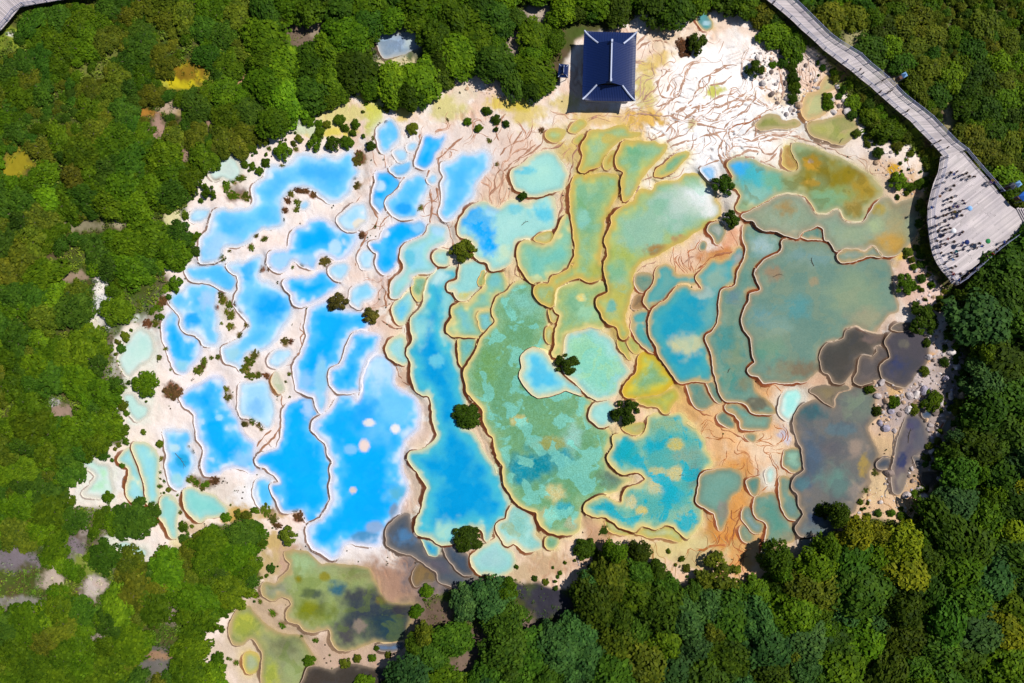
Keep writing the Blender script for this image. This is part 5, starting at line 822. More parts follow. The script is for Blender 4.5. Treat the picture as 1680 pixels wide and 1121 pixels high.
pool_roots = []
for k, p in enumerate(pool_data):
    pal, opt, P, lev = PAL[p['pal']], p['opt'], p['P'], p['lev']
    deep, mid, edge, col2 = [alb(opt.get(n, pal[i])) for i, n in enumerate(('deep', 'mid', 'edge', 'col2'))]
    crest, outer = alb(pal[4]), alb(opt.get('rimo', pal[5]))
    w1, w2 = opt.get('w', (pal[6], pal[7])); mot = opt.get('mottle', pal[8])
    cx, cy = p['c']
    root = empty('travertine_pool', W(cx, cy, lev))
    loc = np.array(W(cx, cy, lev))
    # water sheet
    (x0, y0), (x1, y1) = P.min(0), P.max(0)
    st = 3.2 if max(x1 - x0, y1 - y0) > 60 else 2.5
    ax, ay = np.meshgrid(np.arange(x0, x1, st), np.arange(y0, y1, st))
    ax = (ax + ((np.arange(ax.shape[0]) % 2) * st / 2)[:, None]).ravel(); ay = ay.ravel()
    D = p['d']; j0, i0 = p['sl'][0].start, p['sl'][1].start
    def dist(x, y):
        fx = np.clip((x - GX0) / GS - i0, 0, D.shape[1] - 1.001); fy = np.clip((y - GY0) / GS - j0, 0, D.shape[0] - 1.001)
        i = fx.astype(int); j = fy.astype(int); a = fx - i; b = fy - j
        return (D[j, i] * (1 - a) + D[j, i + 1] * a) * (1 - b) + (D[j + 1, i] * (1 - a) + D[j + 1, i + 1] * a) * b
    keep = dist(ax, ay) < -1.6
    pin = np.stack([ax[keep], ay[keep]], 1)
    allp = np.vstack([P, pin]); nP = len(P)
    r = delaunay_2d_cdt([Vector(v) for v in allp], [(i, (i + 1) % nP) for i in range(nP)], [], 0, 1e-4)
    vv = np.array([tuple(v) for v in r[0]]); ff = np.array([tuple(f) for f in r[2]], int)
    cen = vv[ff].mean(1)
    ok = inside(P, cen[:, 0], cen[:, 1])
    for q, p2 in enumerate(pool_data):              # a pool nested in this one
        if q != k and p2['lev'] > lev and (p2['P'].min(0) > P.min(0)).all() and (p2['P'].max(0) < P.max(0)).all():
            if inside(P, p2['P'][:, 0], p2['P'][:, 1]).mean() > 0.95:
                ok &= ~inside(p2['P'], cen[:, 0], cen[:, 1])
    ff = ff[ok]
    x, y = vv[:, 0], vv[:, 1]
    d = np.maximum(-dist(x, y), 0)
    size = np.max(d)
    s1 = min(w1, size * 0.5); s2 = min(w2, size * 0.95)
    dw = np.maximum(d * (1 + 0.45 * fbm(x / 22, y / 22, 900 + k, 3)) + 2.5 * fbm(x / 9, y / 9, 950 + k, 2) * sstep(1, 8, d), 0)
    cc = edge + (mid - edge) * sstep(0, s1, dw)[:, None]
    cc = cc + (deep - cc) * sstep(s1 * 0.5, s2, dw)[:, None]
    for q, s in enumerate(opt.get('dabs', [])):
        tt, b = s.split(':')
        c2 = dab_pts(cc, x, y, s, k * 7 + q, p['pal'] not in ('BL', 'SK', 'PB'))
        shore = sstep(0, s1 * 0.9, dw)[:, None]
        cc = cc + (c2 - cc) * (0.15 + 0.85 * shore)
    soft_ = p['pal'] in ('BL', 'SK', 'PB', 'MT')
    a0 = 0.12 if soft_ else 0.5
    alpha = a0 + (0.975 - a0) * sstep(0, 9 if soft_ else 12, d)
    kz = (H - lev) / FPX
    Vw = np.stack([(x - CX) * kz, -(y - CY) * kz, np.full(len(x), lev)], 1) - loc
    a2 = ff[:, [0, 1, 2]]
    nz = np.cross(Vw[a2[:, 1]] - Vw[a2[:, 0]], Vw[a2[:, 2]] - Vw[a2[:, 0]])[:, 2]
    a2[nz < 0] = a2[nz < 0][:, ::-1]
    mo = mot * sstep(s1 * 0.5, s1 * 1.4, dw)
    cmix = np.clip(col2[None] * (0.65 + 0.35 * (cc.mean(1) / max(deep.mean(), 0.02))[:, None]), 0, 0.9)
    mesh_from('water', Vw, a2, MAT['water'], root, cols=dict(col=cc, col2=cmix), attrs=dict(mottle=mo, alpha=alpha))
    # rim: lip and outer face, as wide as the drop behind it asks for
    n = normals2(P); m = len(P)
    out8 = sample(BASE, P[:, 0] + n[:, 0] * 9, P[:, 1] + n[:, 1] * 9)
    drop = np.clip((lev - out8) / 0.30, -0.4, 1.4)
    west = np.clip(0.5 - 0.75 * n[:, 0] + 0.35 * n[:, 1], 0, 1.2)     # dams stand on the downhill (west, south) side
    drop = np.clip(0.35 * drop + 0.75 * west, 0, 1.3)
    ker = np.ones(9) / 9
    drop = np.convolve(np.concatenate([drop[-4:], drop, drop[:4]]), ker, 'valid')
    jit = np.clip(0.95 + 0.75 * fbm(P[:, 0] / 24, P[:, 1] / 24, 1200 + k, 3) + 0.25 * fbm(P[:, 0] / 6, P[:, 1] / 6, 1300 + k, 2), 0.35, 1.7)
    big = 0.45 if p['pal'] in ('BL', 'SK', 'PB', 'MT') else 1.0
    wd = (0.5 + (3.5 if big == 1.0 else 2.9) * drop * big) * jit
    offs = [-1.6, -0.5, 0.5, 1.0, 1.0, 1.0]
    O = [np.full(m, -1.5), np.full(m, -0.4), np.full(m, 0.15), 0.35 + 0.12 * wd, 0.5 + 0.8 * wd, 0.9 + 1.1 * wd, 1.6 + 1.4 * wd]
    hs = 0.55 if big < 1 else 1.0
    hh = [-0.10, 0.02 * hs, 0.11 * hs, 0.09 * hs, 0.05 * hs, 0.015, -0.10]
    RV = []; RC = []
    for q, (o, h) in enumerate(zip(O, hh)):
        xx = P[:, 0] + n[:, 0] * o; yy = P[:, 1] + n[:, 1] * o
        g = sample(Z, xx, yy)
        if q < 3: dd = np.clip(drop * 1.5 - 0.2, 0, 1); z = np.full(m, lev) + h * dd - (1 - dd) * 0.10
        else:
            dd = np.clip(drop * 1.5 - 0.2, 0, 1)
            z = np.minimum(g + h, lev + 0.12) - (1 - dd) * 0.15 if q < 6 else g + h
        kk = (H - z) / FPX
        RV.append(np.stack([(xx - CX) * kk, -(yy - CY) * kk, z], 1) - loc)
        t = np.clip(drop * 1.2, 0, 1)[:, None]
        gc = np.stack([sample(C[..., c_], P[:, 0] + n[:, 0] * 5, P[:, 1] + n[:, 1] * 5) for c_ in range(3)], 1)
        if q == 0: cq = np.tile(edge, (m, 1))
        elif q in (1, 2): cq = (edge * 0.35 + crest * 0.65) * t + (edge * (0.6 if q == 1 else 0.25) + gc * (0.4 if q == 1 else 0.75)) * (1 - t)
        elif q == 3: cq = outer * 0.8 * t + (gc * 0.85 + outer * 0.15) * (1 - t)
        elif q == 4: cq = outer * t + (gc * 0.9 + outer * 0.1) * (1 - t)
        elif q == 5: cq = (outer * 0.75 + gc * 0.25) * t + gc * (1 - t)
        else: cq = gc
        RC.append(cq)
    RVa = np.vstack(RV); RCa = np.vstack(RC); nr = len(O)
    ii = np.arange(m); jj = (ii + 1) % m
    ar = 0.5 * np.sum(P[:, 0] * np.roll(P[:, 1], -1) - np.roll(P[:, 0], -1) * P[:, 1])
    RF = np.vstack([np.stack([q * m + ii, q * m + jj, (q + 1) * m + jj, (q + 1) * m + ii], 1) for q in range(nr - 1)])
    e1 = RVa[RF[:, 1]] - RVa[RF[:, 0]]; e2 = RVa[RF[:, 2]] - RVa[RF[:, 0]]
    if np.cross(e1, e2)[:, 2].mean() < 0: RF = RF[:, ::-1]
    mesh_from('rim', RVa, np.ascontiguousarray(RF), MAT['rim'], root, smooth=True, cols=dict(col=RCa))
    tag(root, p['lab'], 'pool', 'terraced travertine pools')
    pool_roots.append(root)
# ------------------------------------------------------------------ built things: outlines needed before planting
WALK_L = np.array([(1240, -22), (1258, 0), (1270, 9), (1286, 22), (1302, 36), (1315, 49), (1329, 61), (1340, 71), (1351, 82), (1367, 94), (1381, 105), (1395, 115), (1411, 129), (1429, 143), (1442, 155), (1458, 169), (1474, 183), (1494, 199), (1502, 208), (1516, 222), (1529, 235), (1549, 258)], float)
WALK_R = np.array([(1278, -22), (1301, 0), (1315, 13), (1329, 27), (1338, 36), (1347, 45), (1356, 54), (1365, 62), (1375, 69), (1398, 83), (1411, 91), (1427, 107), (1440, 117), (1455, 130), (1470, 145), (1486, 161), (1508, 177), (1530, 195), (1540, 206), (1551, 217), (1564, 231), (1584, 246)], float)
PLAT = np.array([(1584, 246), (1607, 273), (1625, 293), (1643, 314), (1665, 340), (1700, 362), (1690, 372), (1676, 381), (1639, 408), (1603, 440), (1575, 465), (1568, 468), (1561, 457), (1550, 445), (1543, 434), (1536, 420), (1532, 404), (1529.5, 386), (1527, 364), (1528, 340), (1532, 321), (1537.5, 301), (1545, 284), (1549, 258)], float)
TLWALK = np.array([(-60, 95), (4, 47), (33, 12), (60, 7), (125, -4), (190, -16), (190, -60), (60, -40), (20, -30), (-60, 30)], float)
PAV = (996.0, 111.0)
BLOCK = [(np.vstack([WALK_L, WALK_R[::-1]]), 3), (PLAT, 3), (TLWALK, 3),
         (np.array([(925, 40), (1050, 40), (1050, 185), (925, 185)], float), 0), (np.array([(910, 105), (935, 105), (935, 135), (910, 135)], float), 4)]

# ------------------------------------------------------------------ vegetation prototypes (crown radius 1)
def crown_mesh(name, seed, lobes, leaves, flat=0.75, leaf=0.12, up=0.55, spread=0.62, lr=1.0):
    r = np.random.default_rng(seed)
    L = []
    for i in range(lobes):
        a = 2 * math.pi * (i * 0.618 + r.uniform(0, 0.25)); q = math.sqrt((i + 0.4) / lobes)
        rad = r.uniform(0.26, 0.44) * (1.15 - 0.35 * q) * lr
        L.append((spread * q * 1.08 * math.cos(a), spread * q * 1.08 * math.sin(a), flat * (0.95 - 0.75 * q * q) * r.uniform(0.8, 1.1), rad, r.uniform(0, 1)))
    L = np.array(L)
    w = L[:, 3] ** 2; pick = r.choice(lobes, leaves, p=w / w.sum())
    d = r.normal(size=(leaves, 3)); d[:, 2] = np.abs(d[:, 2]) * 0.9 + d[:, 2] * 0.25
    d /= np.linalg.norm(d, axis=1)[:, None]
    rr = L[pick, 3] * r.uniform(0.72, 1.08, leaves)
    c = L[pick, :3] + d * rr[:, None] * np.array([1, 1, 0.85])
    c += r.normal(0, 0.018, c.shape)
    nrm = d * 0.75 + np.array([0, 0, up]) + r.normal(0, 0.38, (leaves, 3)); nrm /= np.linalg.norm(nrm, axis=1)[:, None]
    t = np.cross(nrm, r.normal(size=(leaves, 3))); t /= np.linalg.norm(t, axis=1)[:, None]
    b = np.cross(nrm, t)
    s = leaf * r.uniform(0.55, 1.25, leaves)[:, None]
    asp = r.uniform(0.5, 0.9, leaves)[:, None]
    v = np.stack([c - t * s, c - b * s * asp + nrm * s * 0.15, c + t * s, c + b * s * asp + nrm * s * 0.15], 1).reshape(-1, 3)
    f = np.arange(leaves * 4).reshape(-1, 4)
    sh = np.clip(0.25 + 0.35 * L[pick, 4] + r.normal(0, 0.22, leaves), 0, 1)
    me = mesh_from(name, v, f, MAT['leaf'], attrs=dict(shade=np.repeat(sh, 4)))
    data = me.data; bpy.data.objects.remove(me); return data

CROWNS = {
 'tree': [crown_mesh('broad_crown', 100 + i, 26 + 4 * i, 3300, 0.8, 0.075, 0.5, 0.74, 0.85) for i in range(5)],
 'bush': [crown_mesh('bush_crown', 200 + i, 22 + 3 * i, 2600, 0.45, 0.078, 0.6, 0.76, 0.85) for i in range(5)],
 'heath': [crown_mesh('heath_crown', 300 + i, 24, 900, 0.30, 0.10, 0.7, 0.80, 0.60) for i in range(5)],
 'loose': [crown_mesh('loose_crown', 400 + i, 17, 1500, 0.6, 0.085, 0.5, 0.80, 0.72) for i in range(4)],
}
def trunk_mesh(seed):
    r = random.Random(seed); m = MB()
    m.tube((0, 0, -0.25), (0.03, 0.02, 0.38), 0.085, 0.06, 7)
    for i in range(5):
        a = i * 2 * math.pi / 5 + r.uniform(-0.3, 0.3); q = r.uniform(0.3, 0.48)
        m.tube((0.03, 0.02, 0.3), (q * math.cos(a), q * math.sin(a), r.uniform(0.5, 0.72)), 0.045, 0.018, 5)
    o = m.build('trunk', MAT['bark']); d = o.data; bpy.data.objects.remove(o); return d
TRUNKS = [trunk_mesh(i) for i in range(3)]

GREENS = {  # everyday colour word -> leaf colour (albedo)
 'dark green': (0.042, 0.080, 0.005), 'deep green': (0.046, 0.108, 0.009), 'bright green': (0.105, 0.200, 0.007), 'mid green': (0.070, 0.138, 0.005),
 'olive green': (0.100, 0.132, 0.010), 'yellow green': (0.165, 0.205, 0.008), 'blue green': (0.046, 0.112, 0.028), 'rusty brown': (0.130, 0.062, 0.028), 'brown green': (0.100, 0.095, 0.018),
}
used_labels = {}
def plant(kind, name, x, y, r_units, hgt, colour, label, group, crownkind, sq=(1, 1)):
    if kind == 'tree' and crownkind == 'tree': hgt *= random.uniform(0.85, 1.2)
    """a shrub or tree: crown radius in survey units, height in metres"""
    z = gz(x, y)
    kxy = W(x, y, z + hgt * 0.55)
    zg = z - 0.05
    root = empty(name, (kxy[0], kxy[1], zg), random.uniform(0, 6.28))
    rad = r_units * (H - z - hgt * 0.55) / FPX
    j = 1.0 + random.uniform(-0.12, 0.12)
    base = GREENS[colour]; lum = random.uniform(0.78, 1.25); cv = [c * lum * random.uniform(0.9, 1.1) for c in base]
    if crownkind == 'heath':
        c = bpy.data.objects.new('crown', random.choice(CROWNS['heath'])); col.objects.link(c); c.parent = root
        e_ = random.uniform(0.75, 1.0); c.scale = (rad / e_ * sq[0], rad * e_ * sq[1], hgt / 0.6); c.location = (0, 0, -0.05)
    else:
        hs = hgt / 1.25 if crownkind == 'tree' else hgt / 0.95
        c = bpy.data.objects.new('crown', random.choice(CROWNS[crownkind])); col.objects.link(c); c.parent = root
        c.scale = (rad * 1.02 * j * sq[0], rad * 1.02 / j * sq[1], hs)
        c.location = (0, 0, hgt * (0.22 if crownkind == 'tree' else 0.02))
        t = bpy.data.objects.new('trunk', random.choice(TRUNKS)); col.objects.link(t); t.parent = root
        t.scale = (min(rad, 3.0), min(rad, 3.0), hs)
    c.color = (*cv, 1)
    c.rotation_euler = (random.uniform(-0.08, 0.08), random.uniform(-0.08, 0.08), 0)
    tag(root, label, 'tree' if kind == 'tree' else 'shrub', group)
    return root

allP = np.vstack([p['P'] for p in pool_data]); allI = np.concatenate([np.full(len(p['P']), i) for i, p in enumerate(pool_data)])
def nearest_pool(x, y):
    d = np.hypot(allP[:, 0] - x, allP[:, 1] - y); i = int(np.argmin(d))
    o_ = int(own[int(round((y - GY0) / GS)), int(round((x - GX0) / GS))])
    if o_ >= 0: return (-float(d[allI == o_].min()), pool_data[o_])
    return (float(d[i]), pool_data[allI[i]])
def side_of(x, y, c):
    dx, dy = x - c[0], y - c[1]
    if abs(dx) > 1.6 * abs(dy): return 'right' if dx > 0 else 'left'
    if abs(dy) > 1.6 * abs(dx): return 'lower' if dy > 0 else 'upper'
    return ('lower ' if dy > 0 else 'upper ') + ('right' if dx > 0 else 'left')
STOP = {'with', 'a', 'the', 'of', 'in', 'at', 'under', 'by', 'and', 'an', 'to', 'on', 'top', 'its', 'between', 'beside', 'below', 'above', 'left', 'right', 'running', 'down', 'one', 'from'}
def shortpool(lab, n=7):
    w = lab.replace(',', '').split()[:n]
    while w[-1] in STOP: w.pop()
    return ' '.join(w)
def near_label(adj, noun, x, y):
    d, p = nearest_pool(x, y)
    s = shortpool(p['lab'], 6)
    if d < -4: return f"{adj} {noun} standing in the {s}"
    return f"{adj} {noun} {side_of(x, y, p['c'])} of the {s}".replace('upper of', 'above').replace('lower of', 'below').replace('upper ', 'upper ').replace('lower ', 'lower ')
# hand-surveyed shrubs: tile:x,y,radius(tile units),colour,kind(b bush, t tree, h heath)
random.seed(11)
CIRC = []           # planted circles (x, y, r)
for it in SH.replace('\n', '|').split('|'):
    t, b = it.split(':'); x, y, r, colr, kd = b.split(',')
    x0, y0, k = TILE[t]; x = x0 + float(x) / k; y = y0 + float(y) / k; r = float(r) / k
    m = r * M2
    if kd == 'h': hgt, nm, noun = 0.16 + 0.16 * m, 'heath_tussock', 'heath tussock'
    elif kd == 'b': hgt, nm, noun = 0.5 + 0.75 * m, 'round_shrub', 'shrub'
    else: hgt, nm, noun = 2.0 + 0.9 * m, 'broadleaf_tree', 'tree'
    size = 'tiny' if r < 5 else 'small' if r < 9 else 'bushy' if r < 16 else 'big'
    lab = near_label(f'{size} {colr}', noun, x, y)
    plant('tree' if kd == 't' else 'shrub', nm, x, y, r * (1.2 if kd == 'h' else 1.0), hgt, colr, lab, 'tussocks and shrubs among the pools', {'h': 'heath', 'b': 'loose' if r > 12 and random.random() < 0.7 else 'bush', 't': 'tree'}[kd])
    CIRC.append((x, y, r))

# ------------------------------------------------------------------ woods
CLEAR = []
for s in WOOD_DABS:
    x, y, rx, ry, h = s[2:].split(',')
    hc = srgb(h)
    if hc[1] > hc[0] * 0.95: continue
    CLEAR.append((float(x), float(y), float(rx) * 0.85, float(ry) * 0.85))
CLEAR += [(655, 72, 44, 30), (160, 800, 30, 30), (215, 570, 40, 60), (215, 670, 34, 34), (375, 285, 40, 30), (205, 890, 46, 18), (495, 215, 16, 30), (1168, 40, 30, 24)]
def zone(x, y):
    """name, crown kind, radius range, height range, colours, thing name, phrase"""
    if x > 1250 and y < 520 and not (x > 1540 and y > 400):
        sub = 'beyond the boardwalk in the top right corner' if y < 130 and x > 1400 else 'between the boardwalk and the pools' if x - 1250 < 0.95 * (y + 10) + 20 else 'behind the viewing platform'
        return ('ur', 'bush' , (7, 24), (1.0, 3.2), ['dark green', 'olive green', 'mid green', 'olive green', 'deep green', 'bright green', 'olive green'], 'hillside_bush', sub)
    if x > 1380 and y >= 400:
        sub = 'in the right hand wood beside the boulders' if y < 700 else 'in the lower right wood' if y < 930 else 'in the bottom right corner wood'
        return ('right', 'tree', (17, 42), (3.4, 6.2), ['deep green', 'deep green', 'blue green', 'dark green', 'mid green', 'deep green', 'yellow green'], 'broadleaf_tree', sub)
    if y > 880 and x > 640:
        sub = 'in the bottom wood below the long turquoise pool' if x < 950 else 'in the bottom wood below the aqua pool' if x < 1180 else 'in the bottom wood below the orange flow'
        return ('bottom', 'tree', (17, 40), (3.2, 6.0), ['dark green', 'deep green', 'deep green', 'blue green', 'mid green', 'olive green'], 'tall_bush_tree', sub)
    if y > 770 and x < 700:
        sub = 'in the lower left thicket by the olive lake' if x > 240 else 'on the lower left slope'
        return ('ll', 'bush', (11, 32), (1.3, 2.8), ['mid green', 'bright green', 'deep green', 'mid green', 'mid green', 'olive green'], 'thicket_shrub', sub)
    if x < 430:
        sub = 'in the left wood beside the mint pools' if y > 480 else 'in the left wood' if y > 250 else 'in the top left thicket'
        if y < 250: return ('tl', 'bush', (8, 25), (1.0, 2.8), ['olive green', 'deep green', 'mid green', 'olive green', 'deep green', 'mid green'], 'scrub_bush', sub)
        return ('left', 'bush', (11, 30), (1.6, 3.6), ['mid green', 'deep green', 'mid green', 'bright green', 'deep green', 'olive green'], 'woodland_shrub', sub)
    sub = 'in the top wood left of the grey blue pond' if x < 640 else 'in the top wood left of the pavilion' if x < 940 else 'in the top wood behind the pavilion and cascade'
    return ('top', 'tree', (13, 32), (2.0, 3.8), ['mid green', 'deep green', 'mid green', 'bright green', 'dark green', 'mid green'], 'upland_tree', sub)

rs = np.random.default_rng(23)
cx_, cy_ = rs.uniform(-40, 1720, 36000), rs.uniform(-40, 1160, 36000)
rd_ = sample(Rd, cx_, cy_)
cand = []
for x, y, q in zip(cx_, cy_, rd_):
    if q < 3: continue
    zn = zone(x, y); r = zn[2][0] + (zn[2][1] - zn[2][0]) * rs.random() ** (1.1 if vnoise(np.array([x / 90.0]), np.array([y / 90.0]), 33)[0] > 0.5 else 3.2)
    cand.append((x, y, r, q))
cand.sort(key=lambda c: -c[2])
AX = np.array([c[0] for c in CIRC]); AY = np.array([c[1] for c in CIRC]); AR = np.array([c[2] for c in CIRC])
TREES = []
blk = []
for P_, mg in BLOCK: blk.append((P_, mg))
cand = cand[:]
xs = np.array([c[0] for c in cand]); ys = np.array([c[1] for c in cand]); rs_ = np.array([c[2] for c in cand])
okm = np.ones(len(cand), bool)
for P_, mg in blk: okm &= sdist(P_, xs, ys) > rs_ * 0.9 + mg
for (ex, ey, erx, ery) in CLEAR: okm &= np.hypot((xs - ex) / (erx + rs_ * 0.55), (ys - ey) / (ery + rs_ * 0.55)) > 1
okm &= np.array([c[3] for c in cand]) > rs_ * np.where((xs > 1420) & (ys > 430), 0.95, 0.55)
okm &= sample((own >= 0).astype(float), xs, ys) < 0.1
def opening(x, y): return (fbm(x / 60, y / 60, 611, 3) > 0.42) & (((x < 430) | ((x > 1280) & (y < 420))))
okm &= ~(opening(xs, ys) & (rs_ > 9))
PX = np.empty(3000); PY = np.empty(3000); PR = np.empty(3000); n_ = len(CIRC)
PX[:n_], PY[:n_], PR[:n_] = AX, AY, AR
for i in np.nonzero(okm)[0]:
    x, y, r = xs[i], ys[i], rs_[i]
    d = np.hypot(PX[:n_] - x, PY[:n_] - y)
    if (d < 0.53 * (r + PR[:n_])).any(): continue
    PX[n_], PY[n_], PR[n_] = x, y, r; n_ += 1
    TREES.append((x, y, r))
    if n_ >= 2990: break
LAND = [(300, 128, 'the yellow grass clearing'), (170, 110, 'the olive scrub slope'), (30, 25, 'the top left boardwalk'), (25, 270, 'the golden meadow patch'), (10, 345, 'the stone path'), (165, 480, 'the white stream bed'), (100, 675, 'the brown clearing'), (25, 915, 'the grey mud at the left edge'), (122, 905, 'the grey mud strip'), (85, 950, 'the sandy clearing'), (150, 965, 'the pale scree'), (205, 890, 'the thin pale stream pool'), (255, 1090, 'the shaded grey pond'), (655, 72, 'the grey blue pond'), (996, 60, 'the pavilion'), (890, 985, 'the dark bottom pond'), (785, 1070, 'the brown bottom bank'), (1600, 360, 'the viewing platform'), (1330, 50, 'the upper boardwalk'), (1450, 150, 'the middle boardwalk'), (1530, 215, 'the lower boardwalk'), (1665, 320, 'the blue canopy'), (1670, 10, 'the top right corner'), (1670, 1110, 'the bottom right corner'), (1100, 1110, 'the bottom edge centre'), (1670, 720, 'the right edge'), (5, 620, 'the left edge'), (5, 1110, 'the bottom left corner'), (500, 60, 'the brown scree in the top wood'), (300, 250, 'the pink scree'), (1600, 800, 'the small pale clearing'), (1500, 720, 'the boulder field'), (1183, 948, 'the sunlit olive bush'), (800, 10, 'the top edge centre'), (760, 120, 'the rocky bank'), (1400, 1110, 'the lower edge right part'), (380, 950, 'the olive lake'), (60, 790, 'the pale left shore'), (260, 10, 'the top edge left part'), (1500, 20, 'the top edge right part'), (1400, 880, 'the yellow green lakeside tree'), (1640, 560, 'the right hand slope')]
LX = np.array([l[0] for l in LAND]); LY = np.array([l[1] for l in LAND])
def land_label(head, x, y):
    d = np.hypot(LX - x, LY - y); i = int(np.argmin(d)); dx, dy = x - LX[i], y - LY[i]
    if d[i] < 18: w = 'at'
    else:
        v = 'below' if dy > 0 else 'above'; hz = 'right of' if dx > 0 else 'left of'
        w = hz if abs(dx) > 2.2 * abs(dy) else v if abs(dy) > 2.2 * abs(dx) else ('below right of' if dx > 0 else 'below left of') if dy > 0 else ('above right of' if dx > 0 else 'above left of')
    far = ' close' if 18 <= d[i] < 55 else ' well' if d[i] > 110 else ''
    return f'{head}{far} {w} {LAND[i][2]}', d[i]
random.seed(5)
per = {}
for (x, y, r) in TREES:
    zn = zone(x, y)
    big = (r - zn[2][0]) / (zn[2][1] - zn[2][0])
    n = vnoise(np.array([x / 130.0]), np.array([y / 130.0]), 8)[0]
    cl = zn[4]; colr = cl[int(min(len(cl) - 1, max(0, (0.6 * n + 0.4 * random.random()) * 1.15 * len(cl) - 0.35)))] if random.random() < 0.6 else random.choice(cl)
    h = zn[3][0] + (zn[3][1] - zn[3][0]) * (0.7 * big + 0.3 * random.random())
    size = 'big' if big > 0.55 else 'medium' if big > 0.22 else 'small'
    noun = 'tree' if zn[1] == 'tree' else 'bush'
    plant('tree' if zn[1] == 'tree' else 'shrub', zn[5], x, y, r * 1.22, h, colr, land_label(f'{size} {colr} {noun}', x, y)[0], 'trees and bushes ' + zn[6], zn[1], (random.uniform(0.8, 1.22), random.uniform(0.8, 1.22)))
    per[zn[5]] = per.get(zn[5], 0) + 1
print('woods', len(TREES), per)

# ragged fringe of small shrubs where the woods meet the flowstone
fx, fy = rs.uniform(150, 1600, 20000), rs.uniform(60, 1110, 20000); fq = sample(Rd, fx, fy)
nf = 0
for x, y, q in zip(fx, fy, fq):
    if not (-34 < q < 2) or sample((own >= 0).astype(float), x, y) > 0.02: continue
    if rs.random() > (0.9 if (x < 640 and y < 760) or x > 1400 else 0.35) * math.exp(q / 22): continue
    if not (x < 640 or x > 1400 or y > 840 or (x > 1250 and y < 260)): continue
    r = rs.uniform(3.0, 11.5) * (1 + q / 60); d = np.hypot(PX[:n_] - x, PY[:n_] - y)
    if (d < 0.8 * (r + PR[:n_])).any() or any(sdist(P_, np.array([x]), np.array([y]))[0] < r for P_, mg in blk): continue
    PX[n_], PY[n_], PR[n_] = x, y, r; n_ += 1; nf += 1
    colr = random.choice(['mid green', 'deep green', 'olive green', 'mid green'])
    plant('shrub', 'fringe_shrub', x, y, r * 1.1, 0.4 + 0.7 * r * M2, colr, near_label(('small ' if r < 6 else 'bushy ') + colr, 'fringe shrub', x, y), 'fringe of shrubs at the wood edge', 'bush', (random.uniform(0.8, 1.2), random.uniform(0.8, 1.2)))
    if nf > 285 or n_ > 2980: break
print('fringe', nf)

# ------------------------------------------------------------------ undergrowth: what nobody could count
def leaf_field(name, X, Y, R_, Hh, colr, per_clump, leaf, label, mat):
    n = len(X); r = np.random.default_rng(hash(name) % 1000 if False else len(name) * 13)
    m = n * per_clump
    ci = np.repeat(np.arange(n), per_clump)
    a = r.uniform(0, 2 * math.pi, m); q = np.sqrt(r.random(m))
    xu = X[ci] + np.cos(a) * q * R_[ci]; yu = Y[ci] + np.sin(a) * q * R_[ci]
    z = sample(Z, xu, yu) + Hh[ci] * (1 - 0.8 * q * q) * r.uniform(0.55, 1.0, m)
    k = (H - z) / FPX
    c = np.stack([(xu - CX) * k, -(yu - CY) * k, z], 1)
    nrm = np.stack([np.cos(a) * q * 0.8, -np.sin(a) * q * 0.8, np.full(m, 0.8)], 1) + r.normal(0, 0.35, (m, 3)); nrm /= np.linalg.norm(nrm, axis=1)[:, None]
    t = np.cross(nrm, r.normal(size=(m, 3))); t /= np.linalg.norm(t, axis=1)[:, None]; b = np.cross(nrm, t)
    s = leaf * r.uniform(0.5, 1.3, m)[:, None]
    v = np.stack([c - t * s, c - b * s * 0.6, c + t * s, c + b * s * 0.6], 1).reshape(-1, 3)
    cc = np.repeat(colr[ci] * r.uniform(0.6, 1.5, m)[:, None], 4, 0)
    o = mesh_from(name, v, np.arange(m * 4).reshape(-1, 4), mat, cols=dict(col=cc))
    tag(o, label, None, None, 'stuff'); return o
ux, uy = rs.uniform(-90, 1770, 56000), rs.uniform(-90, 1212, 56000)
uk = sample(Rd, ux, uy) > 1
uk &= sample((own >= 0).astype(float), ux, uy) < 0.05
for P_, mg in blk: uk &= sdist(P_, ux, uy) > 4
pr = np.ones(len(ux)); clr = np.zeros(len(ux), bool)
for (ex, ey, erx, ery) in CLEAR: inc = np.hypot((ux - ex) / erx, (uy - ey) / ery) < 1.0; pr = np.where(inc, 0.22, pr); clr |= inc
uk &= rs.random(len(ux)) < pr
ux, uy, clr = ux[uk], uy[uk], clr[uk]
nv = vnoise(ux / 60, uy / 60, 91)
gcol = np.array([(0.05, 0.105, 0.006), (0.08, 0.155, 0.007), (0.11, 0.15, 0.012), (0.14, 0.195, 0.010)])
pick = np.clip((nv * 4 + rs.normal(0, 0.7, len(nv))).astype(int), 0, 3)
olive = (uy < 420) & ((ux > 1250) | (ux < 420)); pick = np.where(olive & (rs.random(len(nv)) < 0.5), 2, pick)
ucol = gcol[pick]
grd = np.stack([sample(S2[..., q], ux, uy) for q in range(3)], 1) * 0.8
ucol = np.where(clr[:, None], grd * 0.6 + ucol * 0.4, ucol * 0.62 + grd * 0.15)  # wood-floor leaves darkened to imitate the shade between crowns
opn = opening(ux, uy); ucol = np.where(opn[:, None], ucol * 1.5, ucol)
leaf_field('undergrowth', ux, uy, rs.uniform(3, 8, len(ux)), np.where(clr, 0.25, 1.0) * rs.uniform(0.3, 1.1, len(ux)), ucol, 10, 0.22, 'low green undergrowth covering the wood floor', MAT['under'])
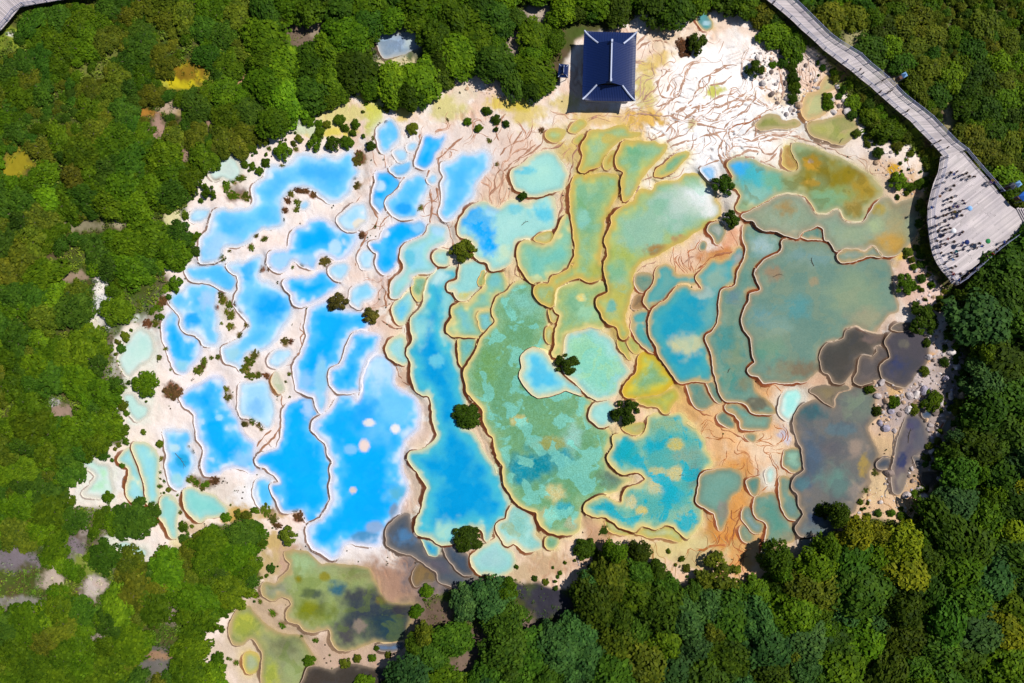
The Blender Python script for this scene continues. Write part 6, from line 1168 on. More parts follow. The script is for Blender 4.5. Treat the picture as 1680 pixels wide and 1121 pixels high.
# the woods go on beyond the survey as one mass
ox, oy = rs.uniform(-700, 2380, 26000), rs.uniform(-700, 1820, 26000)
ok_ = (ox < -70) | (ox > 1750) | (oy < -70) | (oy > 1190)
ox, oy = ox[ok_], oy[ok_]
oc = gcol[rs.integers(0, 3, len(ox))] * rs.uniform(0.6, 1.1, len(ox))[:, None]
leaf_field('distant_wood', ox, oy, rs.uniform(10, 26, len(ox)), rs.uniform(1.5, 4.5, len(ox)), oc, 9, 0.75, 'dense green wood around the terraces', MAT['under'])
# dark grass specks on the flowstone banks
sx, sy = rs.uniform(180, 1600, 26000), rs.uniform(100, 1110, 26000)
q = sample(Rd, sx, sy); sk = (q < 0) & (sample((own >= 0).astype(float), sx, sy) < 0.02)
dens = fbm(sx / 28, sy / 28, 93, 3)
pz = np.where(sx < 640, 0.34, 0.035); pz = np.where((sx > 1250) & (sy > 520), 0.25, pz); pz = np.where(q > -22, 0.30, pz)
sk &= (dens > 0.42) & (rs.random(len(sx)) < pz)
sk &= sample(casc, sx, sy) < 0.2
sx, sy = sx[sk], sy[sk]
bc = np.array([(0.035, 0.030, 0.016), (0.05, 0.055, 0.014), (0.07, 0.04, 0.022), (0.05, 0.07, 0.012)])
leaf_field('grass_specks', sx, sy, rs.uniform(0.7, 2.2, len(sx)), rs.uniform(0.08, 0.28, len(sx)), bc[rs.integers(0, 4, len(sx))], 9, 0.13, 'tiny dark grass tufts dotted over the pale flowstone', MAT['under'])
# ------------------------------------------------------------------ boulders
def rock_mesh(seed):
    bm = bmesh.new(); bmesh.ops.create_icosphere(bm, subdivisions=2, radius=1)
    r = random.Random(seed); o = [Vector((r.uniform(-1, 1), r.uniform(-1, 1), r.uniform(-1, 1))).normalized() for _ in range(9)]
    cut = [r.uniform(0.55, 0.9) for _ in o]
    for v in bm.verts:
        p = v.co.copy()
        for d, c in zip(o, cut):
            q = p.dot(d)
            if q > c: p -= d * (q - c) * 0.9
        p *= 1 + r.uniform(-0.04, 0.04); v.co = p
    me = bpy.data.meshes.new('boulder'); bm.to_mesh(me); bm.free(); me.materials.append(MAT['rock']); return me
def mat_rock():
    m, nt, p = new_mat('weathered_limestone')
    oi = N(nt, 'ShaderNodeObjectInfo'); pos = wpos(nt)
    n1 = N(nt, 'ShaderNodeTexNoise', Scale=1.6, Detail=7.0, Roughness=0.7); nt.links.new(pos, n1.inputs['Vector'])
    c = mixc(nt, 1.0, oi.outputs['Color'], mixc(nt, ramp(nt, n1.outputs[0], [(0.32, 0.0), (0.65, 1.0)]), (0.5, 0.46, 0.44), (1.15, 1.12, 1.1)), 'MULTIPLY')
    nt.links.new(c, p.inputs['Base Color']); p.inputs['Roughness'].default_value = 0.85
    b = N(nt, 'ShaderNodeBump', Strength=0.8, Distance=0.12); nt.links.new(n1.outputs[0], b.inputs['Height']); nt.links.new(b.outputs[0], p.inputs['Normal'])
    return m
MAT['rock'] = mat_rock()
ROCKS = [rock_mesh(i) for i in range(7)]
ROCKCOL = {'white': alb('EDE4E0'), 'pale grey': alb('C9BEBC'), 'lilac grey': alb('B4AEC0'), 'sandy': alb('DDBB98'), 'brown grey': alb('8E7E76')}
random.seed(31); rr_ = np.random.default_rng(31)
ROCKZ = [(np.array([(1395, 640), (1440, 600), (1490, 560), (1540, 520), (1575, 560), (1590, 650), (1565, 730), (1535, 800), (1500, 830), (1440, 800), (1470, 730), (1440, 690)], float), 150, (2.2, 8.5), ['pale grey', 'lilac grey', 'white', 'brown grey', 'sandy', 'pale grey']),
         (np.array([(1225, 95), (1262, 65), (1300, 90), (1340, 85), (1375, 140), (1395, 190), (1345, 180), (1290, 195), (1255, 150)], float), 75, (1.8, 7.0), ['white', 'white', 'pale grey', 'sandy', 'brown grey']),
         (np.array([(1400, 230), (1450, 225), (1500, 270), (1512, 330), (1470, 320), (1430, 270)], float), 22, (1.5, 4.5), ['white', 'sandy', 'pale grey']),
         (np.array([(1500, 430), (1530, 450), (1560, 500), (1575, 540), (1540, 500), (1500, 500)], float), 20, (1.5, 4.5), ['white', 'sandy', 'pale grey']),
         (np.array([(1380, 800), (1440, 800), (1500, 840), (1430, 850), (1385, 845)], float), 14, (1.5, 4.0), ['white', 'sandy']),
         (np.array([(760, 105), (800, 130), (870, 160), (830, 165), (770, 150), (740, 125)], float), 24, (1.5, 4.5), ['pale grey', 'sandy', 'brown grey']),
         (np.array([(945, 915), (990, 905), (1005, 945), (960, 955)], float), 14, (1.5, 4.5), ['sandy', 'pale grey'])]
zone_names = ['right boulder field', 'rocky knoll under the boardwalk', 'bank below the boardwalk', 'bank under the platform', 'sandy lower right bank', 'bank left of the pavilion', 'bottom wood edge']
placed = []
for (poly, cnt, (r0, r1), cols_), zn in zip(ROCKZ, zone_names):
    lo, hi = poly.min(0), poly.max(0); t = 0; got = 0
    while got < cnt and t < cnt * 12:
        t += 1
        x, y = rr_.uniform(lo, hi)
        if not inside(poly, np.array([x]), np.array([y]))[0] or sample((own >= 0).astype(float), x, y) > 0.2: continue
        r = r0 + (r1 - r0) * rr_.random() ** 2.4
        if any((x - a) ** 2 + (y - b) ** 2 < (0.85 * (r + c)) ** 2 for a, b, c in placed): continue
        placed.append((x, y, r)); got += 1
        cn = random.choice(cols_); k = r * M2
        o = bpy.data.objects.new('boulder', random.choice(ROCKS)); col.objects.link(o)
        z = gz(x, y); o.location = W(x, y, z + 0.15 * k)
        o.scale = (k * random.uniform(0.8, 1.25), k * random.uniform(0.8, 1.25), k * random.uniform(0.5, 0.8))
        o.rotation_euler = (random.uniform(-0.2, 0.2), random.uniform(-0.2, 0.2), random.uniform(0, 6.28))
        o.color = (*(ROCKCOL[cn] * random.uniform(0.85, 1.1)), 1)
        s = 'large' if r > 5.5 else 'middling' if r > 3.2 else 'small'
        d, p = nearest_pool(x, y)
        tag(o, near_label(f'{s} {cn}', 'boulder', x, y), 'boulder', 'limestone boulders')

# rubble between the boulders: too small to count
base_r = [rock_mesh(90 + i) for i in range(3)]
vv_ = []; ff_ = []; cc_ = []; nb_ = 0
for (poly, cnt, rr0, cols_) in ROCKZ:
    lo, hi = poly.min(0), poly.max(0)
    for _ in range(cnt * 9):
        x, y = rr_.uniform(lo, hi)
        if not inside(poly, np.array([x]), np.array([y]))[0] or sample((own >= 0).astype(float), x, y) > 0.1: continue
        me_ = base_r[rr_.integers(3)]; k = (0.5 + 1.5 * rr_.random() ** 2) * M2
        co = np.empty(len(me_.vertices) * 3, np.float32); me_.vertices.foreach_get('co', co); co = co.reshape(-1, 3)
        an = rr_.uniform(0, 6.28); ca, sa = math.cos(an), math.sin(an)
        w_ = np.array(W(x, y, gz(x, y) + 0.1 * k))
        vv_.append(np.stack([(co[:, 0] * ca - co[:, 1] * sa) * k * 1.2 + w_[0], (co[:, 0] * sa + co[:, 1] * ca) * k + w_[1], co[:, 2] * k * 0.6 + w_[2]], 1))
        li = np.empty(len(me_.polygons) * 3, np.int32); me_.polygons.foreach_get('vertices', li)
        ff_.append(li.reshape(-1, 3) + nb_); nb_ += len(co)
        cc_.append(np.tile(ROCKCOL[cols_[rr_.integers(len(cols_))]] * rr_.uniform(0.6, 1.1), (len(co), 1)))
rub = mesh_from('rubble', np.vstack(vv_), np.vstack(ff_), MAT['rim'], cols=dict(col=np.vstack(cc_)))
tag(rub, 'small pale rubble scattered between the boulders', None, None, 'stuff')

# ------------------------------------------------------------------ boardwalk, platform, railings
PLZ = 1.9
def deck_z(x, y): return gz_smooth(x, y) + PLZ
Zs = sample(plane(XX, YY), XX, YY) if False else plane(XX, YY)
def gz_smooth(x, y): return float(plane(x, y)) + 0.15

def toned(o, tones, per):
    a = o.data.attributes.new('tone', 'FLOAT', 'POINT')
    a.data.foreach_set('value', np.repeat(np.asarray(tones, np.float32), per))

def railing(parent, line, zf, every=9, h=1.05, step=None):
    """posts, top rail and two lower rails along a line of survey points; zf gives the deck height"""
    P = spline(line, 4.0, closed=False)
    seg = np.hypot(*np.diff(P, axis=0).T); s = np.concatenate([[0], np.cumsum(seg)])
    n = max(2, int(s[-1] / every)); q = np.linspace(0, s[-1], n + 1)
    X = np.interp(q, s, P[:, 0]); Y = np.interp(q, s, P[:, 1])
    pts3 = [Vector(W(x, y, zf(x, y))) for x, y in zip(X, Y)]
    inv = parent.location
    for p in pts3:
        m = MB(); m.box((p.x - inv.x, p.y - inv.y, p.z - inv.z + h / 2 - 0.15), (0.12, 0.12, h + 0.3)); m.box((p.x - inv.x, p.y - inv.y, p.z - inv.z + h + 0.03), (0.17, 0.17, 0.06))
        m.build('post', MAT['rail'], parent)
    for hh, r in ((h - 0.02, 0.055), (h * 0.62, 0.035), (h * 0.3, 0.035)):
        m = MB()
        for a, b in zip(pts3[:-1], pts3[1:]):
            m.tube(a - inv + Vector((0, 0, hh)), b - inv + Vector((0, 0, hh)), r, r, 4)
        m.build('rail', MAT['rail'], parent)

def walkway(name, Lp, Rp, label, zf, group=None, pitch=2.6, rails=('L', 'R')):
    c = (Lp.mean(0) + Rp.mean(0)) / 2
    root = empty(name, W(c[0], c[1], zf(*c)))
    tag(root, label, 'boardwalk', group)
    inv = np.array(root.location)
    # the two edges resampled together, one plank per step
    L2 = []; R2 = []
    for i in range(len(Lp) - 1):
        n = max(1, int(round(max(np.linalg.norm(Lp[i + 1] - Lp[i]), np.linalg.norm(Rp[i + 1] - Rp[i])) / pitch)))
        for t in np.arange(n) / n:
            L2.append(Lp[i] * (1 - t) + Lp[i + 1] * t); R2.append(Rp[i] * (1 - t) + Rp[i + 1] * t)
    L2.append(Lp[-1]); R2.append(Rp[-1])
    L2, R2 = np.array(L2), np.array(R2)
    m = MB(); tones = []
    g = 0.07
    for i in range(len(L2) - 1):
        e = random.uniform(-0.01, 0.012)
        q = [L2[i] * (1 - g) + L2[i + 1] * g, L2[i] * g + L2[i + 1] * (1 - g), R2[i] * g + R2[i + 1] * (1 - g), R2[i] * (1 - g) + R2[i + 1] * g]
        top = [np.array(W(a[0], a[1], zf(a[0], a[1]) + e)) - inv for a in q]
        bot = [p - np.array([0, 0, 0.07]) for p in top]
        m.hexa(bot[::-1] if False else bot, top); tones.append(random.random())
    o = m.build('planks', MAT['deck'], root); toned(o, tones, 8); o['kind'] = 'stuff'
    # stringers and trestle legs
    for f in (0.06, 0.5, 0.94):
        mb = MB(); line = L2 * (1 - f) + R2 * f
        P3 = [Vector(np.array(W(a[0], a[1], zf(a[0], a[1]) - 0.2)) - inv) for a in line[::4]]
        for a, b in zip(P3[:-1], P3[1:]): mb.tube(a, b, 0.11, 0.11, 4)
        mb.build('stringer', MAT['beam'], root)
    for i in range(3, len(L2) - 1, 9):
        for f in (0.1, 0.9):
            mb = MB(); a = L2[i] * (1 - f) + R2[i] * f; t = Vector(np.array(W(a[0], a[1], zf(a[0], a[1]) - 0.2)) - inv)
            mb.tube((t.x, t.y, t.z - PLZ - 0.6), t, 0.1, 0.1, 6)
            mb.build('trestle_leg', MAT['beam'], root)
    ins = lambda A, B, f: A * (1 - f) + B * f
    if 'L' in rails: railing(root, ins(Lp, Rp, 0.03), zf, 19 * 0.98)
    if 'R' in rails: railing(root, ins(Lp, Rp, 0.97), zf, 19 * 0.98)
    return root
random.seed(41)
walk = walkway('boardwalk', WALK_L, WALK_R, 'grey plank boardwalk leading down to the viewing platform', deck_z)

# viewing platform: planks laid parallel to the south-east side
pc = PLAT.mean(0)
plat = empty('viewing_platform', W(pc[0], pc[1], deck_z(*pc)))
tag(plat, 'fan shaped grey plank viewing platform crowded with visitors', 'platform')
inv = np.array(plat.location)
PZ = float(deck_z(*pc))
dirv = np.array([0.79, -0.61]); nrmv = np.array([0.61, 0.79])
m = MB(); tones = []
PS = PLAT
c0 = PS @ nrmv; lo_, hi_ = c0.min(), c0.max()
pitch = 2.5; s = lo_ + 0.05
while s < hi_:
    def cross(sv):
        out = []
        for a, b in zip(PS, np.roll(PS, -1, 0)):
            da, db = a @ nrmv - sv, b @ nrmv - sv
            if (da > 0) != (db > 0): out.append(((a + (b - a) * (da / (da - db))) @ dirv))
        return sorted(out)
    A = cross(s + 0.02); B = cross(s + pitch * 0.93)
    if len(A) >= 2 and len(B) >= 2:
        a0, a1, b0, b1 = A[0], A[-1], B[0], B[-1]
        cuts = [0.0] + sorted(random.uniform(0.15, 0.85) for _ in range(2)) + [1.0]
        for u, v in zip(cuts[:-1], cuts[1:]):
            v2 = v - (0.003 if v < 1 else 0)
            q = [dirv * (a0 + (a1 - a0) * u) + nrmv * (s + 0.02), dirv * (a0 + (a1 - a0) * v2) + nrmv * (s + 0.02),
                 dirv * (b0 + (b1 - b0) * v2) + nrmv * (s + pitch * 0.93), dirv * (b0 + (b1 - b0) * u) + nrmv * (s + pitch * 0.93)]
            e = random.uniform(-0.008, 0.01)
            top = [np.array(W(p[0], p[1], PZ + e)) - inv for p in q]
            m.hexa([p - np.array([0, 0, 0.07]) for p in top], top); tones.append(random.random())
    s += pitch
o = m.build('planks', MAT['deck'], plat); toned(o, tones, 8); o['kind'] = 'stuff'
mb = MB()
P3 = [Vector(np.array(W(p[0], p[1], PZ - 0.22)) - inv) for p in spline(PLAT[5:], 6, False)]
for a, b in zip(P3[:-1], P3[1:]): mb.tube(a, b, 0.16, 0.16, 4)
mb.build('edge_beam', MAT['beam'], plat)
ring_ = spline(PLAT[5:], 14, False)
for p in ring_:
    c = pc + (p - pc) * 0.96
    t = Vector(np.array(W(c[0], c[1], PZ - 0.2)) - inv); mb = MB(); mb.tube((t.x, t.y, t.z - 3.2), t, 0.14, 0.12, 6); mb.build('pile', MAT['beam'], plat)
pf = lambda x, y: PZ
railing(plat, pc + (PLAT[11:] - pc) * 0.985, pf, 16)
railing(plat, pc + (PLAT[[7, 8, 9, 10, 11]] - pc) * 0.985, pf, 16)
railing(plat, pc + (PLAT[[0, 1, 2, 3]] - pc) * 0.985, pf, 16)
# wide steps where the platform meets the path on the right
st = empty('platform_steps', W(1672, 352, PZ))
tag(st, 'short flight of timber steps at the right corner of the platform', 'steps')
for i in range(4):
    a = np.array([1671 + 3.4 * i, 343 + 1.6 * i]); b = np.array([1690 + 3.4 * i, 368 + 1.6 * i]) ; d2 = np.array([3.0, 1.4])
    a = np.array([1668 + 4 * i, 342 + 0.5 * i]); b = np.array([1682 + 4 * i, 369 + 0.5 * i]); d2 = np.array([3.4, -1.6])
    top = [np.array(W(p[0], p[1], PZ + 0.16 * (i + 1))) - np.array(st.location) for p in (a, b, b + d2, a + d2)]
    mm = MB(); mm.hexa([p - np.array([0, 0, 0.15]) for p in top], top); o = mm.build('tread', MAT['deck'], st); toned(o, [random.random()], 8)

# the other boardwalk, cut by the top left corner
z_tl = lambda x, y: float(plane(max(x, 0), max(y, 0))) + 1.6
random.seed(43)
walkway('boardwalk', np.array([(-60, 95), (-28, 71), (4, 47), (18, 30), (33, 12), (60, 7), (95, 1), (125, -4), (190, -16)], float),
        np.array([(-75, 55), (-50, 38), (-25, 20), (-14, 2), (5, -16), (50, -28), (90, -30), (125, -34), (190, -46)], float), 'bend of grey boardwalk cut off by the top left corner', z_tl)

# ------------------------------------------------------------------ pavilion
def roof_height(s, run, rise): return rise * (np.clip(s, 0, run) / run) ** 1.28
def hipgable(root, Wd, Ln, rise, inset, eave, lift, rib, mat=True):
    """hip-and-gable roof, ridge along y; plan Wd x Ln, eave height, corner lift"""
    run = Wd / 2
    def z_at(x, y):
        sx = run - abs(x); sy = Ln / 2 - abs(y)
        z = roof_height(sx, run, rise)
        if sy < inset: z = min(z, roof_height(sy, run, rise))
        cx = abs(x) / run; cy = abs(y) / (Ln / 2)
        return eave + z + lift * (max(0, cx - 0.55) / 0.45) ** 2 * (max(0, cy - 0.62) / 0.38) ** 2
    def sheet(name, pts_grid, nu, nv, thick=0.12):
        V = pts_grid; F = []
        for i in range(nu - 1):
            for j in range(nv - 1): F.append((i * nv + j, (i + 1) * nv + j, (i + 1) * nv + j + 1, i * nv + j + 1))
        o = mesh_from(name, V, F, MAT['tile'], root)
        md = o.modifiers.new('thickness', 'SOLIDIFY'); md.thickness = thick; md.offset = -1
        return o
    zg = eave + roof_height(inset, run, rise)
    for sgn in (-1, 1):          # long slopes, with rows of cover tiles running down them
        nu = int(Ln / rib) * 4 + 1; nv = 9; V = []
        for i in range(nu):
            y = -Ln / 2 + Ln * i / (nu - 1)
            ph = (i % 4); bump = (0.0, 0.0, 0.055, 0.055)[ph]
            ymax = Ln / 2 - abs(y)
            for j in range(nv):
                t = j / (nv - 1)
                top = run if ymax >= inset else min(run, ymax)
                s = t * top; x = sgn * (run - s)
                V.append((x, y, z_at(x, y) + bump))
        # tuck rows at the gable break
        sheet('tile_slope', V, nu, nv) if sgn < 0 else sheet('tile_slope', V[::-1], nu, nv)
    for sgn in (-1, 1):          # end hips
        nu = int(Wd / rib) * 4 + 1; nv = 6; V = []
        for i in range(nu):
            x = -Wd / 2 + Wd * i / (nu - 1); bump = (0.0, 0.0, 0.055, 0.055)[i % 4]
            top = min(inset, run - abs(x))
            for j in range(nv):
                s = j / (nv - 1) * top; y = sgn * (Ln / 2 - s)
                z = eave + roof_height(s, run, rise) + lift * (max(0, abs(x) / run - 0.55) / 0.45) ** 2 * (max(0, abs(y) / (Ln / 2) - 0.62) / 0.38) ** 2
                V.append((x, y, z + bump))
        sheet('tile_hip', V if sgn > 0 else V[::-1], nu, nv)
        # gable wall
        xs_ = np.linspace(-(run - inset), run - inset, 13)
        V = [(x, sgn * (Ln / 2 - inset - 0.25), eave + roof_height(run - abs(x), run, rise) - 0.04) for x in xs_] + [(x, sgn * (Ln / 2 - inset - 0.25), zg - 0.1) for x in xs_]
        n = len(xs_)
        mesh_from('gable', V, [(i, i + 1, n + i + 1, n + i) for i in range(n - 1)], MAT['gable'], root)
        for sx in (-1, 1):
            mr = MB(); prev = None
            for t in np.linspace(0, 1, 9):
                s = inset * t
                x = sx * (run - s); y = sgn * (Ln / 2 - s); p = Vector((x, y, z_at(x, y) + 0.14))
                if prev is not None: mr.tube(prev, p, 0.15 * Wd / 10.6 + 0.02, None, 6)
                prev = p
            mr.build('hip_ridge', MAT['ridge'], root)
    mr = MB(); zr = eave + rise
    mr.box((0, 0, zr + 0.16), (0.26 * Wd / 10.6, Ln - 2 * inset - 0.3, 0.42))
    for sgn in (-1, 1): mr.box((0, sgn * (Ln / 2 - inset - 0.3), zr + 0.3), (0.34 * Wd / 10.6, 0.5, 0.7))
    mr.build('main_ridge', MAT['ridge'], root)

zP = gz(PAV[0], PAV[1])
pv = empty('pavilion', W(PAV[0], PAV[1] + 9, zP), math.radians(-1.5))
tag(pv, 'blue tiled hip and gable pavilion at the top of the pools', 'building')
Wd, Ln, ev = 10.4, 13.6, 3.1
hipgable(pv, Wd, Ln, 2.7, 2.7, ev, 0.55, 0.32)
mw = MB(); mw.box((0, 0, 0.15), (8.6, 11.8, 0.7)); mw.build('stone_base', MAT['stone'], pv)
for sx in (-1, 1):
    for i in range(5):
        mw = MB(); mw.tube((sx * 3.7, -5.2 + 2.6 * i, 0.5), (sx * 3.7, -5.2 + 2.6 * i, ev + 0.45), 0.18, 0.16, 10); mw.build('column', MAT['wall'], pv)
mw = MB(); mw.box((0, 0, 1.9), (6.4, 9.2, 2.8)); mw.build('wall', MAT['wall'], pv)
mw = MB(); mw.box((0, -4.63, 1.6), (1.6, 0.08, 2.2)); mw.build('door', MAT['beam'], pv)

zS = gz(923, 122)
sg = empty('small_tiled_gate', W(923, 124, zS), math.radians(-4))
tag(sg, 'small blue tiled roof on posts left of the pavilion', 'shelter')
hipgable(sg, 2.0, 2.6, 0.7, 0.5, 2.2, 0.15, 0.25)
for sx in (-1, 1):
    for sy in (-1, 1):
        mw = MB(); mw.tube((sx * 0.7, sy * 0.9, -0.2), (sx * 0.7, sy * 0.9, 2.35), 0.08, 0.07, 8); mw.build('post', MAT['wall'], sg)
mw = MB(); mw.box((0, 0, 1.5), (0.12, 1.7, 1.0)); mw.build('notice_board', MAT['wall'], sg)

# stone path by the left edge
V = [np.array(W(x, y, gz(x, y) + dz)) for dz in (0.02, 0.14) for x, y in ((-30, 308), (17, 311), (15, 340), (8, 352), (-4, 376), (-30, 400))]
mesh_from('path', V, [(0, 5, 4, 3, 2, 1)[::-1], (11, 10, 9, 8, 7, 6)] + [(i, (i + 1) % 6, 6 + (i + 1) % 6, 6 + i) for i in range(6)], MAT['stone'])
tag(bpy.data.objects['path'], 'pale stone path at the left edge', None, None, 'structure')

# ------------------------------------------------------------------ people
def body_mesh(name, legs, arms):
    J = dict(pelvis=(0, 0, 0.95), waist=(0, 0.01, 1.10), chest=(0, 0, 1.32), neck=(0, 0.01, 1.47), head=(0, 0.02, 1.58), crown=(0, 0.01, 1.70))
    Rr = dict(pelvis=0.15, waist=0.135, chest=0.165, neck=0.06, head=0.095, crown=0.085)
    E = [('pelvis', 'waist'), ('waist', 'chest'), ('chest', 'neck'), ('neck', 'head'), ('head', 'crown')]
    for s, sx in (('l', -1), ('r', 1)):
        fy = legs if sx < 0 else -legs
        J['hip' + s] = (0.10 * sx, 0, 0.88); J['knee' + s] = (0.105 * sx, fy * 0.5, 0.48); J['ank' + s] = (0.105 * sx, fy, 0.09); J['toe' + s] = (0.115 * sx, fy + 0.15, 0.04)
        Rr.update({'hip' + s: 0.09, 'knee' + s: 0.06, 'ank' + s: 0.045, 'toe' + s: 0.035})
        E += [('pelvis', 'hip' + s), ('hip' + s, 'knee' + s), ('knee' + s, 'ank' + s), ('ank' + s, 'toe' + s)]
        a = arms[0 if sx < 0 else 1]
        J['sh' + s] = (0.19 * sx, 0, 1.40)
        J['el' + s] = (0.25 * sx, 0.05 + 0.1 * a, 1.14 + 0.03 * a); J['wr' + s] = (0.22 * sx - 0.1 * sx * a, 0.06 + 0.32 * a, 0.92 + 0.36 * a); J['ha' + s] = (0.21 * sx - 0.13 * sx * a, 0.09 + 0.38 * a, 0.82 + 0.50 * a)
        Rr.update({'sh' + s: 0.07, 'el' + s: 0.05, 'wr' + s: 0.035, 'ha' + s: 0.04})
        E += [('chest', 'sh' + s), ('sh' + s, 'el' + s), ('el' + s, 'wr' + s), ('wr' + s, 'ha' + s)]
    ks = list(J); me = bpy.data.meshes.new(name)
    me.from_pydata([J[k] for k in ks], [(ks.index(a), ks.index(b)) for a, b in E], [])
    o = bpy.data.objects.new(name, me); col.objects.link(o)
    o.modifiers.new('skin', 'SKIN'); sub = o.modifiers.new('sub', 'SUBSURF'); sub.levels = 1
    for i, k in enumerate(ks):
        sv = me.skin_vertices[0].data[i]; sv.radius = (Rr[k], Rr[k] * (0.75 if k in ('pelvis', 'waist', 'chest') else 1)); sv.use_root = (k == 'pelvis')
    dg = bpy.context.evaluated_depsgraph_get(); dg.update()
    out = bpy.data.meshes.new_from_object(o.evaluated_get(dg)); out.name = name
    bpy.data.objects.remove(o)
    for mk in ('skin', 'top', 'legs', 'hair'): out.materials.append(MAT['cloth_grey'])
    for f in out.polygons:
        c = f.center
        arm = abs(c.x) > 0.2 and c.z < 1.3
        if c.z > 1.60 or (c.z > 1.52 and c.y < 0.0): f.material_index = 3
        elif c.z > 1.45: f.material_index = 0
        elif (arm and (c.z < 1.02 or (c - Vector((0, 0, 1.2))).length > 0.42)) : f.material_index = 0
        elif c.z > 0.93: f.material_index = 1
        else: f.material_index = 2
        f.use_smooth = True
    return out
CL = {'black': '1C1C22', 'white': 'F2F2F4', 'navy': '1E2E6A', 'blue': '2C6CD0', 'light blue': '8CBCEC', 'grey': '6A6A74', 'red': 'C8302C', 'orange': 'D87A28', 'purple': '7A5AA0', 'yellow': 'D8C040', 'teal': '1C9CA0', 'brown': '5A4030', 'green': '2C8A4C', 'pink': 'E0A8B8'}
for n, h in CL.items(): MAT['cloth_' + n.replace(' ', '_')] = simple(n.replace(' ', '_') + '_cloth', alb(h), 0.85, 0.12)
MAT['skin'] = simple('skin', (0.50, 0.30, 0.21), 0.6, 0.08); MAT['hair'] = simple('black_hair', (0.012, 0.010, 0.009), 0.5, 0.2)
BODIES = [body_mesh('standing_body', 0.03, (0.0, 0.0)), body_mesh('walking_body', 0.22, (0.15, 0.05)), body_mesh('photographing_body', 0.05, (0.9, 0.9))]
PEOPLE = """Z0:375,300,black,s,walking along the boardwalk above the platform|Z0:500,395,black,w,walking down the boardwalk above the platform|Z0:305,330,navy,s,at the boardwalk railing|Z0:490,560,white,s,where the boardwalk meets the platform
Z1:600,60,blue|Z1:545,35,black|Z1:640,20,grey|Z1:790,45,black|Z1:725,70,grey|Z1:830,95,black|Z1:905,95,black|Z1:440,185,white|Z1:595,235,black|Z1:540,300,black|Z1:385,395,orange|Z1:620,395,white|Z1:560,420,black|Z1:550,480,black|Z1:730,465,navy|Z1:755,505,navy|Z1:262,565,blue|Z1:590,550,blue|Z1:530,575,black|Z1:655,560,purple|Z1:610,630,yellow|Z1:560,645,black|Z1:690,630,grey|Z1:790,585,light blue|Z1:480,685,brown|Z1:440,690,black|Z1:645,700,blue|Z1:715,690,black|Z1:570,725,black|Z1:305,715,navy|Z1:470,785,grey|Z1:320,850,navy|Z1:370,835,white|Z1:505,840,navy|Z1:540,885,black|Z1:470,905,black|Z1:355,925,black|Z1:550,940,white|Z1:430,1000,black|Z1:680,985,navy|Z1:725,945,black|Z1:505,1050,red|Z1:335,1080,black
Z2:450,190,black|Z2:400,200,grey|Z2:595,160,black|Z2:740,175,blue|Z2:715,215,purple|Z2:385,240,navy|Z2:640,300,teal|Z2:735,280,navy|Z2:555,330,black|Z2:400,330,black|Z2:640,352,navy|Z2:650,385,black|Z2:590,430,light blue|Z2:450,500,black|Z2:570,560,brown|Z2:625,535,black|Z2:560,620,navy|Z2:595,655,red|Z2:690,650,black|Z2:570,735,navy|Z2:680,740,blue|Z2:1030,225,blue|Z2:985,185,black|Z2:865,205,grey|Z2:935,255,grey|Z2:1190,345,red|Z2:1255,275,black|Z2:1370,160,blue|Z2:1105,380,black|Z2:925,575,navy|Z2:955,580,white|Z2:820,640,black|Z2:650,795,white
Z1:1190,150,yellow|Z1:1160,180,purple|Z1:1215,190,navy|T:835,560,blue,w,walking on the bend of the boardwalk|T:955,645,black,w,walking ahead of a companion on the boardwalk|T:975,680,grey,w,following a companion on the boardwalk|T:1165,740,black,w,in the middle of the boardwalk|T:1140,845,black,s,leaning at the boardwalk railing|T:1245,835,black,w,walking beside others on the boardwalk|T:1215,850,brown,w,walking in a trio on the boardwalk|T:1390,1020,black,w,walking alone on the lower boardwalk|T:170,20,navy,s,at the top end of the boardwalk"""
random.seed(51)
def person(x, y, z, top, pose, label, group, rz):
    o = bpy.data.objects.new('person', BODIES[pose]); col.objects.link(o)
    o.location = W(x, y, z + 0.9); o.location.z = z + 0.01
    o.rotation_euler = (0, 0, rz); s = random.uniform(0.92, 1.04); o.scale = (s * 1.05, s * 1.05, s)
    mats = [MAT['skin'], MAT['cloth_' + top.replace(' ', '_')], MAT['cloth_' + random.choice(['black', 'black', 'navy', 'grey', 'brown', 'white'])], MAT['hair']]
    for i, mt in enumerate(mats):
        o.material_slots[i].link = 'OBJECT'; o.material_slots[i].material = mt
    return tag(o, label, 'person', group)
PP = []
for it in PEOPLE.replace('\n', '|').split('|'):
    t, b = it.split(':'); f = b.split(','); x0, y0, k = TILE[t]
    PP.append((x0 + float(f[0]) / k, y0 + float(f[1]) / k, f[2], f[3] if len(f) > 3 else None, f[4] if len(f) > 4 else None))
UMB = {('Z1', 550, 940): 0}
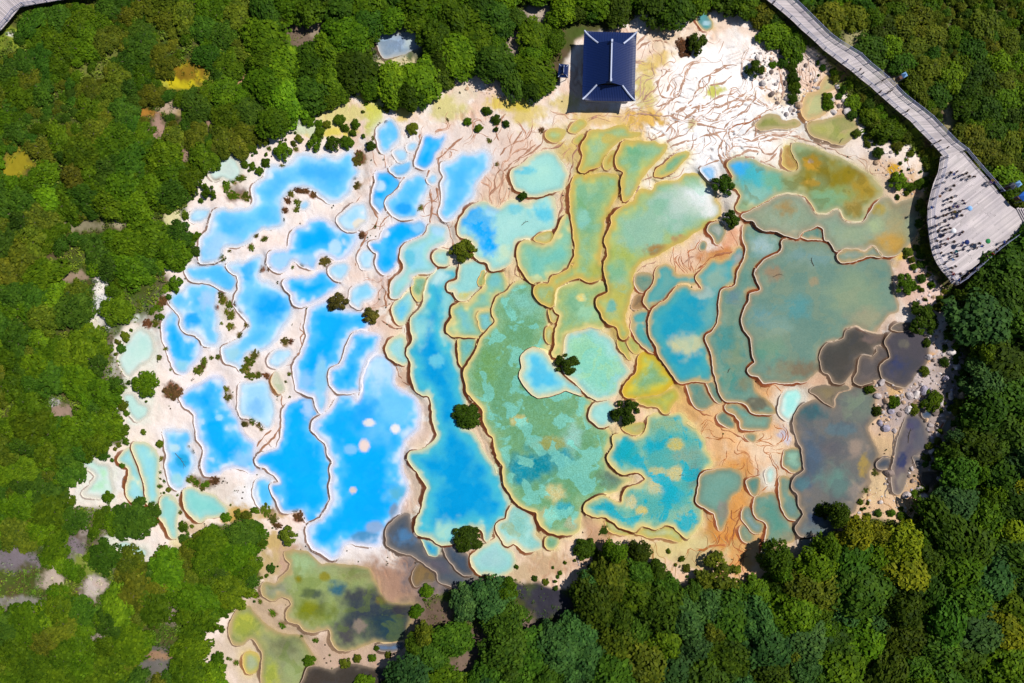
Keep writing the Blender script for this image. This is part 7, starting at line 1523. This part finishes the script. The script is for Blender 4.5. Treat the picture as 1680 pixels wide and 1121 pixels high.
for i, (x, y, top, ps, ph) in enumerate(PP):
    on_walk = ph is not None
    z = deck_z(x, y) if on_walk else PZ
    pose = {'s': 0, 'w': 1, None: random.choice([0, 0, 2, 1])}[ps]
    if not on_walk:
        near = sorted(((x - q[0]) ** 2 + (y - q[1]) ** 2, q) for j, q in enumerate(PP) if j != i)[:2]
        row = 'front rail' if x < 1548 + max(0, (y - 380) * 0.35) else 'lower right rail' if y > 395 and x > 1590 else 'upper part' if y < 300 else 'lower tip' if y > 430 else 'middle'
        a, b2 = near[0][1], near[1][1]
        rel = ('right' if x > a[0] else 'left') if abs(x - a[0]) > abs(y - a[1]) else ('below' if y > a[1] else 'above')
        rel = {'right': 'just right of', 'left': 'just left of', 'below': 'just below', 'above': 'just above'}[rel]
        lab = f"person in {top} at the platform's {row}, {rel} one in {a[2]}"
        rz = math.atan2(-(560 - y), 840 - x) - math.pi / 2 + random.uniform(-0.7, 0.7)
        if random.random() < 0.2: rz += math.pi
    else:
        lab = f'person in {top} {ph}'; rz = random.choice([0.9, 0.9 + math.pi]) + random.uniform(-0.3, 0.3)
    person(x, y, z, top, pose, lab, 'visitors on the boardwalk and platform', rz)

def umbrella(x, y, z, cname, label):
    root = empty('umbrella', W(x, y, z + 1.0)); root.location.z = z
    tag(root, label, 'umbrella', 'umbrellas held by visitors')
    n = 8; V = [(0, 0, 2.25)]; F = []
    for j, (r, h) in enumerate(((0.22, 2.21), (0.4, 2.12), (0.52, 2.0))):
        for i in range(n): V.append((r * math.cos(2 * math.pi * i / n), r * math.sin(2 * math.pi * i / n), h))
    for i in range(n):
        F.append((0, 1 + i, 1 + (i + 1) % n))
        for j in range(2): F.append((1 + j * n + i, 1 + (j + 1) * n + i, 1 + (j + 1) * n + (i + 1) % n, 1 + j * n + (i + 1) % n))
    mesh_from('canopy', V, F, MAT['cloth_' + cname.replace(' ', '_')], root)
    mm = MB(); mm.tube((0, 0, 1.15), (0, 0, 2.34), 0.014, None, 6); mm.build('shaft', MAT['beam'], root)
for t, x, y, c, lab in (('Z1', 555, 935, 'white', 'white umbrella held up near the platform front'), ('Z2', 1075, 160, 'green', 'green umbrella held up on the open right of the platform'), ('Z2', 755, 175, 'navy', 'navy umbrella in the lower crowd'), ('Z1', 800, 595, 'light blue', 'light blue umbrella right of the crowd')):
    x0, y0, k = TILE[t]; umbrella(x0 + x / k, y0 + y / k, PZ, c, lab)

# blue canopies behind the platform
def canopy(x, y, z, size, cname, label, rz):
    root = empty('canopy_stall', W(x, y, z), rz); tag(root, label, 'canopy', 'canopies behind the platform')
    s = size / 2; h = 2.2
    V = [(-s, -s, h), (s, -s, h), (s, s, h), (-s, s, h), (0, 0, h + 0.55), (-s, -s, h - 0.22), (s, -s, h - 0.22), (s, s, h - 0.22), (-s, s, h - 0.22)]
    mesh_from('roof', V, [(0, 1, 4), (1, 2, 4), (2, 3, 4), (3, 0, 4), (0, 5, 6, 1), (1, 6, 7, 2), (2, 7, 8, 3), (3, 8, 5, 0)], MAT['cloth_' + cname], root)
    for a in (-1, 1):
        for b in (-1, 1):
            mm = MB(); mm.tube((a * s * 0.95, b * s * 0.95, -0.3), (a * s * 0.95, b * s * 0.95, h), 0.04, None, 6); mm.build('pole', MAT['rail'], root)
    mm = MB(); mm.box((0, 0, 0.45), (size * 0.6, 0.6, 0.9)); mm.build('counter', MAT['wall'], root)
canopy(1666, 326, PZ, 1.35, 'blue', 'bright blue canopy at the upper right corner of the platform', 0.75)
canopy(1658, 306, PZ - 0.3, 1.0, 'light_blue', 'small light blue canopy above the bright blue one', 0.6)
canopy(1649, 309, PZ - 0.3, 0.9, 'grey', 'small grey canopy left of the light blue one', 0.75)
canopy(1474, 130, deck_z(1474, 130) - 0.8, 0.9, 'light_blue', 'small light blue canopy beside the boardwalk', 0.5)

# ------------------------------------------------------------------ fallen wood in and beside the pools
def fallen(x, y, ln, ang, label):
    d, p = nearest_pool(x, y); z = p['lev'] + 0.02 if d < 0 else gz(x, y) + 0.05
    root = empty('fallen_branch', W(x, y, z), ang); tag(root, label, 'branch', 'fallen wood')
    m = MB(); m.tube((-ln / 2, 0, 0.0), (0, ln * 0.05, 0.06), 0.06, 0.05, 6); m.tube((0, ln * 0.05, 0.06), (ln / 2, -0.02, 0.03), 0.05, 0.025, 6); m.build('limb', MAT['bark'], root)
    for t, a in ((0.1, 0.8), (0.3, -0.7), (-0.2, 0.6)):
        m = MB(); q = Vector((t * ln, 0.02, 0.05)); m.tube(q, q + Vector((0.3 * ln * math.cos(a), 0.3 * ln * math.sin(a), 0.08)), 0.025, 0.01, 5); m.build('twig', MAT['bark'], root)
for x, y, ln, a, lab in ((861, 366, 1.6, 0.6, 'dark branch floating in the aqua half of the double pool'), (1333, 430, 1.8, 1.9, 'bare branch lying in the largest right pool'), (1276, 452, 2.0, 0.3, 'dead wood on the brown mound of the largest right pool'), (1196, 608, 1.0, 1.1, 'dark stump of wood in the teal strip pool'), (1380, 231, 1.2, 1.0, 'small dark branch in the flat olive pool'), (992, 386, 0.9, 1.4, 'dark stick on the rim of the long yellow green pool'), (1118, 780, 1.0, 0.2, 'twig on a cream mound of the textured aqua pool'), (205, 788, 1.3, -0.5, 'dark stick on the white flat at the far left'), (296, 755, 3.6, -0.9, 'long thin branch lying across the turquoise pool'), (1220, 916, 2.2, 0.5, 'dead branch on the orange flow'), (1145, 912, 2.6, 1.2, 'bare branch on the yellow mud below the aqua pool'), (1492, 715, 3.0, 1.4, 'fallen trunk beside the long slate pool'), (1531, 820, 2.6, 0.4, 'grey fallen trunk at the lower edge of the boulders'), (795, 892, 0.8, 0.3, 'short stick in the pale milky turquoise pool')):
    fallen(x, y, ln, a, lab)

# ------------------------------------------------------------------ labels: tell look-alikes apart by their place
from collections import defaultdict
byl = defaultdict(list)
for o in list(col.objects):
    if o.parent is None and 'label' in o.keys() and o.get('category'): byl[o['label']].append(o)
ORD = {2: ['left one', 'right one'], 3: ['leftmost', 'middle one', 'rightmost']}
for lab, L in byl.items():
    if len(L) in ORD:
        L.sort(key=lambda o: o.location.x)
        if len(lab.split()) <= 14:
            for o, w in zip(L, ORD[len(L)]): o['label'] = f"{lab}, {w}"
    elif 3 < len(L) <= 6 and len(lab.split()) <= 11:
        L.sort(key=lambda o: o.location.x)
        names = ['leftmost', 'second from left', 'third from left', 'fourth from left', 'fifth from left', 'sixth from left']
        names = names[:len(L) - 1] + ['rightmost']
        for o, w in zip(L, names): o['label'] = f"{lab}, {w}"
